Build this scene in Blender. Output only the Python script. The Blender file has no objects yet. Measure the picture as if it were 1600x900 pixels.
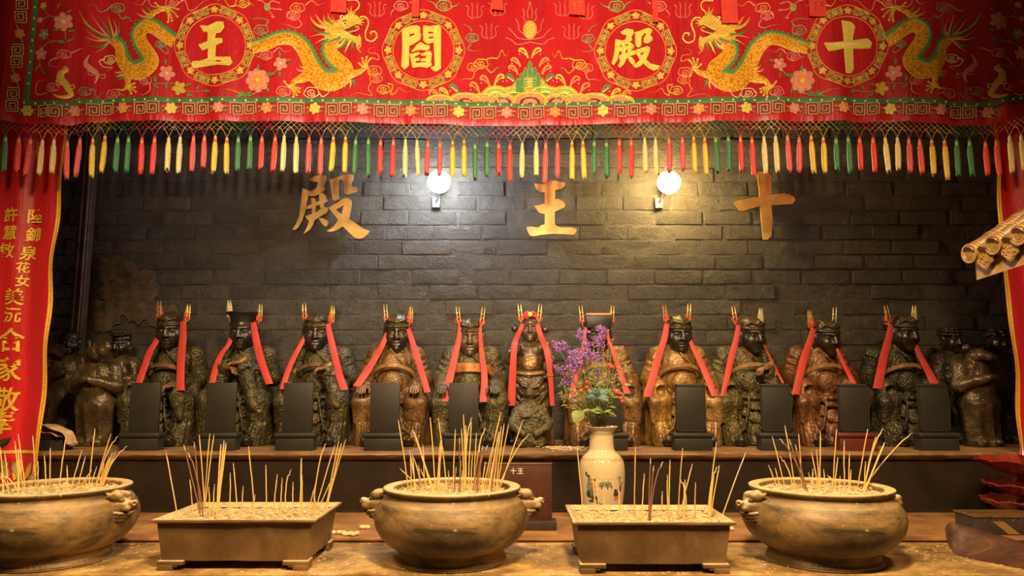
import bpy, bmesh, math, random
import numpy as np
from mathutils import Vector, Matrix

scene = bpy.context.scene
COL = scene.collection
PI = math.pi
rng = random.Random(7)

# ------------------------------------------------------------------ camera
FPX = 1140.0
CAM_H = 1.55
PITCH = math.radians(7.5)
cam_d = bpy.data.cameras.new('camera')
cam = bpy.data.objects.new('camera', cam_d)
COL.objects.link(cam)
cam_d.sensor_width = 36.0
cam_d.lens = FPX * 36.0 / 1600.0
cam_d.clip_start = 0.05
cam.location = (0, 0, CAM_H)
cam.rotation_euler = (math.radians(90) + PITCH, 0, 0)
scene.camera = cam

# ------------------------------------------------------------------ world, lamps of the hall, exposure
scene.view_settings.view_transform = 'Standard'
scene.view_settings.look = 'None'
scene.view_settings.gamma = 1.0
scene.view_settings.exposure = 0.0
world = bpy.data.worlds.new('hall_dusk')
scene.world = world
world.use_nodes = True
wb = world.node_tree.nodes['Background']
wb.inputs[0].default_value = (1.0, 0.62, 0.30, 1)
wb.inputs[1].default_value = 0.06


def lamp(name, kind, loc, target, energy, color, size=0.3, spot=None, blend=0.5):
    d = bpy.data.lights.new(name, kind)
    d.energy = energy
    d.color = color
    if kind == 'AREA':
        d.size = size
    else:
        d.shadow_soft_size = size
    if kind == 'SPOT':
        d.spot_size = math.radians(spot)
        d.spot_blend = blend
    o = bpy.data.objects.new(name, d)
    COL.objects.link(o)
    o.location = loc
    o.rotation_euler = (Vector(target) - Vector(loc)).to_track_quat('-Z', 'Y').to_euler()
    return o


WARM = (1.0, 0.67, 0.32)
lamp('hall_lamp', 'SPOT', (0.25, 0.80, 3.55), (0.05, 1.65, 1.0), 740, WARM, 0.22, 108, 0.45)
lamp('hall_lamp', 'SPOT', (-1.55, 1.35, 3.45), (-1.45, 1.95, 1.0), 265, WARM, 0.20, 120, 0.40)
lamp('hall_lamp', 'SPOT', (1.75, 1.35, 3.45), (1.6, 1.95, 1.0), 215, WARM, 0.20, 120, 0.40)
lamp('valance_spotlight', 'SPOT', (-0.15, -1.2, 1.9), (-0.16, 3.3, 3.45), 1450, (1.0, 0.76, 0.50), 0.12, 56, 1.0)


# ------------------------------------------------------------------ projecting a picture point to a real depth
def at(px, py, d):
    x = (px - 800.0) / FPX
    y = -(py - 450.0) / FPX
    c, s = math.cos(PITCH), math.sin(PITCH)
    dy, dz = c - y * s, s + y * c
    t = d / dy
    return Vector((x * t, d, CAM_H + dz * t))


def at_z(px, py, z):
    x = (px - 800.0) / FPX
    y = -(py - 450.0) / FPX
    c, s = math.cos(PITCH), math.sin(PITCH)
    dy, dz = c - y * s, s + y * c
    t = (z - CAM_H) / dz
    return Vector((x * t, dy * t, z))


# ------------------------------------------------------------------ objects
def tag(o, label=None, cat=None, group=None, kind=None):
    if label:
        o['label'] = label
    if cat:
        o['category'] = cat
    if group:
        o['group'] = group
    if kind:
        o['kind'] = kind
    return o


def thing(name, loc, label, cat, group=None, rz=0.0):
    o = bpy.data.objects.new(name, None)
    COL.objects.link(o)
    o.empty_display_size = 0.05
    o.location = loc
    o.rotation_euler = (0, 0, rz)
    return tag(o, label, cat, group)


def mesh_np(name, V, F, mats, smooth=True, fm=None):
    """V (n,3), F list of faces or (m,4)/(m,3) array -> mesh"""
    me = bpy.data.meshes.new(name)
    if isinstance(F, np.ndarray):
        V = np.asarray(V, dtype=np.float32)
        n, m, k = len(V), len(F), F.shape[1]
        me.vertices.add(n)
        me.vertices.foreach_set('co', V.ravel())
        me.loops.add(m * k)
        me.loops.foreach_set('vertex_index', F.astype(np.int32).ravel())
        me.polygons.add(m)
        me.polygons.foreach_set('loop_start', np.arange(0, m * k, k, dtype=np.int32))
        me.polygons.foreach_set('loop_total', np.full(m, k, dtype=np.int32))
        me.update(calc_edges=True)
        me.validate()
    else:
        me.from_pydata([tuple(v) for v in V], [], F)
    for m_ in (mats if isinstance(mats, (list, tuple)) else [mats]):
        me.materials.append(m_)
    if fm is not None:
        me.polygons.foreach_set('material_index', np.asarray(fm, dtype=np.int32))
    if smooth:
        me.polygons.foreach_set('use_smooth', np.ones(len(me.polygons), dtype=bool))
    me.update()
    return me


def link(name, me, parent=None, loc=None):
    o = bpy.data.objects.new(name, me)
    COL.objects.link(o)
    if parent is not None:
        o.parent = parent
    if loc is not None:
        o.location = loc
    return o


def world_of(p):
    m = Matrix.Identity(4)
    while p is not None:
        m = Matrix.LocRotScale(p.location, p.rotation_euler, p.scale) @ m
        p = p.parent
    return m


def sharp(o, ang=35):
    me = o.data
    try:
        me.set_sharp_from_angle(angle=math.radians(ang))
    except Exception:
        pass
    return o


class MB:
    """collects pieces and links them as ONE mesh"""

    def __init__(self):
        self.v, self.f, self.m = [], [], []

    def add(self, V, F, mi=0):
        b = len(self.v)
        self.v.extend([tuple(p) for p in V])
        self.f.extend([tuple(i + b for i in q) for q in F])
        self.m.extend([mi] * len(F))
        return self

    def box(self, c, h, R=None, taper=None, mi=0):
        V = []
        for z in (-1, 1):
            k = taper if (taper and z > 0) else 1.0
            for x, y in ((-1, -1), (1, -1), (1, 1), (-1, 1)):
                p = Vector((x * h[0] * k, y * h[1] * k, z * h[2]))
                if R is not None:
                    p = R @ p
                V.append(p + Vector(c))
        F = [(3, 2, 1, 0), (4, 5, 6, 7), (0, 1, 5, 4), (1, 2, 6, 5), (2, 3, 7, 6), (3, 0, 4, 7)]
        return self.add(V, F, mi)

    def tube(self, pts, r, n=8, cap=True, mi=0, sx=1.0):
        pts = [Vector(p) for p in pts]
        rs = r if isinstance(r, (list, tuple)) else [r] * len(pts)
        V, F = [], []
        up = Vector((0, 0, 1))
        last = None
        for i, p in enumerate(pts):
            t = (pts[min(i + 1, len(pts) - 1)] - pts[max(i - 1, 0)])
            if t.length < 1e-9:
                t = Vector((0, 0, 1))
            t.normalize()
            if last is None:
                a = t.cross(up)
                if a.length < 1e-3:
                    a = t.cross(Vector((0, 1, 0)))
            else:
                a = last - t * last.dot(t)
            a.normalize()
            last = a
            b = t.cross(a)
            for k in range(n):
                th = 2 * PI * k / n
                V.append(p + (a * math.cos(th) * sx + b * math.sin(th)) * rs[i])
        for i in range(len(pts) - 1):
            for k in range(n):
                k2 = (k + 1) % n
                F.append((i * n + k, i * n + k2, (i + 1) * n + k2, (i + 1) * n + k))
        if cap:
            F.append(tuple(reversed(range(n))))
            F.append(tuple(range((len(pts) - 1) * n, len(pts) * n)))
        return self.add(V, F, mi)

    def lathe(self, prof, n=32, c=(0, 0, 0), mi=0, close=False, axis=None):
        V, F = [], []
        c = Vector(c)
        for r, z in prof:
            for k in range(n):
                th = 2 * PI * k / n
                p = Vector((r * math.cos(th), r * math.sin(th), z))
                if axis is not None:
                    p = axis @ p
                V.append(p + c)
        m = len(prof)
        for i in range(m - 1):
            for k in range(n):
                k2 = (k + 1) % n
                F.append((i * n + k, i * n + k2, (i + 1) * n + k2, (i + 1) * n + k))
        F.append(tuple(reversed(range(n))))
        F.append(tuple(range((m - 1) * n, m * n)))
        return self.add(V, F, mi)

    def ball(self, c, r, n=8, m=6, R=None, mi=0):
        r = (r, r, r) if isinstance(r, (int, float)) else r
        V, F = [], []
        c = Vector(c)

        def q(p):
            return (R @ p if R is not None else p) + c
        V.append(q(Vector((0, 0, -r[2]))))
        for i in range(1, m):
            ph = -PI / 2 + PI * i / m
            for k in range(n):
                th = 2 * PI * k / n
                V.append(q(Vector((r[0] * math.cos(ph) * math.cos(th), r[1] * math.cos(ph) * math.sin(th), r[2] * math.sin(ph)))))
        V.append(q(Vector((0, 0, r[2]))))
        for k in range(n):
            F.append((0, 1 + (k + 1) % n, 1 + k))
        for i in range(m - 2):
            for k in range(n):
                k2 = (k + 1) % n
                a = 1 + i * n
                F.append((a + k, a + k2, a + n + k2, a + n + k))
        a = 1 + (m - 2) * n
        for k in range(n):
            F.append((a + k, a + (k + 1) % n, len(V) - 1))
        return self.add(V, F, mi)

    def prism(self, poly, depth, mapf=None, mi=0):
        """poly: list of (x,z); extruded along -y by depth unless mapf((x,z),t) given"""
        from mathutils.geometry import tessellate_polygon
        if mapf is None:
            mapf = lambda p, t: Vector((p[0], -depth * t, p[1]))
        tris = tessellate_polygon([[Vector((p[0], p[1], 0)) for p in poly]])
        n = len(poly)
        V = [mapf(p, 1.0) for p in poly] + [mapf(p, 0.0) for p in poly]
        area = sum(poly[i][0] * poly[(i + 1) % n][1] - poly[(i + 1) % n][0] * poly[i][1] for i in range(n))
        F = []
        for t in tris:
            a, b, c = t
            s = (poly[b][0] - poly[a][0]) * (poly[c][1] - poly[a][1]) - (poly[c][0] - poly[a][0]) * (poly[b][1] - poly[a][1])
            if s < 0:
                a, c = c, a
            F.append((a, b, c))
            F.append((c + n, b + n, a + n))
        for i in range(n):
            j = (i + 1) % n
            F.append((i, i + n, j + n, j) if area > 0 else (j, j + n, i + n, i))
        return self.add(V, F, mi)

    def build(self, name, mats, parent=None, smooth=True, ang=40, bevel=0.0, seg=2):
        V = self.v
        if parent is not None:
            inv = world_of(parent).inverted()
            V = [inv @ Vector(p) for p in V]
        me = mesh_np(name, V, self.f, mats, smooth, self.m)
        if bevel > 0:
            bm = bmesh.new()
            bm.from_mesh(me)
            bmesh.ops.remove_doubles(bm, verts=bm.verts, dist=1e-6)
            ed = [e for e in bm.edges if len(e.link_faces) == 2 and e.calc_face_angle(0) > math.radians(30)]
            bmesh.ops.bevel(bm, geom=ed, offset=bevel, segments=seg, affect='EDGES', profile=0.5)
            bm.to_mesh(me)
            bm.free()
            if smooth:
                me.polygons.foreach_set('use_smooth', np.ones(len(me.polygons), dtype=bool))
        o = link(name, me, parent)
        if smooth:
            sharp(o, ang)
        return o


def crom(pts, k=6, closed=False):
    """Catmull-Rom through tuples of any length"""
    P = [np.array(p, dtype=float) for p in pts]
    n = len(P)
    if n < 3 and not closed:
        return [tuple(P[0] + (P[-1] - P[0]) * t) for t in np.linspace(0, 1, k + 1)]
    out = []
    segs = n if closed else n - 1
    for i in range(segs):
        if closed:
            a, b, c, d = P[(i - 1) % n], P[i], P[(i + 1) % n], P[(i + 2) % n]
        else:
            b, c = P[i], P[i + 1]
            a = P[i - 1] if i > 0 else 2 * b - c
            d = P[i + 2] if i + 2 < n else 2 * c - b
        for j in range(k):
            t = j / k
            out.append(tuple(0.5 * ((2 * b) + (c - a) * t + (2 * a - 5 * b + 4 * c - d) * t * t + (3 * b - a - 3 * c + d) * t ** 3)))
    if not closed:
        out.append(tuple(P[-1]))
    return out


# ------------------------------------------------------------------ materials
class NT:
    def __init__(self, name):
        self.mat = bpy.data.materials.new(name)
        self.mat.use_nodes = True
        self.t = self.mat.node_tree
        self.b = self.t.nodes['Principled BSDF']
        self.tc = None

    def n(self, typ, **kw):
        nd = self.t.nodes.new(typ)
        for k, v in kw.items():
            if k in nd.inputs:
                nd.inputs[k].default_value = v
            else:
                setattr(nd, k, v)
        return nd

    def l(self, a, b):
        self.t.links.new(a, b)

    def coord(self, scale=None, which='Object'):
        if self.tc is None:
            self.tc = self.n('ShaderNodeTexCoord')
        out = self.tc.outputs[which]
        if scale is not None:
            mp = self.n('ShaderNodeMapping')
            mp.inputs['Scale'].default_value = scale
            self.l(out, mp.inputs['Vector'])
            out = mp.outputs[0]
        return out

    def noise(self, scale, detail=4, rough=0.55, vec=None, dist=0.0):
        nd = self.n('ShaderNodeTexNoise')
        nd.inputs['Scale'].default_value = scale
        nd.inputs['Detail'].default_value = detail
        nd.inputs['Roughness'].default_value = rough
        nd.inputs['Distortion'].default_value = dist
        self.l(vec if vec is not None else self.coord(), nd.inputs['Vector'])
        return nd.outputs[0]

    def voro(self, scale, feature='F1', vec=None, rnd=1.0):
        nd = self.n('ShaderNodeTexVoronoi', feature=feature)
        nd.inputs['Scale'].default_value = scale
        nd.inputs['Randomness'].default_value = rnd
        self.l(vec if vec is not None else self.coord(), nd.inputs['Vector'])
        return nd.outputs[0]

    def ramp(self, fac, stops):
        nd = self.n('ShaderNodeValToRGB')
        e = nd.color_ramp.elements
        while len(e) < len(stops):
            e.new(0.5)
        for i, (p, c) in enumerate(stops):
            e[i].position = p
            e[i].color = (*c, 1) if len(c) == 3 else c
        self.l(fac, nd.inputs[0])
        return nd.outputs[0]

    def mix(self, fac, a, b, mode='MIX'):
        nd = self.n('ShaderNodeMix', data_type='RGBA', blend_type=mode)
        for s, v in ((nd.inputs[0], fac), (nd.inputs[6], a), (nd.inputs[7], b)):
            if isinstance(v, (int, float)):
                s.default_value = v
            elif isinstance(v, tuple):
                s.default_value = (*v, 1) if len(v) == 3 else v
            else:
                self.l(v, s)
        return nd.outputs[2]

    def math(self, op, a, b=0.0):
        nd = self.n('ShaderNodeMath', operation=op)
        for s, v in ((nd.inputs[0], a), (nd.inputs[1], b)):
            if isinstance(v, (int, float)):
                s.default_value = v
            else:
                self.l(v, s)
        return nd.outputs[0]

    def bump(self, h, strength=0.3, dist=0.01, prev=None):
        nd = self.n('ShaderNodeBump')
        nd.inputs['Strength'].default_value = strength
        nd.inputs['Distance'].default_value = dist
        self.l(h, nd.inputs['Height'])
        if prev is not None:
            self.l(prev, nd.inputs['Normal'])
        self.l(nd.outputs[0], self.b.inputs['Normal'])
        return nd.outputs[0]

    def color(self, c):
        if isinstance(c, tuple):
            self.b.inputs['Base Color'].default_value = (*c, 1)
        else:
            self.l(c, self.b.inputs['Base Color'])

    def set(self, **kw):
        for k, v in kw.items():
            k = {'rough': 'Roughness', 'metal': 'Metallic', 'spec': 'Specular IOR Level', 'coat': 'Coat Weight', 'coatr': 'Coat Roughness', 'trans': 'Transmission Weight', 'sheen': 'Sheen Weight', 'aniso': 'Anisotropic'}[k]
            if isinstance(v, (int, float)):
                self.b.inputs[k].default_value = v
            else:
                self.l(v, self.b.inputs[k])


def simple(name, c, rough=0.6, metal=0.0, var=0.25, scale=20, bump=0.0, bscale=80, spec=0.5, coat=0.0):
    m = NT(name)
    dark = tuple(x * (1 - var) for x in c)
    lite = tuple(min(1, x * (1 + var)) for x in c)
    m.color(m.ramp(m.noise(scale), [(0.3, dark), (0.7, lite)]))
    m.set(rough=rough, metal=metal, spec=spec, coat=coat)
    if bump > 0:
        m.bump(m.noise(bscale, 6), bump, 0.005)
    return m.mat


M = {}
# ------------------------------------------------------------------ material library
def m_brick():
    m = NT('sooty_brick')
    oi = m.n('ShaderNodeObjectInfo')
    # every brick its own stretch of the grain: shift the object coordinates by the brick's place
    ad = m.n('ShaderNodeVectorMath', operation='ADD')
    m.l(m.coord(), ad.inputs[0])
    m.l(oi.outputs['Location'], ad.inputs[1])
    pv = ad.outputs[0]
    base = m.ramp(m.noise(9, 6, 0.65, pv), [(0.25, (0.026, 0.022, 0.018)), (0.55, (0.060, 0.050, 0.038)), (0.8, (0.12, 0.098, 0.07))])
    base = m.mix(0.55, base, m.ramp(oi.outputs['Random'], [(0.0, (0.042, 0.036, 0.029)), (1.0, (0.082, 0.068, 0.050))]))
    m.color(base)
    m.set(rough=m.ramp(m.noise(30, 4, 0.55, pv), [(0.3, (0.38,) * 3), (0.7, (0.62,) * 3)]), spec=0.5)
    b1 = m.bump(m.noise(13, 10, 0.75, pv, 0.5), 1.0, 0.026)
    m.bump(m.voro(38, 'DISTANCE_TO_EDGE', pv), 0.30, 0.006, b1)
    return m.mat


def m_mortar():
    m = NT('black_mortar')
    m.color(m.ramp(m.noise(8, 6), [(0.3, (0.026, 0.022, 0.018)), (0.7, (0.075, 0.062, 0.047))]))
    m.set(rough=0.55)
    m.bump(m.noise(25, 8, 0.7), 0.8, 0.02)
    return m.mat


def m_table():
    m = NT('dusty_bronze_top')
    a = m.ramp(m.noise(7, 7, 0.65), [(0.32, (0.13, 0.075, 0.026)), (0.5, (0.38, 0.235, 0.085)), (0.70, (0.72, 0.51, 0.22))])
    fl = m.ramp(m.voro(120, vec=m.coord((1.0, 2.2, 1.0))), [(0.10, (1, 1, 1)), (0.2, (0, 0, 0))])
    a = m.mix(m.math('MULTIPLY', fl, m.ramp(m.noise(5, 3), [(0.45, (0,) * 3), (0.65, (0.8,) * 3)])), a, (0.72, 0.56, 0.3))
    m.color(a)
    m.set(rough=0.5, metal=0.15)
    m.bump(m.noise(40, 7), 0.4, 0.01)
    return m.mat


def dust(m, c):
    """pale incense dust lying on whatever faces up"""
    g = m.n('ShaderNodeNewGeometry')
    sp = m.n('ShaderNodeSeparateXYZ')
    m.l(g.outputs['True Normal'], sp.inputs[0])
    up = m.ramp(sp.outputs[2], [(0.58, (0,) * 3), (0.92, (0.9,) * 3)])
    return m.mix(m.math('MULTIPLY', up, m.ramp(m.noise(26, 5), [(0.25, (0.5,) * 3), (0.6, (1,) * 3)])), c, (0.66, 0.50, 0.27))


def m_bowl():
    m = NT('patinated_bronze')
    a = m.ramp(m.noise(5.5, 6, 0.6), [(0.30, (0.085, 0.052, 0.020)), (0.52, (0.235, 0.142, 0.054)), (0.74, (0.38, 0.245, 0.10))])
    st = m.ramp(m.noise(3.2, 5, 0.7, m.coord((1.0, 1.0, 3.0)), 1.2), [(0.44, (0,) * 3), (0.60, (0.9,) * 3)])
    a = m.mix(st, a, (0.050, 0.034, 0.017))
    a = m.mix(m.ramp(m.noise(70, 3), [(0.66, (0,) * 3), (0.74, (0.6,) * 3)]), a, (0.6, 0.47, 0.25))
    a = dust(m, a)
    m.color(a)
    m.set(rough=m.ramp(m.noise(14, 4), [(0.3, (0.42,) * 3), (0.7, (0.62,) * 3)]), metal=0.12)
    m.bump(m.noise(38, 6), 0.22, 0.006)
    return m.mat


def m_tray():
    m = NT('brown_bronze_tray')
    a = m.ramp(m.noise(6, 6, 0.6), [(0.3, (0.080, 0.043, 0.016)), (0.55, (0.155, 0.088, 0.034)), (0.75, (0.25, 0.15, 0.06))])
    st = m.ramp(m.noise(10, 6, 0.7, m.coord((1.5, 1.5, 0.35)), 0.6), [(0.5, (0,) * 3), (0.7, (0.6,) * 3)])
    m.color(dust(m, m.mix(st, a, (0.10, 0.055, 0.022))))
    m.set(rough=0.5, metal=0.15)
    m.bump(m.noise(45, 6), 0.2, 0.006)
    return m.mat


def m_ash():
    m = NT('pale_incense_ash')
    a = m.ramp(m.noise(60, 5, 0.7), [(0.3, (0.22, 0.15, 0.07)), (0.5, (0.46, 0.34, 0.18)), (0.75, (0.66, 0.52, 0.31))])
    m.color(a)
    m.set(rough=0.9)
    m.bump(m.noise(90, 6), 0.8, 0.015)
    return m.mat


def m_robe(name, dark, mid, lite, rough=0.45, relief=0.75, metal=0.2, scale=70):
    m = NT(name)
    n1 = m.noise(11, 6, 0.65)
    v = m.n('ShaderNodeTexVoronoi', feature='SMOOTH_F1')
    v.inputs['Scale'].default_value = scale
    wv = m.n('ShaderNodeTexNoise')
    wv.inputs['Scale'].default_value = 16
    m.l(m.coord(), wv.inputs['Vector'])
    mx = m.mix(0.12, m.coord(), wv.outputs['Color'])
    m.l(mx, v.inputs['Vector'])
    c = m.ramp(n1, [(0.3, dark), (0.52, mid), (0.74, lite)])
    c = m.mix(m.ramp(v.outputs[0], [(0.25, (0,) * 3), (0.75, (0.65,) * 3)]), c, dark)
    m.color(c)
    m.set(rough=rough, metal=metal)
    b1 = m.bump(v.outputs[0], relief, 0.010)
    m.bump(m.noise(120, 5), 0.25, 0.004, b1)
    return m.mat


def m_satin(name, c, c2, rough=0.42, wr=0.5):
    m = NT(name)
    m.color(m.ramp(m.noise(3, 4, 0.6, m.coord((3.0, 1.0, 0.4))), [(0.3, c2), (0.7, c)]))
    m.set(rough=rough, sheen=0.08)
    b1 = m.bump(m.noise(9, 5, 0.6, m.coord((2.2, 1.0, 0.45)), 0.4), wr, 0.02)
    m.bump(m.noise(300, 2), 0.06, 0.002, b1)
    return m.mat


def m_thread(name, c, var=0.35, rough=0.5, metal=0.0, scale=240):
    m = NT(name)
    m.color(m.ramp(m.noise(scale, 3), [(0.3, tuple(x * (1 - var) for x in c)), (0.7, tuple(min(1, x * (1 + var)) for x in c))]))
    m.set(rough=rough, metal=metal)
    m.bump(m.noise(scale * 1.6, 2), 0.5, 0.003)
    return m.mat


def m_scales():
    m = NT('gold_couched_scales')
    v = m.voro(105)
    m.color(m.ramp(v, [(0.15, (0.92, 0.52, 0.04)), (0.45, (0.84, 0.38, 0.016)), (0.75, (0.58, 0.19, 0.006))]))
    m.set(rough=0.42, metal=0.15)
    m.bump(v, 0.35, 0.006)
    return m.mat


def m_emit(name, c, s):
    m = NT(name)
    m.b.inputs['Base Color'].default_value = (0.8, 0.8, 0.8, 1)
    m.b.inputs['Emission Color'].default_value = (*c, 1)
    m.b.inputs['Emission Strength'].default_value = s
    return m.mat


M['brick'] = m_brick()
M['mortar'] = m_mortar()
M['plaster'] = simple('flaking_brown_plaster', (0.066, 0.044, 0.028), 0.6, var=0.6, scale=18, bump=0.9, bscale=30)
M['post'] = simple('dark_painted_post', (0.075, 0.045, 0.026), 0.42, var=0.4, scale=12, bump=0.2)
M['shelf'] = simple('worn_shelf_stone', (0.175, 0.098, 0.042), 0.5, var=0.4, scale=9, bump=0.35, bscale=35)
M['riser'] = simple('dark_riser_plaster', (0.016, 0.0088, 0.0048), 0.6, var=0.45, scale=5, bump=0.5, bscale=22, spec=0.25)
M['ledge'] = simple('red_brown_ledge', (0.27, 0.135, 0.055), 0.42, var=0.4, scale=7, bump=0.3, bscale=40)
M['table'] = m_table()
M['tablefront'] = simple('grey_table_edge', (0.10, 0.10, 0.105), 0.5, var=0.3)
M['hall'] = simple('dim_hall_plaster', (0.10, 0.065, 0.04), 0.8, var=0.3, scale=3)
M['brass'] = simple('polished_brass', (0.70, 0.43, 0.13), 0.32, metal=0.72, var=0.35, scale=9, bump=0.10)
M['bowl'] = m_bowl()
M['tray'] = m_tray()
M['ash'] = m_ash()
M['straw'] = simple('straw_flakes', (0.64, 0.50, 0.29), 0.8, var=0.3)
M['darkmetal'] = simple('blackened_metal', (0.03, 0.028, 0.025), 0.45, metal=0.4)

# ------------------------------------------------------------------ levels of the place
TABLE_Z = CAM_H - 0.597
LEDGE_Z = CAM_H - 0.582
SHELF_Z = CAM_H - 0.312
LEDGE_Y, RISER_Y, WALL_Y = 2.87, 3.45, 4.20
HALF = 3.05
VAL_Y = 3.28


def structure(name, mb, mats, **kw):
    return tag(mb.build(name, mats, **kw), kind='structure')


# back wall: black mortar bed with bricks standing proud of it
w = thing('wall_back', (0, WALL_Y, 0), None, None)
tag(w, kind='structure')
mb = MB().box((0, WALL_Y + 0.10, 2.1), (HALF, 0.10, 2.1))
mb.build('mortar_bed', M['mortar'], w, smooth=False)
BW, BH, BT = 0.286, 0.0882, 0.0046


def brick_mesh(i):
    r = random.Random(100 + i)
    gx = (-1.0, -0.955, -0.5, 0.0, 0.45, 0.955, 1.0)
    gz = (-1.0, -0.86, 0.86, 1.0)
    nx, nz = 6, 3
    hw, hh = (BW - 0.008 - 0.004 * (i % 3)) / 2, (BH - 0.006 - 0.002 * (i % 4)) / 2
    V, F = [], []
    ph = [r.uniform(0, 6.28) for _ in range(6)]
    for k in range(nz + 1):
        for j in range(nx + 1):
            x, z = hw * gx[j], hh * gz[k]
            e = (j in (0, nx)) or (k in (0, nz))
            y = -BT * (0.86 if e else 1.0) - (r.uniform(-0.0012, 0.0012) + 0.0018 * math.sin(ph[0] + 15 * x) * math.cos(ph[1] + 40 * z))
            V.append((x + (r.uniform(-0.004, 0.004) if e else 0), y, z + (r.uniform(-0.003, 0.003) if e else 0)))
    for k in range(nz):
        for j in range(nx):
            a = k * (nx + 1) + j
            F.append((a, a + 1, a + nx + 2, a + nx + 1))
    ring = [j for j in range(nx + 1)] + [k * (nx + 1) + nx for k in range(1, nz + 1)] + [nz * (nx + 1) + j for j in range(nx - 1, -1, -1)] + [k * (nx + 1) for k in range(nz - 1, 0, -1)]
    b = len(V)
    for q in ring:
        V.append((V[q][0], 0.004, V[q][2]))
    n = len(ring)
    for q in range(n):
        F.append((ring[q], b + q, b + (q + 1) % n, ring[(q + 1) % n]))
    return mesh_np('brick', V, F, M['brick'])


bricks = [brick_mesh(i) for i in range(8)]
spots = []
row = 0
z = SHELF_Z + BH / 2
while z < 3.35:
    x = -HALF + (BW / 2 if row % 2 else 0) + rng.uniform(-0.03, 0.03)
    while x < HALF:
        vis = 1.0 if 1.92 < z < 2.80 else (0.6 if 1.5 < z <= 1.92 else (0.5 if z < 3.08 and z >= 2.80 else 0.1))
        if abs(x) > 2.72:
            vis *= 0.2
        spots.append((vis + rng.uniform(0, 0.05), x, z))
        x += BW + rng.uniform(-0.012, 0.012)
    z += BH
    row += 1
spots.sort(reverse=True)
for k, (_, x, z) in enumerate(spots[:300]):
    o = link('brick', bricks[k % 8], w, (x, rng.uniform(-0.0015, 0.0052), z))
    o.rotation_euler = (rng.uniform(-0.02, 0.02), rng.uniform(-0.012, 0.012), rng.uniform(-0.008, 0.008))
mb = MB()
for k, (_, x, z) in enumerate(spots[300:]):
    me = bricks[k % 8]
    mb.add([(v.co.x + x, v.co.y + WALL_Y + 0.002, v.co.z + z) for v in me.vertices], [tuple(p.vertices) for p in me.polygons])
tag(mb.build('brickwork', M['brick'], w), kind='stuff')
# a patch where old brown plaster still flakes off the left of the wall
pr = random.Random(5)
for cx, cy, rx, ry, n_ in ((205, 462, 50, 40, 46), (178, 420, 34, 20, 34), (248, 492, 30, 20, 30), (165, 495, 26, 28, 30), (212, 436, 22, 14, 24)):
    out = []
    for k in range(n_):
        th = 2 * PI * k / n_
        q = (0.92 + 0.16 * math.sin(3 * th + cx) + 0.10 * math.sin(7 * th + cy)) * pr.uniform(0.86, 1.12)
        p = at(cx + rx * q * math.cos(th), cy + ry * q * math.sin(th), WALL_Y - 0.012)
        out.append((p.x, p.z))
    b = MB()
    cxp = at(cx, cy, WALL_Y - 0.012)
    rings = []
    for f_, dy in ((1.0, 0.012), (0.98, -0.001), (0.62, -0.004), (0.3, -0.003)):
        rings.append([Vector((cxp.x + (x - cxp.x) * f_, WALL_Y - 0.012 + dy + pr.uniform(-0.002, 0.002), cxp.z + (z - cxp.z) * f_)) for x, z in out])
    V = [p for r_ in rings for p in r_] + [Vector((cxp.x, WALL_Y - 0.016, cxp.z))]
    F = []
    for i in range(3):
        for k in range(n_):
            a, c = i * n_ + k, i * n_ + (k + 1) % n_
            F.append((a, a + n_, c + n_, c))
    for k in range(n_):
        F.append((3 * n_ + k, len(V) - 1, 3 * n_ + (k + 1) % n_))
    b.add(V, F).build('plaster_flake', M['plaster'], w)

structure('wall_left', MB().box((-HALF - 0.06, 2.2, 2.1), (0.06, 2.1, 2.1)), M['mortar'])
structure('wall_right', MB().box((HALF + 0.06, 2.2, 2.1), (0.06, 2.1, 2.1)), M['mortar'])
structure('floor', MB().box((0, 0.9, -0.05), (HALF + 0.12, 3.5, 0.05)), M['hall'])
structure('ceiling', MB().box((0, 3.6, 4.25), (HALF + 0.12, 0.75, 0.05)), M['hall'])

# slim painted post in the left corner of the alcove
t = tag(thing('trim_1', at(108, 690, WALL_Y - 0.06), None, None), kind='structure')
p0 = at(108, 690, WALL_Y - 0.06)
b = MB()
b.box((p0.x, p0.y, 2.25), (0.034, 0.03, 1.0))
b.build('post_shaft', M['post'], t, bevel=0.006)
b = MB().tube([(p0.x - 0.012, p0.y - 0.034, 1.26), (p0.x - 0.012, p0.y - 0.034, 3.24)], 0.010, 8)
b.build('post_bead', M['post'], t)
b = MB().tube([(p0.x + 0.018, p0.y - 0.034, 1.26), (p0.x + 0.018, p0.y - 0.034, 3.24)], 0.007, 8)
b.build('post_bead', M['post'], t)

# raised shelf on which the statues sit
sh = thing('altar_shelf', (0, RISER_Y, LEDGE_Z), 'long dark masonry altar shelf with worn rounded edge under the statues', 'altar shelf')
prof = [(0.0, -0.028), (-0.012, -0.024), (-0.020, -0.012), (-0.018, -0.004), (-0.008, 0.0), (WALL_Y - RISER_Y + 0.0, 0.0), (WALL_Y - RISER_Y, -0.05), (0.03, -0.05)]


def rail(name, prof, y0, z0, mat, parent, x0=-HALF + 0.006, x1=HALF - 0.006, n=120, wob=0.0015):
    V, F = [], []
    k = len(prof)
    r = random.Random(11)
    for i in range(n + 1):
        x = x0 + (x1 - x0) * i / n
        for j, (dy, dz) in enumerate(prof):
            front = dy < 0.02
            V.append((x, y0 + dy + (r.uniform(-wob, wob) if front else 0), z0 + dz + (r.uniform(-wob, wob) if front and dz < -0.001 else 0)))
    for i in range(n):
        for j in range(k):
            j2 = (j + 1) % k
            F.append((i * k + j, i * k + j2, (i + 1) * k + j2, (i + 1) * k + j))
    F.append(tuple(range(k)))
    F.append(tuple(reversed(range(n * k, n * k + k))))
    b = MB().add(V, F)
    return b.build(name, mat, parent)


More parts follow.
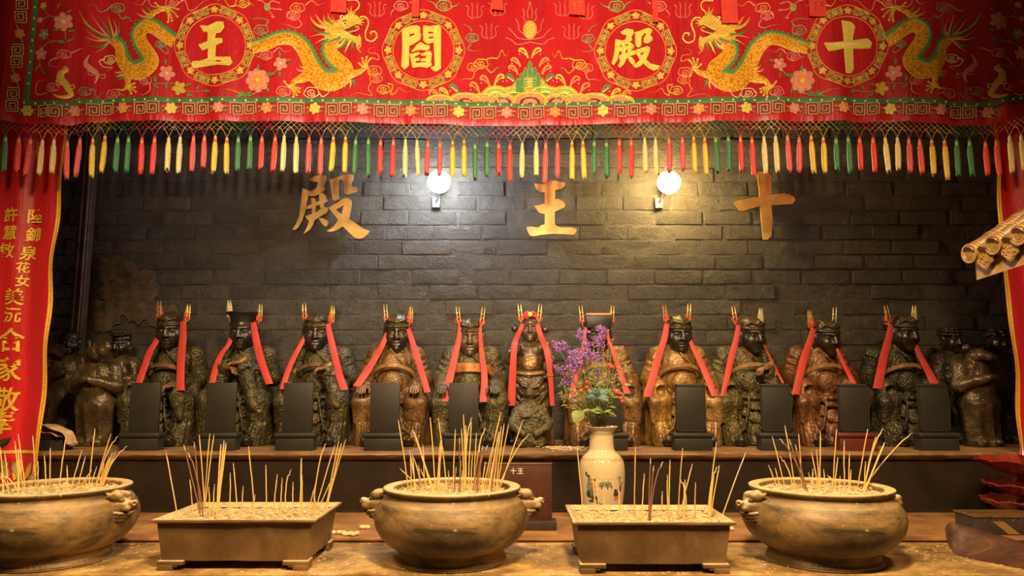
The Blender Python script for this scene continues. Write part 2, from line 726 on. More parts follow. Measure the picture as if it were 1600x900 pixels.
rail('shelf_top', prof, RISER_Y, SHELF_Z, M['shelf'], sh)
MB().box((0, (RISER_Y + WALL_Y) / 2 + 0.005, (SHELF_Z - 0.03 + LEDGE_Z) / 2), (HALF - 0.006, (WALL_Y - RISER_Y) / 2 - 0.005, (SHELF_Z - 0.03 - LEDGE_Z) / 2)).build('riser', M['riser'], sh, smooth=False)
rail('skirting_bead', [(0.005, 0.0), (-0.012, 0.0), (-0.012, 0.006), (-0.004, 0.012), (0.005, 0.014)], RISER_Y, LEDGE_Z, M['riser'], sh)

# low step in front of it, and the table the burners stand on
lg = thing('altar_step', (0, LEDGE_Y, TABLE_Z), 'low red-brown step between altar shelf and burner table', 'step')
prof = [(0.02, 0.0), (0.008, 0.003), (0.006, 0.006), (0.0, 0.009), (0.0, 0.0135), (0.006, LEDGE_Z - TABLE_Z), (RISER_Y - LEDGE_Y + 0.0, LEDGE_Z - TABLE_Z), (RISER_Y - LEDGE_Y, 0.0)]
rail('step_slab', prof, LEDGE_Y, TABLE_Z, M['ledge'], lg, wob=0.0008)
tb = thing('offering_table', (0, 2.64, 0), 'wide straw-dusted bronze-coloured table top carrying the incense burners', 'table')
b = MB()
nx, ny = 90, 10
V, F = [], []
ty0, ty1 = 2.395, 4.19
rr = random.Random(3)
b.box((0, (ty0 + ty1) / 2, TABLE_Z - 0.03), (HALF - 0.012, (ty1 - ty0) / 2, 0.03))
b.build('table_top', M['table'], tb, smooth=False)
MB().box((0, ty0 - 0.006, TABLE_Z - 0.034), (HALF - 0.012, 0.006, 0.03)).build('edge_strip', M['tablefront'], tb, bevel=0.003)
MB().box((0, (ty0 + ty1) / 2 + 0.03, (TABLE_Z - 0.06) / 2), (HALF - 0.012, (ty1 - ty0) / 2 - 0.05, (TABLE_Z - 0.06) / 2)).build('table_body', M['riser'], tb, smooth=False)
# fallen straw-like incense ash on the table
mb = MB()
sr = random.Random(21)
for k in range(2600):
    x = sr.uniform(-1.9, 2.0)
    y = ty0 + 0.01 + (2.85 - ty0) * sr.random() ** 0.8
    dens = 0.5 + 0.5 * math.sin(x * 5.1 + 1.0) * math.cos(y * 9 + x)
    if sr.random() > dens + 0.15:
        continue
    a = sr.gauss(0, 0.7)
    L = sr.uniform(0.002, 0.009)
    wv = sr.uniform(0.0005, 0.0012)
    dx, dy = math.cos(a) * L, math.sin(a) * L
    nx_, ny_ = -math.sin(a) * wv, math.cos(a) * wv
    z0 = TABLE_Z + 0.0004
    mb.add([(x - dx, y - dy, z0), (x + nx_, y + ny_, z0), (x + dx, y + dy, z0), (x - nx_, y - ny_, z0), (x, y, z0 + 0.0016)], [(0, 3, 4), (3, 2, 4), (2, 1, 4), (1, 0, 4)])
tag(mb.build('fallen_ash', M['straw'], None, smooth=False), 'scattered pale straw-like incense ash fallen on the table top', 'ash', kind='stuff')

# wooden beam the valance hangs from, above the picture
bm_ = thing('valance_beam', (0, VAL_Y + 0.06, 3.5), 'dark wooden beam from which the red valance hangs', 'beam')
MB().box((0, VAL_Y + 0.07, 3.635), (HALF, 0.125, 0.075)).build('beam_shaft', M['post'], bm_, bevel=0.006)

# ------------------------------------------------------------------ the two wall lamps
def wall_lamp(px, py, color, strength, label):
    p = at(px, py, WALL_Y - 0.17)
    t = thing('wall_lamp', (p.x, WALL_Y - 0.012, p.z - 0.06), label, 'lamp', 'round lamps on the brick wall')
    r = 0.064
    b = MB().ball(p, r, 20, 14)
    g = b.build('globe', m_emit('lamp_glow', color, strength), t)
    b = MB()
    ax = Matrix.Rotation(math.radians(90), 3, 'X')
    b.lathe([(0.030, 0.0), (0.034, 0.01), (0.030, 0.055), (0.022, 0.06)], 16, (p.x, p.y + 0.115, p.z - 0.0), axis=ax)
    b.build('socket', M['darkmetal'], t)
    b = MB()
    b.tube([(p.x, p.y + 0.11, p.z), (p.x - 0.015, p.y + 0.13, p.z - 0.05), (p.x - 0.03, WALL_Y - 0.03, p.z - 0.085)], 0.008, 8)
    b.box((p.x - 0.03, WALL_Y - 0.022, p.z - 0.085), (0.022, 0.012, 0.03))
    b.build('bracket', M['darkmetal'], t)
    return t


wall_lamp(686, 284, (0.74, 0.86, 1.0), 215, 'round cool-white lamp glowing on the brick wall left of centre')
wall_lamp(1045, 285, (1.0, 0.70, 0.24), 270, 'round warm-yellow lamp glowing on the brick wall right of centre')

# ------------------------------------------------------------------ brass characters on the wall
def px_polys(polys, ox, oy, s):
    return [[(ox + x / s, oy + y / s) for x, y in P] for P in polys]


CH_DIAN = px_polys([
    [(180, 195), (265, 220), (240, 330), (215, 470), (180, 580), (130, 670), (85, 705), (58, 690), (95, 640), (140, 540), (160, 400)],
    [(268, 85), (330, 45), (400, 30), (470, 40), (475, 80), (445, 140), (440, 175), (455, 190), (440, 225), (400, 245), (385, 265), (320, 290), (262, 285), (255, 235), (330, 205), (360, 180), (372, 115), (310, 115)],
    [(385, 255), (430, 245), (465, 285), (470, 320), (490, 345), (470, 365), (440, 375), (440, 430), (400, 440), (388, 345)],
    [(290, 310), (330, 320), (345, 350), (340, 500), (330, 585), (300, 590), (298, 400)],
    [(230, 415), (300, 385), (385, 350), (450, 340), (440, 380), (340, 410), (290, 440), (225, 450)],
    [(215, 535), (330, 500), (440, 425), (490, 430), (500, 450), (480, 490), (330, 580), (270, 600), (240, 570)],
    [(265, 590), (330, 580), (310, 640), (270, 700), (195, 752), (230, 690)],
    [(380, 560), (430, 560), (490, 590), (495, 630), (475, 662), (440, 650), (410, 610)],
    [(522, 90), (600, 60), (665, 38), (668, 85), (625, 100), (625, 330), (575, 352), (550, 330), (530, 180)],
    [(655, 42), (720, 20), (800, 30), (800, 80), (770, 130), (775, 180), (820, 180), (835, 172), (853, 205), (830, 240), (740, 270), (700, 260), (688, 230), (695, 130), (665, 88)],
    [(505, 435), (600, 375), (680, 325), (735, 315), (775, 340), (700, 400), (690, 400), (595, 455), (600, 470), (560, 500)],
    [(695, 380), (735, 315), (780, 350), (775, 420), (750, 540), (725, 600), (680, 660), (600, 710), (540, 728), (478, 718), (550, 680), (620, 590), (665, 510)],
    [(505, 435), (560, 450), (600, 465), (650, 505), (700, 560), (760, 575), (860, 640), (920, 685), (1000, 715), (985, 750), (930, 800), (880, 815), (820, 800), (680, 665), (620, 585)]], 450, 270, 7.83)
CH_WANG = px_polys([[(182, 195), (240, 205), (300, 200), (350, 170), (410, 162), (525, 190), (520, 220), (470, 260), (412, 270), (412, 375), (450, 368), (500, 395), (525, 430), (515, 465), (410, 515), (410, 655), (440, 680), (480, 690), (600, 690), (658, 705), (650, 740), (615, 772), (520, 765), (400, 760), (260, 772), (165, 790), (130, 780), (90, 700), (100, 680), (160, 680), (215, 695), (260, 665), (295, 655), (297, 540), (235, 525), (175, 445), (230, 440), (297, 420), (297, 295), (250, 292), (195, 250)]], 810, 260, 7.2)
CH_SHI = px_polys([
    [(412, 20), (430, -5), (500, -15), (570, 20), (580, 60), (585, 400), (600, 600), (585, 770), (540, 820), (488, 822), (470, 640), (445, 380), (440, 200)],
    [(130, 370), (150, 345), (340, 310), (440, 300), (590, 270), (720, 255), (800, 265), (860, 300), (875, 335), (840, 385), (590, 400), (440, 410), (240, 470), (205, 460)]], 1130, 270, 7.823)


def wall_char(polys, px, py, label):
    d = WALL_Y - 0.05
    base = at(px, py, d)
    t = thing('brass_character', base, label, 'brass sign', 'brass characters on the brick wall')
    b = MB()
    for k, P in enumerate(polys):
        def mp(p, tt, k=k):
            q = at(p[0], p[1], d)
            return Vector((q.x, d + 0.008 - tt * (0.016 + 0.0006 * k), q.z))
        # picture y runs down: flip so that the outline keeps its sense
        b.prism([(p[0], p[1]) for p in P], 1, mp)
    o = b.build('plate', M['brass'], t, smooth=False)
    bm2 = bmesh.new()
    bm2.from_mesh(o.data)
    bmesh.ops.recalc_face_normals(bm2, faces=bm2.faces)
    bm2.to_mesh(o.data)
    bm2.free()
    b = MB()
    ax = Matrix.Rotation(math.radians(-90), 3, 'X')
    b.tube([(base.x, d + 0.004, base.z), (base.x, WALL_Y - 0.004, base.z)], 0.006, 8)
    b.build('standoff', M['darkmetal'], t)


wall_char(CH_DIAN, 491, 335, 'large brass character with many strokes on the wall, left of the cool lamp')
wall_char(CH_WANG, 860, 325, 'large brass character of three bars and a stem between the lamps')
wall_char(CH_SHI, 1195, 325, 'large cross-shaped brass character on the wall, right of the warm lamp')
# ------------------------------------------------------------------ red embroidered valance
SILK = {
    'gold': m_thread('gold_thread', (0.86, 0.50, 0.06), 0.4, 0.38, 0.25),
    'yellow': m_thread('yellow_thread', (0.90, 0.62, 0.10), 0.3, 0.4, 0.1),
    'cream': m_thread('cream_thread', (0.85, 0.60, 0.26), 0.3, 0.45),
    'pink': m_thread('pink_thread', (0.82, 0.24, 0.16), 0.35),
    'orange': m_thread('orange_thread', (0.88, 0.26, 0.06), 0.35),
    'green': m_thread('green_thread', (0.07, 0.26, 0.065), 0.4),
    'lime': m_thread('light_green_thread', (0.26, 0.46, 0.09), 0.35),
    'sage': m_thread('sage_thread', (0.30, 0.29, 0.13), 0.4),
    'dark': m_thread('dark_red_thread', (0.20, 0.015, 0.008), 0.4),
    'black': m_thread('black_thread', (0.015, 0.012, 0.01), 0.3),
    'white': m_thread('white_thread', (0.85, 0.80, 0.65), 0.2),
    'scale': m_scales(),
    'band': m_satin('green_satin_band', (0.075, 0.21, 0.055), (0.05, 0.14, 0.04), 0.45, 0.2),
}
SK = list(SILK)
SMAT = [SILK[k] for k in SK]
M['satin'] = m_satin('red_satin', (0.56, 0.011, 0.016), (0.40, 0.006, 0.010), 0.38, 0.6)
M['banner'] = m_satin('bright_red_satin', (0.52, 0.010, 0.018), (0.40, 0.006, 0.012), 0.42, 0.4)

HEM = [(-80, 186), (0, 188), (60, 193), (105, 196), (130, 190), (180, 188), (300, 188), (420, 188), (540, 190), (640, 193), (780, 197), (860, 196), (950, 193), (1050, 190), (1180, 187), (1300, 188), (1400, 189), (1500, 194), (1548, 196), (1570, 190), (1600, 184), (1700, 178), (1900, 170)]


def hem(x):
    for (a, ya), (b, yb) in zip(HEM, HEM[1:]):
        if a <= x <= b:
            t = (x - a) / (b - a)
            t = t * t * (3 - 2 * t)
            return ya + (yb - ya) * t
    return HEM[0][1] if x < HEM[0][0] else HEM[-1][1]


def vwave(X, Z):
    lo = max(0.0, min(1.0, (3.35 - Z) / 0.55))
    a = 0.0075 * math.sin(X * 19.0 + 1.3 * math.sin(X * 5.1)) + 0.0035 * math.sin(X * 41.0 + 2.0 + Z * 3) + 0.0008 * math.sin(X * 83 + Z * 7)
    ed = 0.6 + 1.5 * min(1.0, abs(X + 0.1) / 2.2) ** 2
    return a * (0.35 + 0.65 * lo) * ed + 0.006 * math.sin(X * 2.2 + Z * 4)


def vmap(px, py, lift=0.0):
    """point of the cloth under a picture point of its own plane"""
    p = at(px, py, VAL_Y)
    return Vector((p.x, VAL_Y - 0.006 + vwave(p.x, p.z) - lift, p.z))


val = thing('embroidered_valance', (0, VAL_Y, at(800, 190, VAL_Y).z), 'wide red satin valance embroidered with gold dragons, hung with coloured tassels', 'valance')
XL = at(3, 150, VAL_Y).x
XR = 2.75
ZT = 3.56
V, F = [], []
NXc, NZc = 360, 44
for i in range(NXc + 1):
    X = XL + (XR - XL) * i / NXc
    # picture column of this X near the hem
    px = 800
    for _ in range(4):
        hy = hem(px)
        q0 = at(px, hy, VAL_Y)
        q1 = at(px + 1, hy, VAL_Y)
        px += (X - q0.x) / (q1.x - q0.x)
    zb = at(px, hem(px), VAL_Y).z
    for j in range(NZc + 1):
        t = j / NZc
        Z = zb + (ZT - zb) * t
        y = VAL_Y + vwave(X, Z)
        if j == 0:
            y += 0.006
        V.append((X, y, Z))
for i in range(NXc):
    for j in range(NZc):
        a = i * (NZc + 1) + j
        F.append((a, a + NZc + 1, a + NZc + 2, a + 1))
MB().add(V, F).build('satin_cloth', M['satin'], val, ang=180)


class EM(MB):
    """embroidery: strokes and fillings laid on the cloth"""
    flip = False
    surf = staticmethod(vmap)

    def __init__(self, flip=False, surf=None):
        super().__init__()
        self.flip = flip
        self.k = 0
        if surf:
            self.surf = surf

    def _p(self, x, y, lift):
        return self.surf(1657.0 - x if self.flip else x, y, lift)

    def _lift(self):
        self.k += 1
        return 0.0010 + 0.00035 * (self.k % 12)

    def stroke(self, pts, w=2.0, c='gold', k=5, closed=False, taper=False, wave=None, raw=False, dome=0.35, lift=None):
        pts = [(p[0], p[1], (p[2] if len(p) > 2 else w)) for p in pts]
        if taper:
            n = len(pts)
            pts = [(x, y, ww * (1.0 - 0.88 * (i / (n - 1)) ** 1.3)) for i, (x, y, ww) in enumerate(pts)]
        P = pts if raw else crom(pts, k, closed)
        if closed:
            P = list(P) + [P[0]]
        lf = self._lift() if lift is None else lift
        n = len(P)
        V, F = [], []
        for i in range(n):
            if closed:
                x0, y0 = P[(i - 1) % (n - 1)][:2]
                x1, y1 = P[(i + 1) % (n - 1)][:2]
            else:
                x0, y0 = P[max(i - 1, 0)][:2]
                x1, y1 = P[min(i + 1, n - 1)][:2]
            tx, ty = x1 - x0, y1 - y0
            L = math.hypot(tx, ty) or 1
            nx_, ny_ = -ty / L, tx / L
            x, y, ww = P[i]
            h = min(0.004, ww * 0.0029 * dome)
            V += [self._p(x + nx_ * ww / 2, y + ny_ * ww / 2, lf * 0.6), self._p(x, y, lf + h), self._p(x - nx_ * ww / 2, y - ny_ * ww / 2, lf * 0.6)]
        for i in range(n - 1):
            a = i * 3
            q = [(a, a + 1, a + 4, a + 3), (a + 1, a + 2, a + 5, a + 4)]
            F += [tuple(reversed(t)) for t in q] if self.flip else q
        return self.add(V, F, SK.index(c))

    def poly(self, pts, c='gold', lift=None, k=0):
        from mathutils.geometry import tessellate_polygon
        P = crom([p[:2] for p in pts], k, True) if k else [p[:2] for p in pts]
        lf = self._lift() if lift is None else lift
        tr = tessellate_polygon([[Vector((p[0], p[1], 0)) for p in P]])
        V = [self._p(x, y, lf + 0.0008) for x, y in P]
        F = []
        for a, b, d in tr:
            s = (P[b][0] - P[a][0]) * (P[d][1] - P[a][1]) - (P[b][1] - P[a][1]) * (P[d][0] - P[a][0])
            if (s > 0) != self.flip:
                a, d = d, a
            F.append((a, b, d))
        return self.add(V, F, SK.index(c))

    def dense(self, pts, c, lift=None, step=4.0):
        """a larger filling that follows the folds: split along a grid"""
        return self.poly(pts, c, lift)

    def ell(self, x, y, rx, ry, c, rot=0.0, n=10):
        cr, sr_ = math.cos(rot), math.sin(rot)
        return self.poly([(x + rx * math.cos(t) * cr - ry * math.sin(t) * sr_, y + rx * math.cos(t) * sr_ + ry * math.sin(t) * cr) for t in [2 * PI * i / n for i in range(n)]], c)

    def done(self, name, parent=val):
        # keep only the silks used
        used = sorted(set(self.m))
        mp = {u: i for i, u in enumerate(used)}
        self.m = [mp[i] for i in self.m]
        return self.build(name, [SMAT[u] for u in used], parent, ang=80)


def leaf(e, x, y, ang, L, c='green'):
    ca, sa = math.cos(ang), math.sin(ang)
    pts = [(0, 0), (0.3, 0.2), (0.65, 0.2), (1, 0), (0.6, -0.2), (0.28, -0.18)]
    e.poly([(x + L * (a * ca - b * sa), y + L * (a * sa + b * ca)) for a, b in pts], c)
    e.stroke([(x, y), (x + L * ca, y + L * sa)], 1.0, 'lime', k=1)


def bloom(e, x, y, r, c, c2='yellow', n=5, rot=0.3):
    for i in range(n):
        t = rot + 2 * PI * i / n
        e.ell(x + 0.58 * r * math.cos(t), y + 0.58 * r * math.sin(t), 0.46 * r, 0.38 * r, c, t, 8)
        e.stroke([(x + 0.2 * r * math.cos(t), y + 0.2 * r * math.sin(t)), (x + 0.85 * r * math.cos(t), y + 0.85 * r * math.sin(t))], 1.0, c2, k=1)
    e.ell(x, y, 0.26 * r, 0.26 * r, c2, 0, 8)


def peony(e, x, y, r, c='pink', c2='orange'):
    for ring, n, rr in ((0.72, 8, 0.34), (0.42, 6, 0.28)):
        for i in range(n):
            t = 2 * PI * i / n + ring
            cx, cy = x + ring * r * math.cos(t), y + ring * r * math.sin(t)
            e.ell(cx, cy, rr * r, rr * r * 0.9, c if ring > 0.5 else c2, t, 8)
            e.stroke([(cx + rr * r * math.cos(t + a), cy + rr * r * math.sin(t + a)) for a in (-1.3, -0.6, 0, 0.6, 1.3)], 1.1, 'cream', k=2)
    e.ell(x, y, 0.2 * r, 0.2 * r, 'yellow')


def cloud(e, x, y, s, c, tails=(), flipx=1, rot=0.0):
    """scalloped cloud with a spiral heart and wavy tails (tails in picture points)"""
    out = []
    lob = 5
    cr, sr_ = math.cos(rot), math.sin(rot)
    for i in range(lob * 4):
        t = 2 * PI * i / (lob * 4)
        r = 0.86 + 0.16 * abs(math.sin(t * lob / 2 + 0.4))
        px_, py_ = flipx * r * 1.25 * math.cos(t) * s, r * 0.85 * math.sin(t) * s
        out.append((x + px_ * cr - py_ * sr_, y + px_ * sr_ + py_ * cr))
    e.stroke(out, 1.7, c, k=2, closed=True)
    sp = []
    for i in range(16):
        t = i / 15
        a = 0.6 + t * 2.15 * 2 * PI / 1.25
        r = (0.68 - 0.6 * t) * s
        px_, py_ = flipx * r * 1.2 * math.cos(a), r * 0.85 * math.sin(a)
        sp.append((x + px_ * cr - py_ * sr_, y + px_ * sr_ + py_ * cr))
    e.stroke(sp, 1.6, c, k=2)
    for tl in tails:
        e.stroke([(a, b, 2.4) for a, b in tl], 2.2, c, k=6, taper=True)


def fret(e, x, y, s, c='cream', rot=0.0, m=1, back=True):
    pts = [(0, 1), (0, 0), (1, 0), (1, 1), (0.22, 1), (0.22, 0.24), (0.78, 0.24), (0.78, 0.76), (0.45, 0.76), (0.45, 0.5)]
    cr, sr_ = math.cos(rot), math.sin(rot)

    def tr(a, b):
        a = (a - 0.5) * m * s
        b = (b - 0.5) * s
        return (x + a * cr - b * sr_, y + a * sr_ + b * cr)
    if back:
        e.stroke([tr(0, 0.5), tr(0.25, 0.5), tr(0.5, 0.5), tr(0.75, 0.5), tr(1, 0.5)], s, 'dark', raw=True, lift=0.0016, dome=0.01)
    for p, q in zip(pts, pts[1:]):
        e.stroke([tr(*p), tr(*q)], 1.35, c, k=1, raw=True, lift=0.0050)


# ---- bottom border: green band with studs, frets and roses
def hy(x, v):
    """border row v counted up from the hem"""
    return hem(x) - v


e = EM()
e.stroke([(x, hy(x, 31.5) if x > 40 else hy(x, 31.5), 8.6) for x in range(38, 1760, 8)], 8.6, 'band', raw=True, dome=0.05, lift=0.0025)
e.done('green_band')
e = EM()
lx0 = at(41, 155, VAL_Y).x


def colx(y, x155):
    p0 = at(x155, 155, VAL_Y)
    q = at(x155, y, VAL_Y)
    r = at(x155 + 10, y, VAL_Y)
    return x155 + 10 * (p0.x - q.x) / (r.x - q.x)


e.stroke([(colx(y, 41), y, 8.6) for y in range(-70, 162, 6)], 8.6, 'band', raw=True, dome=0.05, lift=0.0027)
e.done('green_band')
studmesh = None


def stud(x, y):
    global studmesh
    p = vmap(x, y, 0.004)
    if studmesh is None:
        b = MB().ball((0, 0, 0), (0.0062, 0.004, 0.0062), 8, 5)
        studmesh = mesh_np('stud', b.v, b.f, simple('pale_gilt_stud', (0.80, 0.66, 0.34), 0.3, 0.4))
    o = link('stud', studmesh, val)
    o.location = p - val.location


x = 38.0
while x < 1640:
    stud(x, hy(x, 31.5))
    x += 17.3
for y in range(-6, 146, 17):
    stud(colx(y, 41), y)
for k in range(21):
    x = 43 + 74.9 * k
    e = EM()
    c = 'yellow' if k % 3 == 0 else ('pink' if k % 3 == 1 else 'orange')
    y = hy(x, 19)
    bloom(e, x, y, 9, c, 'gold' if c == 'yellow' else 'cream', 6, k)
    for sx in (-1, 1):
        leaf(e, x + sx * 8, y - 2, 0 if sx > 0 else PI, 7, 'sage')
        leaf(e, x + sx * 7, y + 3, 0.5 if sx > 0 else PI - 0.5, 7, 'green')
    e.done('rose')
    if k < 20:
        for j, xx in enumerate((x + 27, x + 48.5)):
            e = EM()
            fret(e, xx, hy(xx, 19) + (-0.5 if j else 0.5), 18, 'cream', 0.0, 1 if j == 0 else -1)
            e.done('fret')
for j, y in enumerate((-12, 6, 27, 78, 97, 146, 166)):
    e = EM()
    fret(e, colx(y, 21), y, 17, 'cream', PI / 2, 1 if j % 2 else -1)
    e.done('fret')
for y in (53, 122):
    e = EM()
    bloom(e, colx(y, 22), y, 8, 'orange', 'yellow', 6)
    leaf(e, colx(y, 22) - 2, y - 7, -2.0, 8, 'sage')
    leaf(e, colx(y, 22) + 2, y + 7, 1.2, 8, 'sage')
    e.done('rose')

# ---- four medallions, each round a written character
B_WANG = px_polys([[(1195, 155), (1240, 160), (1300, 138), (1335, 140), (1340, 170), (1318, 200), (1290, 205), (1285, 235), (1330, 238), (1330, 258), (1290, 275), (1287, 345), (1375, 345), (1385, 375), (1370, 392), (1300, 388), (1200, 395), (1150, 405), (1138, 380), (1150, 365), (1190, 362), (1240, 350), (1242, 290), (1205, 298), (1182, 268), (1240, 250), (1242, 195), (1215, 190)]], 0, 0, 3.81)
B_SHI = px_polys([[(510, 130), (565, 138), (588, 160), (575, 240), (580, 340), (585, 410), (570, 435), (540, 438), (528, 330), (522, 220)], [(405, 262), (450, 265), (530, 252), (620, 240), (665, 235), (690, 260), (680, 290), (620, 290), (530, 290), (430, 310)]], 1180, 0, 3.81)
B_YAN = px_polys([
    [(250, 245), (290, 232), (320, 245), (318, 400), (315, 600), (275, 638), (245, 610), (255, 420)],
    [(260, 240), (330, 210), (400, 205), (430, 225), (425, 270), (400, 275), (320, 285), (300, 260)],
    [(310, 325), (380, 300), (425, 305), (440, 285), (425, 345), (360, 390), (310, 412)],
    [(385, 220), (430, 225), (425, 290), (440, 290), (420, 330), (375, 330)],
    [(463, 205), (520, 215), (580, 205), (620, 205), (638, 235), (635, 270), (560, 265), (480, 255)],
    [(463, 205), (505, 215), (515, 370), (480, 370), (465, 350)],
    [(500, 290), (570, 285), (570, 310), (500, 315)],
    [(480, 345), (570, 335), (570, 370), (500, 385)],
    [(565, 215), (620, 205), (638, 235), (635, 600), (640, 635), (585, 668), (535, 630), (580, 610), (570, 400)],
    [(345, 465), (400, 400), (430, 375), (460, 385), (480, 400), (520, 405), (527, 430), (500, 450), (430, 445)],
    [(330, 490), (370, 490), (385, 600), (355, 622)],
    [(355, 585), (440, 580), (540, 575), (545, 605), (500, 625), (430, 615), (355, 625)],
    [(480, 470), (530, 460), (545, 490), (530, 600), (490, 600), (495, 500)],
    [(360, 490), (415, 475), (430, 485), (380, 510)], [(375, 535), (420, 530), (430, 550), (385, 560)],
    [(440, 490), (500, 470), (500, 500), (445, 505)], [(445, 540), (500, 535), (500, 560), (440, 560)]], 590, 10, 6.427)
B_DIAN = px_polys([
    [(320, 260), (380, 228), (440, 240), (450, 270), (425, 310), (430, 345), (400, 355), (380, 380), (320, 385), (320, 350), (370, 340), (385, 290), (340, 280)],
    [(270, 335), (320, 345), (305, 450), (285, 540), (245, 597), (230, 580), (255, 490)],
    [(335, 390), (370, 395), (365, 470), (350, 515), (330, 515)], [(395, 350), (430, 380), (450, 400), (445, 425), (425, 430), (415, 480), (390, 480)],
    [(300, 420), (450, 395), (450, 415), (310, 450)],
    [(305, 500), (440, 450), (475, 450), (470, 480), (390, 510), (310, 540)],
    [(335, 510), (385, 510), (350, 580), (310, 617), (295, 605)],
    [(390, 510), (430, 520), (460, 560), (455, 585), (435, 585), (410, 555)],
    [(465, 265), (540, 245), (545, 290), (525, 310), (520, 400), (495, 418), (470, 390)],
    [(530, 245), (600, 218), (635, 235), (615, 290), (640, 320), (630, 345), (585, 372), (555, 365), (550, 330), (575, 290), (575, 265), (540, 280)],
    [(460, 450), (580, 405), (612, 415), (610, 450), (575, 530), (520, 600), (470, 620), (440, 605), (500, 560), (540, 490), (560, 460), (500, 475)],
    [(460, 450), (500, 475), (570, 540), (620, 580), (715, 600), (690, 630), (650, 642), (600, 620), (520, 550)]], 920, 10, 6.427)


def medallion(cx, cy, polys, lab):
    e = EM()
    n = 96
    e.stroke([(cx + 47.5 * math.cos(2 * PI * i / n), cy + 46 * math.sin(2 * PI * i / n)) for i in range(n)], 1.7, 'orange', raw=True, closed=True)
    sc = []
    for i in range(n):
        t = 2 * PI * i / n
        r = 61 + 3.2 * abs(math.cos(4 * t)) ** 2
        sc.append((cx + r * math.cos(t), cy + r * 0.99 * math.sin(t)))
    e.stroke(sc, 1.6, 'orange', raw=True, closed=True)
    o = e.done('medallion')
    o['label'] = lab
    for j in range(8):
        t = 2 * PI * j / 8
        x, y = cx + 55 * math.cos(t), cy + 54.5 * math.sin(t)
        e = EM()
        bloom(e, x, y, 6, 'gold', 'yellow', 5, t)
        for sg in (-1, 1):
            leaf(e, x - sg * 4 * math.sin(t), y + sg * 4 * math.cos(t), t + sg * PI / 2 + 0.3, 6, 'sage')
        e.done('flower', o)
        for sg in (-1, 1):
            tt = t + PI / 8 + sg * 0.115
            e = EM()
            fret(e, cx + 55 * math.cos(tt), cy + 54.5 * math.sin(tt), 10.5, 'yellow', tt + PI / 2, sg)
            e.done('fret', o)
    e = EM()
    for P in polys:
        Q = P
        e.poly(Q, 'yellow', lift=0.0022)
        e.stroke(list(Q) + [Q[0]], 1.6, 'yellow', raw=True, lift=0.0022)
    e.done('character', o)


medallion(337, 72, B_WANG, 'gold thread ring round a character of three bars and a stem')
medallion(662, 80, B_YAN, 'gold thread ring round a character shaped like a gate')
medallion(993, 80, B_DIAN, 'gold thread ring round a many-stroke character')
medallion(1323, 73, B_SHI, 'gold thread ring round a cross-shaped character')


# ---- dragons (drawn for the left one, the right one is its mirror image)
def cB(pts):
    return [(380 + p[0] / 5.4545, p[1] / 5.4545) + tuple(q / 5.4545 for q in p[2:3]) for p in pts]


def cA(pts):
    return [(100 + p[0] / 5.625, p[1] / 5.625) + tuple(q / 5.625 for q in p[2:3]) for p in pts]


TAIL = cA([(395, 345, 40), (430, 360, 62), (490, 410, 84), (505, 500, 92), (540, 570, 108), (620, 630, 132), (715, 610, 146), (775, 545, 130), (740, 460, 112), (690, 390, 112), (665, 310, 112), (710, 250, 108), (780, 245, 108), (850, 290, 102), (910, 335, 98), (975, 375, 96)])
BODY = cB([(80, 417, 86), (200, 385, 96), (320, 345, 98), (430, 345, 104), (510, 410, 118), (560, 510, 122), (600, 600, 142), (680, 690, 150), (780, 700, 152), (860, 655, 142), (868, 585, 130), (810, 530, 120), (755, 470, 116), (750, 410, 110), (800, 360, 100)])


def offset(P, sg, add=0.0):
    out = []
    n = len(P)
    for i in range(n):
        x0, y0 = P[max(i - 1, 0)][:2]
        x1, y1 = P[min(i + 1, n - 1)][:2]
        tx, ty = x1 - x0, y1 - y0
        L = math.hypot(tx, ty) or 1
        w = P[i][2] / 2 + add
        out.append((P[i][0] - ty / L * w * sg, P[i][1] + tx / L * w * sg, -ty / L * sg, tx / L * sg, tx / L, ty / L))
    return out


def wide(e, P, c, dome=0.004):
    """broad padded body: five rows across"""
    n = len(P)
    V, F = [], []
    rows = (-1, -0.6, 0, 0.6, 1)
    for i in range(n):
        x0, y0 = P[max(i - 1, 0)][:2]
        x1, y1 = P[min(i + 1, n - 1)][:2]
        tx, ty = x1 - x0, y1 - y0
        L = math.hypot(tx, ty) or 1
        for r in rows:
            w = P[i][2] / 2 * r
            V.append(e._p(P[i][0] - ty / L * w, P[i][1] + tx / L * w, 0.001 + dome * (1 - r * r)))
    for i in range(n - 1):
        for r in range(4):
            a = i * 5 + r
            q = (a, a + 5, a + 6, a + 1)
            F.append(q if e.flip else tuple(reversed(q)))
    e.add(V, F, SK.index(c))


def finrow(e, P, sg, i0=0, i1=None):
    off = offset(P, sg, -0.3)[i0:i1]
    e.stroke([(p[0] + p[2] * 1.6, p[1] + p[3] * 1.6) for p in off], 4.2, 'green', raw=True, lift=0.0016)
    e.stroke([(p[0] - p[2] * 0.6, p[1] - p[3] * 0.6) for p in off], 1.4, 'lime', raw=True, lift=0.0040)
    for p in off[::2]:
        bx, by = p[0] + p[2] * 3, p[1] + p[3] * 3
        e.poly([(bx - p[4] * 2.4, by - p[5] * 2.4), (bx + p[2] * 3.6 - p[4] * 2.2, by + p[3] * 3.6 - p[5] * 2.2), (bx + p[4] * 2.4, by + p[5] * 2.4)], 'green', lift=0.0016)


def flame(e, pts, w, c):
    e.stroke(pts, w, c, k=6, taper=True)


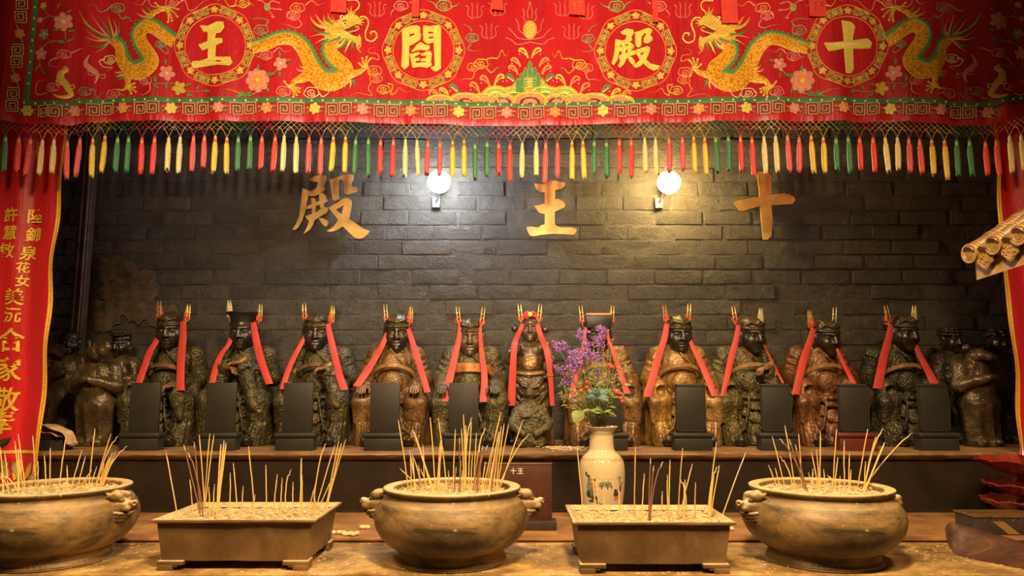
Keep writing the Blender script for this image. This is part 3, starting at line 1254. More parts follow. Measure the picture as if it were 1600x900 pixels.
def claw(e, x, y, tips, w=3.4):
    for tx, ty in tips:
        mx, my = (x + tx) / 2, (y + ty) / 2
        e.stroke([(x, y, w), (mx + 0.12 * (ty - y), my - 0.12 * (tx - x), w * 0.9), (tx, ty, w * 0.75)], w, 'gold', k=4)
        e.ell(tx, ty, w * 0.5, w * 0.5, 'yellow', 0, 6)
    e.ell(x, y, w * 1.1, w * 1.0, 'gold', 0, 8)


def dragon(fl):
    P1, P2 = crom(TAIL, 6), crom(BODY, 6)
    root = bpy.data.objects.new('dragon', None)
    COL.objects.link(root)
    root.parent = val
    root.empty_display_size = 0.05
    for P in (P1, P2):
        d = EM(fl)
        wide(d, P, 'scale')
        d.done('scaly_body', root)
    root['label'] = ('gold scaled dragon with its head to the left' if fl else 'gold scaled dragon with its head to the right')
    for P, i0, i1 in ((P1, 4, None), (P2, 0, 82)):
        e = EM(fl)
        finrow(e, P, -1, i0, i1)
        e.done('dorsal_fin', root)
        e = EM(fl)
        e.stroke([(p[0], p[1]) for p in offset(P, 1, 0.2)], 1.2, 'yellow', raw=True)
        e.done('belly_line', root)
    # legs and claws
    for name, legpts, cl, tips, fl_ in (
            ('leg', [(196, 112, 15), (200, 124, 10), (199, 138, 6)], (199, 138), [(185, 140), (206, 147), (213, 144), (212, 137), (211, 131)], [((190, 113), (180, 113), (179, 110)), ((192, 117), (183, 119), (180, 118)), ((194, 121), (186, 124), (183, 125))]),
            ('leg', [(226, 36, 11), (234, 30, 12), (242, 22, 9), (254, 17, 7), (260, 15, 6)], (260, 15), [(245, 7), (264, 36), (270, 34), (279, 28), (281, 17)], [((232, 29), (222, 26), (214, 21)), ((234, 26), (227, 20), (222, 14)), ((238, 23), (233, 15), (229, 11))]),
            ('leg', [(486, 116, 22), (474, 122, 15), (462, 127, 9), (456, 135, 7)], (455, 137), [(446, 129), (459, 152), (464, 149), (468, 144), (469, 139)], [((478, 110), (468, 111), (463, 106)), ((480, 106), (472, 106), (468, 101))]),
            ('leg', [(540, 120, 18), (553, 117, 12), (564, 113, 8), (573, 106, 6)], (573, 106), [(562, 101), (567, 93), (574, 91), (580, 94), (578, 118)], [((545, 128), (541, 134), (540, 141)), ((549, 128), (549, 135), (547, 141)), ((553, 127), (555, 134), (557, 141))])):
        e = EM(fl)
        P = crom(legpts, 5)
        wide(e, P, 'scale', 0.003)
        claw(e, cl[0], cl[1], tips)
        for j, f in enumerate(fl_):
            flame(e, f, 4, ('pink', 'gold', 'green')[j % 3])
        e.done(name, root)
    # tail flames
    e = EM(fl)
    for tip, mid, c, w in (((124, 18), (140, 42), 'gold', 5), ((142, 22), (156, 42), 'pink', 4), ((153, 26), (166, 42), 'green', 4.5), ((168, 25), (173, 42), 'gold', 4.5), ((176, 28), (182, 45), 'pink', 4), ((186, 33), (186, 50), 'green', 4.5), ((126, 32), (146, 48), 'green', 4.5), ((132, 45), (150, 58), 'pink', 4.5), ((131, 58), (150, 63), 'gold', 4), ((137, 71), (155, 73), 'green', 4), ((148, 83), (162, 73), 'pink', 3)):
        base = (178 if tip[0] > 160 else 172, 61)
        flame(e, [base, mid, tip], w, c)
    e.done('tail_flames', root)
    # head
    e = EM(fl)
    for pts, w, c in ((((740, 250), (650, 230), (600, 190), (575, 145)), 34, 'gold'), (((740, 240), (670, 200), (640, 160), (615, 130)), 30, 'orange'), (((760, 230), (700, 190), (690, 140)), 26, 'gold'),
                      (((770, 215), (730, 190), (700, 145)), 20, 'green'), (((790, 220), (740, 170), (725, 120)), 24, 'gold'), (((810, 210), (775, 180), (765, 140)), 20, 'orange'),
                      (((750, 300), (650, 285), (555, 228)), 26, 'green'), (((760, 320), (660, 305), (570, 325)), 22, 'orange'), (((770, 330), (690, 345), (620, 382)), 22, 'gold'),
                      (((840, 335), (770, 362), (690, 375)), 28, 'green'), (((850, 345), (790, 385), (720, 405)), 28, 'orange'), (((890, 345), (850, 405), (770, 440)), 28, 'green'),
                      (((880, 350), (820, 405), (760, 425)), 24, 'gold'), (((920, 355), (890, 420), (870, 470)), 26, 'gold'), (((945, 365), (935, 410), (925, 452)), 24, 'green'),
                      (((975, 380), (985, 430), (1018, 466)), 24, 'gold'), (((1000, 330), (1003, 400), (980, 440)), 24, 'gold')):
        flame(e, cB(pts), w / 5.4545, c)
    e.done('mane', root)
    e = EM(fl)
    e.poly(cB([(880, 270), (930, 240), (975, 220), (1000, 235), (990, 265), (960, 290), (940, 305), (900, 290)]), 'dark', lift=0.0022)
    e.poly(cB([(720, 250), (770, 225), (800, 195), (850, 172), (890, 138), (930, 128), (975, 148), (1003, 172), (998, 200), (960, 215), (940, 235), (900, 252), (868, 272), (900, 292), (950, 322), (985, 327), (1000, 305), (1006, 340), (1000, 400), (960, 380), (900, 362), (830, 345), (760, 340), (705, 335), (690, 300)]), 'gold', lift=0.003)
    for pts, w, c in ((((780, 235), (830, 200), (880, 170)), 10, 'yellow'), (((880, 260), (930, 235), (985, 205)), 9, 'yellow'), (((760, 300), (840, 300), (900, 330), (980, 345)), 9, 'yellow'), (((800, 265), (850, 255), (870, 280)), 12, 'orange'), (((900, 290), (945, 280), (985, 262), (985, 240), (960, 238)), 16, 'orange')):
        e.stroke(cB(pts), w / 5.4545, c, lift=0.0045)
    for ex, ey in ((872, 215), (848, 160)):
        q = cB([(ex, ey)])[0]
        e.ell(q[0], q[1], 3.6, 2.9, 'yellow')
        e.ell(q[0] + 0.4, q[1], 2.5, 2.1, 'white')
        e.ell(q[0] + 0.8, q[1] + 0.2, 1.5, 1.6, 'black')
        for j in range(4):
            e.stroke([(q[0] - 3 + 1.8 * j, q[1] - 2.6), (q[0] - 4 + 1.9 * j, q[1] - 5.6)], 1.1, 'black', k=1)
    for pts in (((930, 140), (905, 110), (885, 65)), ((940, 135), (925, 100), (928, 60)), ((950, 135), (955, 110), (985, 75)), ((985, 190), (1015, 178), (1045, 172)), ((988, 198), (1015, 200), (1042, 204)), ((980, 208), (1005, 216), (1025, 232))):
        flame(e, cB(pts), 4.2, 'gold')
    e.done('head', root)
    e = EM(fl)
    e.stroke(cB([(950, 110), (985, 80), (992, 40), (960, 10), (890, 14)]), 2.0, 'yellow')
    e.stroke(cB([(1000, 155), (1045, 155), (1072, 205), (1045, 290), (1055, 345), (1105, 360), (1142, 325), (1130, 282), (1092, 282), (1098, 305)]), 2.4, 'yellow')
    e.done('whisker', root)


dragon(False)
dragon(True)

# ---- clouds, flower sprays, bats, flames; left half and its mirror image
CLOUDS = [
    (185, 13, 8.5, 'sage', [[(175, 8), (165, 16), (155, 18), (148, 8), (137, 11)], [(186, 23), (192, 30), (200, 27), (207, 34), (216, 31)]], 1),
    (270, 6, 8, 'pink', [[(262, 12), (240, 12), (232, 1), (222, 9), (207, 5)], [(278, 8), (290, 2), (296, 17), (306, 15), (318, 4), (328, 2)]], -1),
    (380, 6, 9, 'gold', [[(370, 10), (360, 12), (352, 2), (341, 4)], [(388, 6), (394, 8), (400, 13)]], -1),
    (102, 86, 8, 'pink', [[(112, 83), (120, 79), (126, 76), (132, 77)], [(94, 92), (83, 96), (79, 104), (96, 107)]], 1),
    (170, 92, 8, 'cream', [[(162, 90), (154, 95), (160, 103), (174, 104), (164, 110)]], -1),
    (85, 139, 8, 'pink', [[(76, 146), (58, 147), (55, 135), (60, 126), (76, 124)]], 1),
    (132, 143, 8, 'sage', [[(140, 142), (146, 139), (150, 152), (156, 146), (160, 143)], [(124, 152), (118, 156), (110, 155)]], 1),
    (175, 146, 9, 'pink', [[(184, 143), (190, 148), (198, 151)]], -1),
    (229, 127, 8, 'pink', [[(236, 133), (236, 143), (226, 149), (214, 147)]], 1),
    (252, 71, 6, 'sage', [[(250, 76), (260, 84), (264, 80), (258, 74), (245, 73)]], -1),
    (409, 48, 9, 'sage', [[(416, 42), (420, 34), (408, 30), (396, 31), (390, 28)]], 1),
    (466, 14, 9, 'orange', [[(478, 10), (488, 3), (498, 10), (508, 6)], [(454, 22), (448, 30)]], 1),
    (459, 26, 8, 'pink', [[(468, 32), (472, 40), (464, 45), (450, 41), (438, 40)]], -1),
    (417, 88, 8, 'pink', [[(428, 84), (438, 77), (446, 83), (455, 80)], [(408, 90), (398, 88)]], 1),
    (444, 144, 9, 'pink', [], 1),
    (487, 145, 10, 'cream', [[(498, 144), (504, 152), (512, 149), (518, 142), (530, 147)]], 1),
    (586, 112, 9, 'orange', [[(574, 100), (580, 92), (592, 95), (590, 86), (577, 84), (578, 78), (588, 75)]], 1),
    (588, 124, 8, 'orange', [[(580, 130), (576, 140), (582, 150), (560, 147), (546, 153)]], -1),
    (600, 141, 8, 'gold', [[(606, 132), (614, 134), (611, 148), (618, 146), (624, 138), (634, 145), (645, 144)]], 1),
    (627, 10, 9, 'pink', [[(616, 16), (611, 22), (613, 29)], [(640, 6), (648, 2)]], 1),
    (694, 10, 10, 'lime', [[(684, 12), (676, 5), (667, 2)], [(704, 12), (712, 10), (720, 4)]], 1),
    (738, 60, 8, 'sage', [[(738, 50), (732, 42), (721, 38)], [(736, 70), (731, 78), (742, 81), (752, 79)]], 1),
    (752, 101, 9, 'gold', [[(760, 94), (768, 92), (778, 92), (784, 80), (790, 90), (796, 80)], [(760, 108), (768, 115), (776, 108), (782, 107)]], 1),
    (740, 106, 8, 'orange', [[(742, 114), (738, 124), (728, 124), (716, 128)]], -1),
]
for fl in (False, True):
    for x, y, s, c, tails, fx in CLOUDS:
        e = EM(fl)
        cloud(e, x, y, s, c, tails, fx)
        e.done('cloud')
    e = EM(fl)   # flowering branch at the outer side
    for pts in (((68, 10), (74, 22), (84, 28)), ((62, 30), (78, 25)), ((98, 30), (103, 48), (104, 64)), ((70, 54), (78, 64), (92, 66), (102, 65)), ((92, 66), (70, 70), (62, 86), (60, 102), (55, 108)), ((62, 100), (66, 110), (74, 114))):
        e.stroke(pts, 1.3, 'sage', k=5)
    bloom(e, 101, 36, 15, 'pink', 'cream', 6, 0.4)
    bloom(e, 68, 9, 6, 'gold', 'cream', 5)
    bloom(e, 62, 31, 5, 'pink', 'cream', 5)
    bloom(e, 69, 53, 9, 'sage', 'cream', 5)
    bloom(e, 64, 84, 10, 'pink', 'cream', 5, 1.0)
    for a in ((84, 28, 0.0, 7), (92, 14, -1.0, 8), (106, 22, -0.6, 9), (96, 49, PI, 10), (108, 50, -0.2, 9), (92, 66, 0.2, 12), (106, 66, -0.4, 10), (59, 103, 2.2, 9), (66, 110, 0.7, 10)):
        leaf(e, *a)
    e.done('flower_spray')
    e = EM(fl)
    for pts in (((262, 118), (262, 130), (246, 132)), ((262, 130), (275, 131), (283, 138), (296, 143), (318, 141))):
        e.stroke(pts, 1.3, 'sage', k=5)
    bloom(e, 262, 115, 12, 'pink', 'cream', 5, 0.2)
    bloom(e, 280, 138, 11, 'gold', 'yellow', 5, 0.6)
    for a in ((260, 102, -1.6, 9), (246, 131, -1.8, 12), (250, 140, -2.4, 11), (261, 131, 1.5, 10), (290, 134, -0.3, 9), (292, 146, 0.5, 9), (306, 140, -1.0, 8), (318, 141, 0.2, 11)):
        leaf(e, *a)
    e.done('flower_spray')
    e = EM(fl)
    e.stroke([(418, 120), (428, 116), (437, 108), (440, 102)], 1.4, 'sage', k=5)
    peony(e, 403, 126, 17)
    bloom(e, 440, 102, 11, 'pink', 'cream', 5, 0.5)
    for a in ((404, 112, -1.5, 10), (394, 117, -2.6, 10), (417, 118, 0.0, 14), (416, 136, 1.0, 10), (438, 114, 1.3, 9), (440, 92, -1.8, 10), (448, 97, -0.2, 9)):
        leaf(e, *a)
    for a in ((384, 150, -2.3, 12), (384, 150, -0.6, 12), (380, 148, PI - 0.2, 12)):
        leaf(e, *a)
    flame(e, [(385, 150), (365, 142), (348, 140)], 2.4, 'gold')
    flame(e, [(388, 150), (402, 145), (418, 145)], 2.4, 'sage')
    e.done('flower_spray')
    for pts, c in (([(102, 106, 4), (106, 110, 6), (98, 116, 9), (98, 126, 12), (104, 132, 10), (108, 140, 9), (112, 148, 7), (104, 153, 6), (94, 153, 4), (88, 150, 2)], 'gold'), ([(140, 86, 2), (136, 92, 4), (134, 100, 8), (142, 108, 9), (150, 114, 7), (150, 122, 4), (147, 129, 3)], 'pink')):
        e = EM(fl)
        e.stroke(pts, 5, c, k=5)
        x, y = pts[4][:2]
        e.ell(x, y, 4, 3, 'green')
        for q in ((-1, 0.4), (-1, -0.5), (1, 0.2), (1, 0.9)):
            e.stroke([(x, y), (x + q[0] * 8, y + q[1] * 8), (x + q[0] * 13, y + q[1] * 5), (x + q[0] * 10, y + q[1] * 2)], 1.6, c, k=4)
        e.done('bat')
    e = EM(fl)
    e.ell(419, 13, 5, 6, 'lime')
    e.ell(419, 12, 3, 3, 'green')
    for q in ((426, 4, 440, 8), (428, 16, 442, 18), (424, 22, 430, 30), (412, 4, 405, 2)):
        e.stroke([(419, 13), (q[0], q[1]), (q[2], q[3]), (q[2] - 5, q[3] - 2)], 2.0, 'pink', k=4)
    e.done('bat')
    for fx, fy in ((590, 16), (742, 18), (778, 14), (764, 50)):
        e = EM(fl)
        for dx, h in ((-11, 18), (-4, 26), (4, 24), (11, 16)):
            e.stroke([(fx + dx * 0.3, fy + 12), (fx + dx * 1.0, fy + 6), (fx + dx * 0.9, fy - h * 0.3), (fx + dx * 1.3, fy - h * 0.5)], 1.2, 'pink', k=4)
        e.done('small_flame')

# ---- pearl among flames and the mountain above the waves
e = EM()
for fl2 in (-1, 1):
    for pts in (((0, 66), (20, 70), (28, 64), (38, 60)), ((0, 62), (18, 60), (26, 52), (33, 45)), ((6, 56), (16, 48), (18, 38), (22, 30)), ((6, 34), (10, 28), (9, 20), (11, 14)), ((2, 30), (4, 20), (2, 12), (0, 2))):
        e.stroke([(828 + fl2 * a, b) for a, b in pts], 1.5, 'pink', k=5)
e.done('flame_halo')
e = EM()
e.ell(828, 47, 11, 15, 'orange', 0, 16)
e.ell(828, 47, 9, 13, 'gold', 0, 16)
e.done('pearl')


def hill(cx, base, r, h, cols):
    e = EM()
    n = len(cols)
    for i, c in enumerate(cols):
        k = 1 - (i + 0.5) / n
        pts = [(cx - r * k * math.cos(PI * j / 14), base - h * k * math.sin(PI * j / 14) ** 0.9, (r + h) / 2 / n * 1.05) for j in range(15)]
        e.stroke(pts, 3, c, raw=True, lift=0.0022 + HILL[0] * 0.0004, dome=0.12)
    HILL[0] += 1
    pts = [(cx - r * math.cos(PI * j / 14), base - h * math.sin(PI * j / 14) ** 0.9) for j in range(15)]
    e.stroke(pts, 1.6, 'gold', raw=True, lift=0.003 + HILL[0] * 0.0004)
    return e.done('wave')


HILL = [0]
Y0 = 163
mtn = EM()
for i, (dx, top) in enumerate(((0, 100), (-7, 110), (7, 110), (-13, 119), (13, 119), (-19, 128), (19, 128))):
    mtn.poly([(828 + dx - 3.2, 146), (828 + dx - 2.6, top), (828 + dx, top - 4), (828 + dx + 2.6, top), (828 + dx + 3.2, 146)], 'green')
    mtn.stroke([(828 + dx - 3.6, 146), (828 + dx - 3, top), (828 + dx, top - 5), (828 + dx + 3, top), (828 + dx + 3.6, 146)], 1.5, 'gold', raw=True)
mtn.done('mountain')
hill(828, 146, 30, 24, ['gold', 'yellow', 'gold', 'yellow', 'orange', 'orange'])
for s in (-1, 1):
    hill(828 + s * 22, 158, 31, 22, ['gold', 'lime', 'yellow', 'green', 'lime', 'green'])
    hill(828 + s * 53, 156, 24, 20, ['gold', 'lime', 'yellow', 'green', 'green'])
    hill(828 + s * 42, Y0 + 0, 22, 15, ['gold', 'pink', 'dark', 'pink', 'orange'])
    hill(828 + s * 72, Y0 - 2, 24, 14, ['gold', 'orange', 'pink', 'orange', 'pink'])
    hill(828 + s * 100, Y0 - 3, 26, 14, ['gold', 'pink', 'orange', 'dark', 'pink'])
    hill(828 + s * 140, Y0 - 3, 22, 10, ['gold', 'orange', 'pink', 'orange'])
hill(828, Y0 + 1, 28, 20, ['gold', 'orange', 'pink', 'dark', 'orange', 'pink', 'dark'])
for s in (-1, 1):
    for x, y, h, c, dirn in ((0, 92, 16, 'gold', 1), (12, 106, 14, 'orange', 1), (16, 118, 14, 'orange', 1), (20, 134, 16, 'green', 1), (52, 136, 18, 'gold', -1), (60, 138, 18, 'orange', 1), (76, 148, 18, 'orange', 1), (108, 150, 16, 'green', 1), (124, 152, 12, 'gold', 1), (140, 152, 10, 'orange', 1)):
        e = EM()
        X = 828 + s * (x + 3)
        dd = s * dirn
        e.stroke([(X, y), (X + dd * 2, y - h * 0.5), (X + dd * 6, y - h * 0.9), (X + dd * 11, y - h), (X + dd * 14, y - h * 0.8), (X + dd * 12, y - h * 0.62)], 3.4, c, k=4)
        for j in range(3):
            e.ell(X + dd * (4 + 3 * j), y - h * (0.45 + 0.14 * j) + 1, 1.7, 1.7, 'cream' if c == 'green' else c, 0, 6)
        e.ell(X + dd * 13, y - h * 0.35, 0.9, 0.9, 'white', 0, 6)
        e.done('wave_spray')

# ------------------------------------------------------------------ knotted net and tassels under the hem
TC = {'red': m_thread('red_tassel_silk', (0.80, 0.055, 0.035), 0.3, scale=150), 'pink': m_thread('rose_tassel_silk', (0.78, 0.10, 0.085), 0.3, scale=150), 'yellow': m_thread('yellow_tassel_silk', (0.88, 0.52, 0.05), 0.3, scale=150), 'cream': m_thread('cream_tassel_silk', (0.84, 0.62, 0.26), 0.25, scale=150), 'green': m_thread('green_tassel_silk', (0.055, 0.20, 0.065), 0.3, scale=150)}
TN = list(TC)
pairs = {'g': 'green', 'r': 'red', 'c': 'cream', 'p': 'pink', 'y': 'yellow'}
TX = [(-12, 'g'), (6, 'g'), (27, 'r'), (45, 'r'), (64, 'c'), (82, 'c'), (103, 'p'), (123, 'p'), (143, 'y'), (162, 'y'), (182, 'g'), (199, 'g'), (220, 'r'), (240, 'r'), (262, 'c'), (280, 'c'), (301, 'p'), (318, 'p'), (335, 'y'), (353, 'y'), (371, 'g'), (390, 'g'), (408, 'r'), (429, 'r'), (443, 'c'), (462, 'c'), (482, 'p'), (501, 'p'), (520, 'y'), (539, 'y'), (555, 'g'), (575, 'g'), (594, 'r'), (614, 'r'), (633, 'c'), (651, 'c'), (668, 'p'), (687, 'p'), (707, 'y'), (725, 'y'), (742, 'g'), (761, 'g'), (779, 'r'), (797, 'r'), (816, 'c'), (838, 'c'), (853, 'p'), (871, 'p'), (894, 'y'), (911, 'y'), (929, 'g'), (948, 'g'), (968, 'r'), (987, 'r'), (1008, 'c'), (1025, 'c'), (1046, 'p'), (1067, 'p'), (1085, 'y'), (1102, 'y'), (1119, 'g'), (1139, 'g'), (1158, 'r'), (1176, 'r'), (1195, 'c'), (1213, 'c'), (1232, 'p'), (1250, 'p'), (1269, 'y'), (1288, 'y'), (1308, 'g'), (1327, 'g'), (1345, 'r'), (1366, 'r'), (1385, 'c'), (1404, 'c'), (1422, 'p'), (1439, 'p'), (1458, 'y'), (1478, 'y'), (1497, 'g'), (1517, 'g'), (1542, 'r'), (1559, 'r'), (1580, 'c'), (1598, 'c'), (1616, 'p'), (1634, 'p')]


def tassel_mesh(c, seed):
    r = random.Random(seed)
    b = MB()
    rings = [(0.0, 0.0020), (0.004, 0.0062), (0.010, 0.0066), (0.013, 0.0050)]
    n = 18
    V, F = [], []
    for z, rad in rings:
        for k in range(n):
            t = 2 * PI * k / n
            V.append((rad * math.cos(t), rad * math.sin(t), -z))
    L = r.uniform(0.150, 0.168)
    prof = [(0.030, 0.0072), (0.036, 0.0104), (0.075, 0.0122), (0.120, 0.0118), (0.85 * L + 0.02, 0.0112), (L + 0.012, 0.0104)]
    ln = [r.uniform(-0.016, 0.010) for _ in range(n)]
    sway = r.uniform(-0.005, 0.005)
    for i, (z, rad) in enumerate(prof):
        for k in range(n):
            t = 2 * PI * k / n
            q = rad * 0.86 * (1.0 + (0.20 if k % 2 else -0.20)) * (1 + r.uniform(-0.08, 0.08))
            zz = z + (ln[k] if i == len(prof) - 1 else (0.4 * ln[k] if i == len(prof) - 2 else 0))
            V.append((q * math.cos(t) + sway * (z / L) ** 2, q * math.sin(t), -zz))
    m = len(rings) + len(prof)
    for i in range(m - 1):
        for k in range(n):
            k2 = (k + 1) % n
            F.append((i * n + k, (i + 1) * n + k, (i + 1) * n + k2, i * n + k2))
    F.append(tuple(range(n)))
    F.append(tuple(reversed(range((m - 1) * n, m * n))))
    b.add(V, F)
    return mesh_np('tassel', b.v, b.f, TC[c])


def wrap_mesh(mats, stripes):
    b = MB()
    b.lathe([(0.0060, -0.013), (0.0074, -0.015), (0.0074, -0.030), (0.0068, -0.032)], 10, mi=0)
    if stripes:
        for z in (-0.018, -0.023, -0.028):
            b.lathe([(0.0074, z + 0.002), (0.0082, z), (0.0074, z - 0.002)], 10, mi=1)
    return mesh_np('wrap', b.v, b.f, mats, True, b.m)


tmesh = {c: [tassel_mesh(c, 31 + 7 * i + hash(c) % 1 + TN.index(c)) for i in range(4)] for c in TN}
wmesh = {c: wrap_mesh([{'green': SILK['lime'], 'cream': TC['cream'], 'yellow': TC['yellow'], 'red': SILK['orange'], 'pink': SILK['orange']}[c], TC['red']], c == 'yellow') for c in TN}


def tmap(x, y, dy=0.0):
    p = at(x, y, VAL_Y)
    return Vector((p.x, VAL_Y + 0.012 + dy, p.z))


net = MB()


def strand(pts, c, dy=0.0, r=0.0011):
    net.tube([tmap(a, b, dy) for a, b in pts], r, 3, False, TN.index(c))


tr_ = random.Random(77)
for i, (x, cc) in enumerate(TX):
    c = pairs[cc]
    y = hem(x) + 23 + tr_.uniform(-1.5, 2.5)
    p = tmap(x, y)
    o = link('tassel', tmesh[c][i % 4], val)
    o.location = p - val.location
    o.rotation_euler = (0, tr_.uniform(-0.03, 0.03), tr_.uniform(0, 6))
    o.scale = (1.0, 1.0, tr_.uniform(0.94, 1.06))
    o['label'] = {'red': 'red silk tassel', 'pink': 'rose-pink silk tassel', 'yellow': 'yellow silk tassel with red-ringed neck', 'cream': 'cream silk tassel', 'green': 'green silk tassel'}[c]
    wo = link('wrap', wmesh[c], o)
    # the cord it hangs by, spread into two legs, and arches to its neighbours
    for sg in (-1, 1):
        strand([(x, y + 0.5), (x + sg * 2.5, y - 5), (x + sg * 5, y - 10), (x + sg * 9, hem(x) + 8)], c, 0.0, 0.0010)
# the net: two families of slanting threads
k = 0
xx = -16.0
while xx < 1650:
    c = 'cream'
    best = min(TX, key=lambda q: abs(q[0] - xx))
    c = pairs[best[1]]
    for sg in (-1, 1):
        pts = []
        for j in range(5):
            t = j / 4
            px_ = xx + sg * 18.6 * t
            pts.append((px_, hem(px_) - 3 + t * 17))
        strand(pts, c, 0.001 * sg, 0.0008)
    xx += 9.3
tag(net.build('knotted_net', [TC[c] for c in TN], val, ang=180), kind='stuff')

# ------------------------------------------------------------------ side banners
def text_tris(ch, bold=0.018):
    cu = bpy.data.curves.new('glyph', 'FONT')
    cu.body = ch
    cu.resolution_u = 3
    cu.offset = bold
    o = bpy.data.objects.new('glyph', cu)
    COL.objects.link(o)
    bpy.context.view_layer.update()
    dg = bpy.context.evaluated_depsgraph_get()
    me = bpy.data.meshes.new_from_object(o.evaluated_get(dg))
    V = [(v.co.x, v.co.y) for v in me.vertices]
    F = [tuple(p.vertices) for p in me.polygons]
    bpy.data.objects.remove(o)
    bpy.data.curves.remove(cu)
    bpy.data.meshes.remove(me)
    return V, F


def banner(side):
    d = 3.395
    if side < 0:
        x1 = at(105, 195, d).x
        x0 = at(-95, 195, d).x
        lab = 'long red satin side banner with gold lettering at the left edge of the altar'
    else:
        x0 = at(1549, 195, d).x
        x1 = at(1740, 195, d).x
        lab = 'long red satin side banner with gold edging at the right edge of the altar'
    zt, zb = 3.45, at(60, 762, d).z
    zs = at(60, 705, d).z

    def wv(X, Z):
        e_ = (x1 - X) if side < 0 else (X - x0)
        return 0.010 * math.sin(X * 24 + side) + 0.006 * math.sin(X * 51 + Z * 2.0) + 0.004 * math.sin(Z * 6 + X * 3) + (0.008 * math.exp(-abs(e_) * 30) * math.sin(Z * 14) if True else 0)

    t = thing('side_banner', ((x0 + x1) / 2, d, zb), lab, 'banner', 'side banners')

    def edge(X, Z):
        return 0.006 * math.sin(Z * 5.0) + 0.003 * math.sin(Z * 17)

    def grid(name, xa, xb, za, zb_, mat, lift, nx=40, nz=90):
        V, F = [], []
        for i in range(nx + 1):
            for j in range(nz + 1):
                X, Z = xa + (xb - xa) * i / nx, za + (zb_ - za) * j / nz
                V.append((X + edge(X, Z), d + wv(X, Z) - lift, Z))
        for i in range(nx):
            for j in range(nz):
                a = i * (nz + 1) + j
                F.append((a, a + nz + 1, a + nz + 2, a + 1))
        return MB().add(V, F).build(name, mat, t, ang=180)
    grid('cloth', x0, x1, zs, zt, M['banner'], 0)
    grid('lower_panel', x0, x1, zb, zs, M['banner'], 0, 40, 16)
    xe = x1 if side < 0 else x0
    sg = -1 if side < 0 else 1
    for k, (a, b, mt) in enumerate(((0.0, 0.0075, SILK['gold']), (0.0095, 0.019, SILK['gold']))):
        xa, xb = sorted((xe + sg * a, xe + sg * b))
        grid('gold_edging', xa, xb, zb, zt, mt, 0.003, 2, 120)
    grid('gold_edging', x0, x1 - 0.0, zs - 0.010, zs + 0.004, SILK['gold'], 0.003, 40, 2)
    if side > 0:
        return t

    def place(px_, py_, V, F, s, name='lettering', asp=1.0):
        c = at(px_, py_, d)
        mpp = 0.00305
        out = []
        for a, b in V:
            X, Z = c.x + (a - 0.5) * s * mpp * asp, c.z + (b - 0.38) * s * mpp
            out.append((X + edge(X, Z), d + wv(X, Z) - 0.0035 - 0.0004 * ((a * 7) % 1), Z))
        return MB().add(out, F).build(name, SILK['gold'], t, smooth=False)
    for ch, px_, py_, s in (('許', 20, 336, 24), ('慧', 19, 364, 24), ('敏', 16, 392, 25), ('陸', 54, 337, 24), ('錦', 53, 366, 24), ('泉', 47, 395, 24), ('花', 39, 418, 18), ('女', 37, 439, 19), ('美', 24, 464, 27), ('沅', 21, 492, 25), ('合', 18, 531, 38), ('家', 11, 577, 38), ('敬', 8, 624, 38), ('奉', 4, 659, 38)):
        V, F = text_tris(ch)
        place(px_, py_, V, F, s)
    # leaf-shaped embroidery of the lower panel
    for k, (lx, ly, ang, L) in enumerate(((2, 750, -1.2, 30), (12, 752, -1.75, 36), (20, 752, -1.25, 36), (30, 752, -1.9, 34), (36, 752, -1.1, 34), (44, 752, -0.7, 26), (26, 735, -1.5, 22))):
        b = []
        ca, sa = math.cos(ang), math.sin(ang)
        P = [(lx + L * (u * ca - v * sa), ly + L * (u * sa + v * ca)) for u, v in ((0, 0), (0.3, 0.14), (0.65, 0.16), (1, 0), (0.65, -0.16), (0.3, -0.14))]
        vv = []
        for a, c_ in P:
            q = at(a, c_, d)
            vv.append((q.x, d + wv(q.x, q.z) - 0.003 - 0.0005 * k, q.z))
        MB().add(vv, [(5, 4, 3, 2, 1, 0)]).build('leaf_motif', SILK['sage' if k % 2 else 'gold'], t, smooth=False)
    return t


banner(-1)
banner(1)

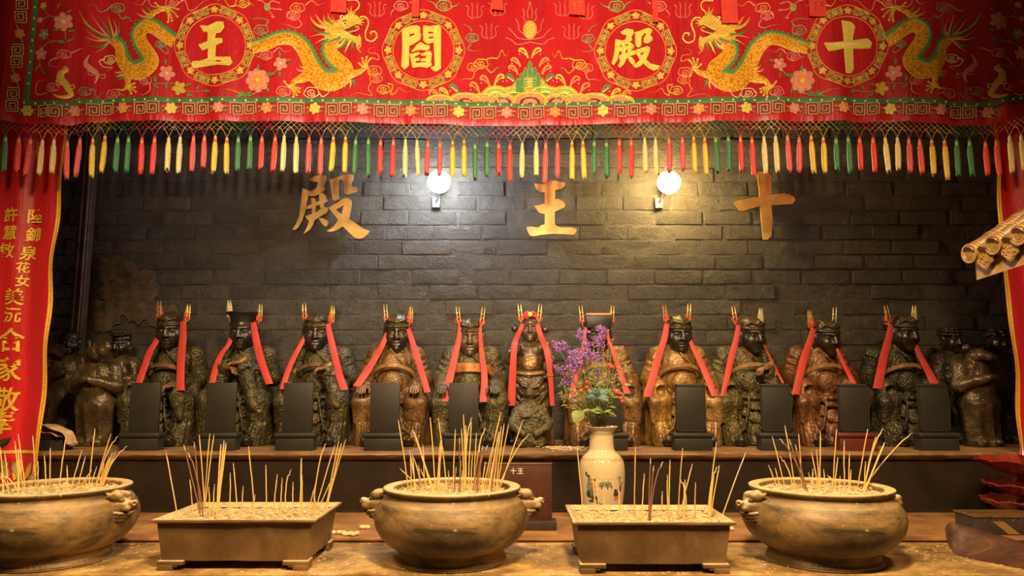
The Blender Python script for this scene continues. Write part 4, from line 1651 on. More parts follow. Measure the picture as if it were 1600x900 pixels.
# ------------------------------------------------------------------ red paper slips hanging before the valance
M['slip'] = simple('red_paper', (0.72, 0.045, 0.025), 0.75, var=0.12)
for xa, xb, yb, tilt, lab in ((516, 541, 18, 2, 'plain red paper slip hanging over the left dragon head'), (643, 655, 26, 0, 'narrow red paper strip hanging over the gate-character medallion'), (768, 786, 14, 2, 'small red paper slip hanging left of the flaming pearl'), (889, 914, 22, 2, 'red paper slip with faint marks hanging right of the flaming pearl'),
                              (1020, 1029, 34, 0, 'very narrow red paper strip over the many-stroke medallion'), (1128, 1154, 36, 0, 'long plain red paper slip over the right dragon head'), (1265, 1292, 25, 1, 'written red paper slip over the cross-character medallion')):
    dS = VAL_Y - 0.045
    p0, p1 = at(xa, yb, dS), at(xb, yb + tilt, dS)
    q0, q1 = at(xa, -60, dS), at(xb, -60, dS)
    t = MB()
    n = 8
    V, F = [], []
    zt = 3.56
    for i in range(n + 1):
        f = i / n
        bow = 0.006 * math.sin(f * 3)
        for P in (p0, p1):
            V.append((P.x, dS + bow, P.z + (zt - P.z) * f))
    for P_ in list(V):
        V.append((P_[0], P_[1] + 0.0008, P_[2]))
    k = 2 * (n + 1)
    for i in range(n):
        a = 2 * i
        F += [(a, a + 1, a + 3, a + 2), (k + a, k + a + 2, k + a + 3, k + a + 1)]
        F += [(a, a + 2, k + a + 2, k + a), (a + 1, k + a + 1, k + a + 3, a + 3)]
    F.append((0, k, k + 1, 1))
    h = thing('paper_slip', (p0.x, dS, p0.z), lab, 'paper slip', 'red paper slips before the valance')
    MB().add(V, F).build('sheet', M['slip'], h, smooth=False)
    if 'written' in lab or 'faint' in lab:
        b = MB()
        r = random.Random(int(xa))
        for q in range(5):
            cx = xa + (xb - xa) * (0.35 + 0.35 * (q % 2))
            cy = 4 + 4.5 * (q // 2)
            for s_ in range(3):
                c = at(cx + r.uniform(-2, 2), cy + r.uniform(-1.5, 1.5), dS - 0.001)
                b.box((c.x, dS - 0.0006 + 0.0, c.z), (r.uniform(0.002, 0.005), 0.0005, 0.0009) if s_ % 2 else (0.0009, 0.0005, r.uniform(0.002, 0.004)))
        b.build('ink_marks', SILK['dark'] if 'written' in lab else SILK['orange'], h, smooth=False)
# ------------------------------------------------------------------ implicit modelling: smooth unions meshed with surface nets
class Field:
    def __init__(self, lo, hi, h):
        self.h = h
        self.lo = np.array(lo, dtype=np.float32)
        n = np.ceil((np.array(hi) - np.array(lo)) / h).astype(int) + 1
        self.n = n
        self.ax = [self.lo[i] + h * np.arange(n[i], dtype=np.float32) for i in range(3)]
        self.F = np.full(tuple(n), 0.05, dtype=np.float32)

    def win(self, lo, hi, m):
        sl = []
        for i in range(3):
            a = int(max(0, math.floor((lo[i] - m - self.lo[i]) / self.h)))
            b = int(min(self.n[i], math.ceil((hi[i] + m - self.lo[i]) / self.h) + 1))
            if b - a < 2:
                return None, None
            sl.append(slice(a, b))
        X = self.ax[0][sl[0]][:, None, None]
        Y = self.ax[1][sl[1]][None, :, None]
        Z = self.ax[2][sl[2]][None, None, :]
        return tuple(sl), (X, Y, Z)

    def merge(self, sl, D, k, sub=False):
        A = self.F[sl]
        if sub:
            D = -D
            h = np.maximum(k - np.abs(A - D), 0) / k
            self.F[sl] = np.maximum(A, D) + h * h * k * 0.25
        else:
            h = np.maximum(k - np.abs(A - D), 0) / k
            self.F[sl] = np.minimum(A, D) - h * h * k * 0.25

    def ell(self, c, r, k=0.015, sub=False, rx=0.0, ry=0.0, rz=0.0):
        R = max(r)
        rot = rx or ry or rz
        ext = (R, R, R) if rot else r
        sl, g = self.win([c[i] - ext[i] for i in range(3)], [c[i] + ext[i] for i in range(3)], k + 2 * self.h)
        if sl is None:
            return self
        X, Y, Z = g[0] - c[0], g[1] - c[1], g[2] - c[2]
        if rot:
            m = np.array(Matrix.Rotation(rz, 3, 'Z') @ Matrix.Rotation(ry, 3, 'Y') @ Matrix.Rotation(rx, 3, 'X')).T
            X, Y, Z = (m[0, 0] * X + m[0, 1] * Y + m[0, 2] * Z, m[1, 0] * X + m[1, 1] * Y + m[1, 2] * Z, m[2, 0] * X + m[2, 1] * Y + m[2, 2] * Z)
        k0 = np.sqrt((X / r[0]) ** 2 + (Y / r[1]) ** 2 + (Z / r[2]) ** 2)
        k1 = np.sqrt((X / r[0] ** 2) ** 2 + (Y / r[1] ** 2) ** 2 + (Z / r[2] ** 2) ** 2) + 1e-6
        self.merge(sl, (k0 * (k0 - 1) / k1).astype(np.float32), k, sub)
        return self

    def cap(self, a, b, ra, rb=None, k=0.015, sub=False, flat=1.0):
        """tapered capsule; flat < 1 squeezes it along y"""
        rb = ra if rb is None else rb
        R = max(ra, rb)
        sl, g = self.win([min(a[i], b[i]) - R for i in range(3)], [max(a[i], b[i]) + R for i in range(3)], k + 2 * self.h)
        if sl is None:
            return self
        ba = [b[i] - a[i] for i in range(3)]
        X, Y, Z = g[0] - a[0], g[1] - a[1], g[2] - a[2]
        L = sum(q * q for q in ba) + 1e-9
        t = np.clip((X * ba[0] + Y * ba[1] + Z * ba[2]) / L, 0, 1)
        D = np.sqrt((X - t * ba[0]) ** 2 + ((Y - t * ba[1]) / flat) ** 2 + (Z - t * ba[2]) ** 2) - (ra + (rb - ra) * t)
        self.merge(sl, (D * (flat if flat < 1 else 1)).astype(np.float32), k, sub)
        return self

    def chain(self, pts, rs, k=0.015, sub=False, flat=1.0):
        rs = rs if isinstance(rs, (list, tuple)) else [rs] * len(pts)
        for i in range(len(pts) - 1):
            self.cap(pts[i], pts[i + 1], rs[i], rs[i + 1], k, sub, flat)
        return self

    def box(self, c, hw, r=0.01, k=0.01, sub=False, rx=0.0):
        e = max(hw) * (1.5 if rx else 1)
        ext = (hw[0] + r, e + r, e + r) if rx else tuple(q + r for q in hw)
        sl, g = self.win([c[i] - ext[i] for i in range(3)], [c[i] + ext[i] for i in range(3)], k + 2 * self.h)
        if sl is None:
            return self
        X, Y, Z = g[0] - c[0], g[1] - c[1], g[2] - c[2]
        if rx:
            cr, sr_ = math.cos(rx), math.sin(rx)
            Y, Z = Y * cr + Z * sr_, -Y * sr_ + Z * cr
        qx, qy, qz = np.abs(X) - hw[0], np.abs(Y) - hw[1], np.abs(Z) - hw[2]
        D = np.sqrt(np.maximum(qx, 0) ** 2 + np.maximum(qy, 0) ** 2 + np.maximum(qz, 0) ** 2) + np.minimum(np.maximum(qx, np.maximum(qy, qz)), 0) - r
        self.merge(sl, D.astype(np.float32), k, sub)
        return self

    def cut_below(self, z):
        Z = self.ax[2][None, None, :]
        self.F = np.maximum(self.F, (z - Z)).astype(np.float32)
        return self

    def warp(self, fn):
        """add a displacement fn(X,Y,Z) to the field"""
        X, Y, Z = self.ax[0][:, None, None], self.ax[1][None, :, None], self.ax[2][None, None, :]
        self.F = (self.F + fn(X, Y, Z)).astype(np.float32)
        return self

    def mesh(self):
        F = self.F
        F[0], F[-1], F[:, 0], F[:, -1], F[:, :, 0], F[:, :, -1] = 0.01, 0.01, 0.01, 0.01, 0.01, 0.01
        S = F < 0
        n0, n1, n2 = F.shape
        c = [(i, j, k) for i in (0, 1) for j in (0, 1) for k in (0, 1)]
        cnt = np.zeros((n0 - 1, n1 - 1, n2 - 1), dtype=np.int8)
        for i, j, k in c:
            cnt += S[i:n0 - 1 + i, j:n1 - 1 + j, k:n2 - 1 + k]
        act = (cnt > 0) & (cnt < 8)
        I, J, K = np.nonzero(act)
        idx = np.full(act.shape, -1, dtype=np.int32)
        idx[I, J, K] = np.arange(len(I))
        val = {q: F[I + q[0], J + q[1], K + q[2]] for q in c}
        acc = np.zeros((len(I), 3), dtype=np.float32)
        num = np.zeros(len(I), dtype=np.float32)
        for ax in range(3):
            o = [q for q in range(3) if q != ax]
            for a in (0, 1):
                for b in (0, 1):
                    p = [0, 0, 0]
                    p[o[0]], p[o[1]] = a, b
                    q = list(p)
                    q[ax] = 1
                    v0, v1 = val[tuple(p)], val[tuple(q)]
                    m = (v0 < 0) != (v1 < 0)
                    t = np.where(m, v0 / np.where(m, v0 - v1, 1), 0)
                    acc[:, ax] += np.where(m, t, 0)
                    acc[:, o[0]] += m * a
                    acc[:, o[1]] += m * b
                    num += m
        V = (np.stack([I, J, K], 1) + acc / num[:, None]) * self.h + self.lo
        Q = []
        for ax in range(3):
            o1, o2 = (ax + 1) % 3, (ax + 2) % 3
            s0 = [slice(1, -1)] * 3
            s0[ax] = slice(0, -1)
            s1 = list(s0)
            s1[ax] = slice(1, None)
            A, B = S[tuple(s0)], S[tuple(s1)]
            for flipq, mask in ((False, A & ~B), (True, ~A & B)):
                P = list(np.nonzero(mask))
                for d in range(3):
                    if d != ax:
                        P[d] = P[d] + 1
                P = np.stack(P, 1)

                def cell(d1, d2):
                    R = P.copy()
                    R[:, o1] += d1
                    R[:, o2] += d2
                    return idx[R[:, 0], R[:, 1], R[:, 2]]
                q = np.stack([cell(-1, -1), cell(0, -1), cell(0, 0), cell(-1, 0)], 1)
                Q.append(q[:, ::-1] if flipq else q)
        Q = np.concatenate(Q)
        Q = Q[(Q >= 0).all(1)]
        return V, Q

    def build(self, name, mat, parent):
        V, Q = self.mesh()
        return link(name, mesh_np(name, V, Q, mat), parent)
# ------------------------------------------------------------------ materials of the figures
M['robe_green'] = m_robe('dark_green_lacquer_robe', (0.012, 0.011, 0.007), (0.055, 0.046, 0.020), (0.16, 0.12, 0.045))
M['robe_black'] = m_robe('black_lacquer_robe', (0.010, 0.009, 0.006), (0.040, 0.034, 0.018), (0.12, 0.09, 0.035))
M['robe_olive'] = m_robe('olive_gilt_robe', (0.022, 0.019, 0.008), (0.085, 0.068, 0.026), (0.19, 0.14, 0.05))
M['robe_bronze'] = m_robe('worn_bronze_robe', (0.040, 0.020, 0.008), (0.16, 0.085, 0.030), (0.36, 0.21, 0.07), 0.40, 0.35)
M['robe_gold'] = m_robe('worn_gold_robe', (0.070, 0.032, 0.010), (0.26, 0.145, 0.042), (0.50, 0.31, 0.085), 0.36, 0.3)
M['robe_russet'] = m_robe('russet_lacquer_robe', (0.040, 0.014, 0.007), (0.16, 0.062, 0.026), (0.30, 0.15, 0.06), 0.40, 0.4)
M['robe_smoke'] = m_robe('smoky_brown_lacquer', (0.020, 0.013, 0.007), (0.075, 0.048, 0.023), (0.17, 0.115, 0.052), 0.34, 0.3, 0.2)
M['robe_soot'] = m_robe('sooty_black_lacquer', (0.007, 0.006, 0.004), (0.022, 0.017, 0.010), (0.065, 0.046, 0.022), 0.30, 0.45, 0.2)
M['face'] = simple('black_lacquered_face', (0.022, 0.015, 0.010), 0.30, var=0.4, scale=14, bump=0.08, spec=0.6)
M['face_brown'] = simple('brown_lacquered_face', (0.075, 0.042, 0.022), 0.33, var=0.4, scale=14, bump=0.08, spec=0.6)
M['hand_dark'] = simple('dull_lacquered_hand', (0.055, 0.040, 0.020), 0.45, var=0.4, scale=30, bump=0.2)
M['hat'] = simple('worn_gilt_black_hat', (0.050, 0.036, 0.016), 0.38, 0.3, var=0.7, scale=26, bump=0.5, bscale=60)
M['hatblack'] = simple('black_hat', (0.014, 0.013, 0.012), 0.42, var=0.4, bump=0.3)
M['belt'] = simple('worn_gilt_belt', (0.30, 0.165, 0.065), 0.36, 0.3, var=0.5, scale=22, bump=0.4)
M['belt_orange'] = simple('orange_gilt_belt', (0.42, 0.17, 0.045), 0.38, 0.25, var=0.5, scale=30, bump=0.6, bscale=60)
M['belt_dark'] = simple('brown_belt', (0.15, 0.080, 0.036), 0.4, 0.2, var=0.5, scale=22, bump=0.4)
M['shoe'] = simple('black_shoe', (0.020, 0.016, 0.012), 0.4, var=0.4, bump=0.2)
M['ribbon'] = simple('red_ribbon', (0.40, 0.022, 0.022), 0.55, var=0.08, scale=6, bump=0.08, bscale=160)
M['pin_gold'] = simple('gilt_paper', (0.80, 0.52, 0.16), 0.33, 0.6, var=0.3, scale=60)
M['pin_pale'] = simple('pale_gilt_paper', (0.82, 0.68, 0.36), 0.4, 0.3, var=0.2, scale=60)
M['pin_red'] = simple('red_pompom', (0.75, 0.05, 0.04), 0.6, var=0.3, scale=90, bump=0.6, bscale=200)
M['tablet'] = simple('charcoal_tablet', (0.021, 0.0190, 0.0165), 0.5, var=0.15, scale=8, bump=0.06, spec=0.3)
M['tabletred'] = simple('dark_red_tablet', (0.085, 0.014, 0.010), 0.45, var=0.2, scale=8)
M['tan'] = simple('tan_hat_top', (0.36, 0.20, 0.09), 0.6, var=0.25)
ST_Y = 3.95


# ------------------------------------------------------------------ heads, hats, hands
def head_geo(kind=0, seed=0):
    r = random.Random(seed)
    f = Field((-0.085, -0.10, -0.13), (0.085, 0.10, 0.105), 0.0024)
    jw = r.uniform(0.94, 1.06)
    f.ell((0, 0.010, 0.014), (0.060, 0.068, 0.078))
    f.ell((0, -0.016, -0.036), (0.048 * jw, 0.046, 0.052), 0.03)
    for s in (-1, 1):
        f.ell((s * 0.030, -0.034, -0.022), (0.022 * jw, 0.022, 0.024), 0.02)
        f.cap((s * 0.036, -0.046, 0.024), (s * 0.008, -0.060, 0.022), 0.007, 0.007, 0.014)
        f.ell((s * 0.026, -0.064, 0.006), (0.016, 0.012, 0.010), 0.010, True)
        f.ell((s * 0.026, -0.050, 0.005), (0.0135, 0.0095, 0.0085), 0.004)
        f.cap((s * 0.014, -0.0595, 0.0030), (s * 0.037, -0.0545, 0.0035), 0.0012, 0.0012, 0.003, True)
        f.ell((s * 0.010, -0.066, -0.020), (0.0075, 0.008, 0.006), 0.006)
        f.ell((s * 0.064, 0.014, -0.004), (0.009, 0.019, 0.032), 0.010)
        f.ell((s * 0.064, 0.006, -0.034), (0.008, 0.010, 0.018), 0.010)
        f.ell((s * 0.071, 0.010, -0.002), (0.006, 0.010, 0.018), 0.006, True)
    f.chain([(0, -0.060, 0.022), (0, -0.066, 0.0), (0, -0.074, -0.018)], [0.0062, 0.0072, 0.0098], 0.010)
    f.cap((-0.016, -0.056, -0.0405), (0.016, -0.056, -0.0405), 0.0052, 0.0052, 0.008)
    f.ell((0, -0.060, -0.0395), (0.010, 0.0065, 0.0045), 0.006)
    f.cap((-0.013, -0.055, -0.0510), (0.013, -0.055, -0.0510), 0.0058, 0.0058, 0.008)
    f.cap((-0.019, -0.0625, -0.0457), (0.019, -0.0625, -0.0457), 0.0022, 0.0022, 0.004, True)
    f.ell((0, -0.046, -0.072), (0.020, 0.017, 0.015), 0.016)
    f.cap((0, 0.016, -0.05), (0, 0.024, -0.125), 0.038, 0.042, 0.02)
    return f.mesh()


def curly_geo():
    f = Field((-0.085, -0.10, -0.03), (0.085, 0.10, 0.115), 0.003)
    r = random.Random(4)
    f.ell((0, 0.012, 0.035), (0.064, 0.072, 0.055))
    for k in range(46):
        t, p = r.uniform(0, 2 * PI), r.uniform(0.0, 1.2)
        x, y, z = 0.066 * math.cos(t) * math.cos(p), 0.012 + 0.072 * math.sin(t) * math.cos(p), 0.035 + 0.056 * math.sin(p)
        f.ell((x, y, z), (0.015, 0.015, 0.013), 0.006)
    return f.mesh()


def cap_geo(style):
    f = Field((-0.095, -0.105, 0.015), (0.095, 0.105, 0.125), 0.0026)
    if style == 'cap':
        f.ell((0, 0.012, 0.044), (0.0625, 0.070, 0.056), 0.01)
        ring = [(0.0615 * math.cos(t), 0.010 + 0.0705 * math.sin(t), 0.040 + 0.004 * math.sin(t)) for t in [2 * PI * i / 18 for i in range(19)]]
        f.chain(ring, 0.0062, 0.005)
        for s in (-1, 0, 1):
            f.chain([(s * 0.034, 0.012 - 0.066 * math.cos(t) * (1 - 0.22 * abs(s)), 0.046 + 0.052 * math.sin(t) * (1 - 0.16 * abs(s))) for t in [0.15 + 2.6 * i / 8 for i in range(9)]], 0.0036, 0.006)
        for s in (-1, 1):
            f.chain([(s * 0.054, -0.022, 0.050), (s * 0.038, -0.046, 0.066), (s * 0.016, -0.058, 0.060), (0, -0.058, 0.072)], [0.004, 0.005, 0.004, 0.006], 0.005)
        f.ell((0, -0.058, 0.060), (0.012, 0.008, 0.014), 0.006)
    elif style == 'turban':
        f.ell((0, 0.012, 0.045), (0.066, 0.074, 0.054), 0.01)
        for z, q in ((0.040, 1.02), (0.062, 0.98), (0.082, 0.82)):
            ring = [(0.064 * q * math.cos(t), 0.010 + 0.073 * q * math.sin(t), z) for t in [2 * PI * i / 18 for i in range(19)]]
            f.chain(ring, 0.0095, 0.004)
    elif style == 'flat':
        f.ell((0, 0.012, 0.048), (0.064, 0.072, 0.036), 0.01)
        f.ell((0.0, 0.0, 0.078), (0.070, 0.080, 0.016), 0.01)
        for s in (-1, 1):
            f.ell((s * 0.052, -0.03, 0.092), (0.016, 0.02, 0.012), 0.008)
    elif style == 'skull':
        f.ell((0, 0.012, 0.038), (0.064, 0.073, 0.056), 0.01)
        ring = [(0.062 * math.cos(t), 0.010 + 0.071 * math.sin(t), 0.034) for t in [2 * PI * i / 18 for i in range(19)]]
        f.chain(ring, 0.006, 0.006)
    return f.mesh()


def hand_geo(s):
    """relaxed hand lying over a knee: palm, four unequal fingers and a thumb from the side of the palm"""
    f = Field((-0.05, -0.085, -0.075), (0.05, 0.05, 0.035), 0.0022)
    f.ell((0, 0.0, 0.0), (0.026, 0.034, 0.013), 0.008)
    f.cap((0, 0.02, 0.004), (0, 0.046, 0.010), 0.018, 0.020, 0.012)
    for i, (x, L) in enumerate(((-0.0165, 0.026), (-0.0055, 0.031), (0.0055, 0.030), (0.0160, 0.023))):
        b = (x * s, -0.026, 0.002)
        m = (x * s * 1.12, -0.026 - L * 0.45, -0.006)
        e = (x * s * 1.16, -0.026 - L * 0.75, -0.006 - L * 0.62)
        f.chain([b, m, e], [0.0076, 0.0068, 0.0058], 0.002)
    f.chain([(-0.020 * s, 0.006, -0.002), (-0.034 * s, -0.010, -0.010), (-0.036 * s, -0.030, -0.022)], [0.0085, 0.0074, 0.0060], 0.004)
    return f.mesh()


HEADS = [head_geo(0, q) for q in range(4)]
CAPS = {q: cap_geo(q) for q in ('cap', 'turban', 'flat', 'skull')}
HANDS = {s: hand_geo(s) for s in (-1, 1)}
_cache = {}


def geo_obj(name, geo, mat, parent, loc=(0, 0, 0), rot=(0, 0, 0), sc=1.0, key=None):
    k = (key, mat.name) if key else None
    if k and k in _cache:
        me = _cache[k]
    else:
        me = mesh_np(name, geo[0], geo[1], mat)
        if k:
            _cache[k] = me
    o = link(name, me, parent, loc)
    o.rotation_euler = rot
    o.scale = (sc, sc, sc)
    return o


def band(name, pts, hw, th, mat, parent, k=6, nrm=None):
    """flat band along pts (local), half width hw along its own side, th thick"""
    P = [Vector(p) for p in crom(pts, k)]
    V, F = [], []
    n = len(P)
    for i, p in enumerate(P):
        t = (P[min(i + 1, n - 1)] - P[max(i - 1, 0)]).normalized()
        nn = Vector(nrm) if nrm else Vector((p.x * 0.9, -0.10, 0.0))
        nn = (nn - t * nn.dot(t)).normalized()
        sd = t.cross(nn)
        for a, b in ((-1, -1), (-0.8, 1), (0.8, 1), (1, -1)):
            V.append(p + sd * hw * a + nn * th * b)
    for i in range(n - 1):
        for j in range(4):
            a, b = i * 4 + j, i * 4 + (j + 1) % 4
            F.append((a, b, b + 4, a + 4))
    F += [(3, 2, 1, 0), tuple((n - 1) * 4 + q for q in range(4))]
    me = mesh_np(name, V, F, mat)
    bm = bmesh.new()
    bm.from_mesh(me)
    bmesh.ops.recalc_face_normals(bm, faces=bm.faces)
    bm.to_mesh(me)
    bm.free()
    o = link(name, me, parent)
    return sharp(o, 50)


# ------------------------------------------------------------------ seated kings
def seated_body(p, seed):
    r = random.Random(seed)
    h = 0.0039
    f = Field((-0.255, -0.27, -0.01), (0.255, 0.17, 0.565), h)
    # seat and torso
    f.ell((0, 0.065, 0.12), (0.165, 0.09, 0.15), 0.02)
    f.ell((0, 0.045, 0.35), (0.112, 0.086, 0.17), 0.03)
    f.ell((0, 0.020, 0.425), (0.106, 0.072, 0.085), 0.03)
    f.ell((0, -0.022, 0.325), (0.098, 0.086, 0.085), 0.02)
    f.cap((-0.088, 0.045, 0.475), (0.088, 0.045, 0.475), 0.047, 0.047, 0.03)
    f.cap((0, 0.035, 0.49), (0, 0.025, 0.535), 0.066, 0.045, 0.025)
    f.ell((0, -0.096, 0.322), (0.056, 0.022, 0.056), 0.008)
    # lower robe: two legs with a hanging panel between them
    kx, kz, ky = 0.132, 0.222, -0.128
    f.box((0, -0.035, 0.115), (0.095, 0.05, 0.105), 0.02, 0.03)
    f.cap((0, -0.075, 0.215), (0, -0.105, 0.03), 0.050, 0.062, 0.03)
    for s in (-1, 1):
        f.cap((s * 0.070, 0.05, 0.235), (s * kx, ky, kz), 0.076, 0.063, 0.016)
        f.chain([(s * kx, ky, kz), (s * (kx - 0.004), ky + 0.004, 0.13), (s * (kx - 0.016), ky - 0.020, 0.02)], [0.063, 0.054, 0.064], 0.014)
        f.cap((s * kx * 1.12, ky + 0.05, 0.18), (s * kx * 1.16, ky + 0.045, 0.02), 0.045, 0.058, 0.02)
    f.ell((0, -0.03, 0.010), (0.180, 0.150, 0.024), 0.015)
    # folds: grooves fanning from the knees, swags on the panel between
    for s in (-1, 1):
        for q in range(6):
            ax = -0.9 + 0.36 * q + r.uniform(-0.08, 0.08)
            x0, x1 = s * kx + 0.045 * math.sin(ax), s * (kx - 0.014) + 0.062 * math.sin(ax * 1.15)
            f.chain([(x0, ky - 0.055 * math.cos(ax), 0.215 - 0.02 * abs(ax)), ((x0 + x1) / 2 + 0.006 * s, ky - 0.052 * math.cos(ax), 0.12), (x1, ky - 0.020 - 0.062 * math.cos(ax), 0.012)], [0.001, 0.004, 0.006], 0.014, True)
        # hem edge of the outer coat crossing the shin
        f.chain([(s * 0.028, -0.128, 0.245), (s * 0.050, -0.165, 0.17), (s * 0.075, -0.185, 0.09), (s * 0.13, -0.195, 0.048), (s * 0.185, -0.12, 0.040)], 0.0065, 0.006)
    for q in range(2):
        z = 0.195 - 0.070 * q + r.uniform(-0.012, 0.012)
        f.chain([(-0.060, -0.128, z + 0.030), (-0.02, -0.150 - 0.004 * q, z), (0.02, -0.150 - 0.004 * q, z - 0.004), (0.060, -0.128, z + 0.026)], 0.0040, 0.018)
    # lap cloth under the belt
    f.chain([(-0.105, -0.060, 0.262), (-0.05, -0.118, 0.245), (0, -0.130, 0.240), (0.05, -0.118, 0.245), (0.105, -0.060, 0.262)], 0.011, 0.010)
    # arms
    for s in (-1, 1):
        pose = p['arms'][0 if s < 0 else 1]
        sh_ = (s * 0.108, 0.042, 0.468)
        if pose == 'knee':
            el, wr = (s * 0.156, 0.010, 0.335), (s * 0.134, -0.128, 0.292)
            hang = [(s * 0.140, -0.130, 0.275), (s * 0.158, -0.172, 0.215), (s * 0.168, -0.165, 0.125)]
            tails = [(s * 0.160, -0.03, 0.30), (s * 0.182, -0.085, 0.215), (s * 0.186, -0.08, 0.13)]
        elif pose == 'belt':
            el, wr = (s * 0.160, 0.0, 0.345), (s * 0.066, -0.130, 0.376)
            hang = [(s * 0.078, -0.128, 0.350), (s * 0.112, -0.155, 0.285), (s * 0.140, -0.185, 0.205)]
            tails = [(s * 0.135, -0.06, 0.31), (s * 0.150, -0.12, 0.25), (s * 0.158, -0.16, 0.18)]
        elif pose == 'clasp':
            el, wr = (s * 0.154, -0.008, 0.350), (s * 0.036, -0.138, 0.398)
            hang = [(s * 0.055, -0.135, 0.370), (s * 0.088, -0.155, 0.295), (s * 0.120, -0.185, 0.195)]
            tails = [(s * 0.120, -0.075, 0.32), (s * 0.138, -0.13, 0.26), (s * 0.150, -0.17, 0.17)]
        else:
            el, wr = (s * 0.154, 0.0, 0.338), (s * 0.086, -0.146, 0.300)
            hang = [(s * 0.098, -0.150, 0.280), (s * 0.124, -0.180, 0.225), (s * 0.140, -0.190, 0.140)]
            tails = [(s * 0.150, -0.06, 0.30), (s * 0.168, -0.11, 0.24), (s * 0.175, -0.13, 0.15)]
        f.chain([sh_, el, wr], [0.049, 0.050, 0.047], 0.010)
        f.chain(hang, [0.044, 0.036, 0.016], 0.010, flat=0.75)
        f.chain(tails, [0.038, 0.030, 0.012], 0.012)
        # mouth of the sleeve
        v = Vector(wr) - Vector(el)
        v.normalize()
        tip = Vector(wr) + v * 0.040
        f.cap(tuple(tip), tuple(tip + v * 0.03), 0.026, 0.030, 0.006, True)
        # creases round the arm
        for q in range(3):
            t = 0.22 + 0.27 * q + r.uniform(-0.06, 0.06)
            c0 = Vector(sh_).lerp(Vector(el), t)
            f.chain([(c0.x - s * 0.020, c0.y - 0.050, c0.z - 0.012), (c0.x + s * 0.022, c0.y - 0.046, c0.z + 0.004), (c0.x + s * 0.050, c0.y - 0.010, c0.z + 0.018)], [0.001, 0.0035, 0.001], 0.016, True)
        for q in range(3):
            t = 0.25 + 0.25 * q
            c0 = Vector(el).lerp(Vector(wr), t)
            f.chain([(c0.x - s * 0.03, c0.y - 0.030, c0.z + 0.030), (c0.x + s * 0.010, c0.y - 0.048, c0.z + 0.006), (c0.x + s * 0.030, c0.y - 0.040, c0.z - 0.030)], [0.003, 0.005, 0.003], 0.008, True)
    # edge of the coat from neck to waist
    f.chain([(-0.020, -0.052, 0.500), (0.020, -0.066, 0.455), (0.062, -0.060, 0.410)], 0.0045, 0.006)
    a, b = r.uniform(0, 6), r.uniform(0, 6)
    f.warp(lambda X, Y, Z: 0.0011 * np.sin(52 * Z + 30 * X + 3 * np.sin(31 * X + a)) * np.sin(38 * X - 24 * Y + b))
    f.cut_below(0.0)
    return f.mesh()


SEAT = [
    # body px, head px, hat top, robe, face, hat, arms, belt, label part
    (262, 267, 487, 'robe_green', 'face', 'cap', ('knee', 'lap'), 'belt_dark', 'dark green seated statue with black face, leftmost of the seated row'),
    (376, 381, 488, 'robe_green', 'face', 'crown', ('clasp', 'clasp'), None, 'seated dark statue with flared flat-topped black crown and hands joined at chest'),
    (497, 495, 489, 'robe_green', 'face', 'cap', ('knee', 'belt'), 'belt_dark', 'seated dark statue holding the end of its arched belt, third seated figure from the left'),
    (615, 621, 490, 'robe_bronze', 'face', 'cap', ('knee', 'knee'), 'belt', 'bronze-brown seated statue with hands on knees, left of the orange-belted statue'),
    (735, 735, 497, 'robe_olive', 'face_brown', 'cap', ('knee', 'knee'), 'belt_orange', 'seated olive-robed statue with wide orange belt and brown face'),
    None,
    (940, 934, 492, 'robe_bronze', 'face', 'mortar', ('knee', 'knee'), 'belt', 'seated brown statue with box-shaped hat behind the vase of flowers'),
    (1063, 1060, 492, 'robe_gold', 'face', 'cap', ('knee', 'knee'), 'belt', 'seated bright gold-brown robed statue with black face, right of the flower vase'),
    (1170, 1174, 494, 'robe_olive', 'face', 'cap', ('knee', 'belt'), 'belt', 'seated dark olive statue with a curling gilt belt, third seated figure from the right'),
    (1287, 1290, 498, 'robe_russet', 'face', 'cap', ('knee', 'lap'), 'belt', 'seated reddish-brown robed statue with black face near the right burner'),
    (1410, 1411, 490, 'robe_black', 'face', 'cap', ('knee', 'lap'), 'belt', 'seated nearly black statue with gilt belt, rightmost of the seated row'),
]
SPX = 1140.0 / (ST_Y * 0.9914)


def seat_head(t, px_h, hat_y, face, hatk, hd, tilt, hatmat=None, sc=1.10, hatz=0.108):
    """places the head so that hat top lands at the height hat_y has in the plane of the statue"""
    q = at(px_h, hat_y, ST_Y - 0.02)
    hx = q.x - t.location.x
    hz = q.z - t.location.z - hatz * sc
    rot = (math.radians(5), 0, tilt)
    loc = (hx, -0.012, hz)
    h = geo_obj('head', HEADS[hd % 4], M[face], t, loc, rot, sc, key='head%d' % (hd % 4))
    if hatk in CAPS:
        geo_obj('hat', CAPS[hatk], hatmat or M['hat'], t, loc, rot, sc, key='hat' + hatk)
    return h, hx, hz


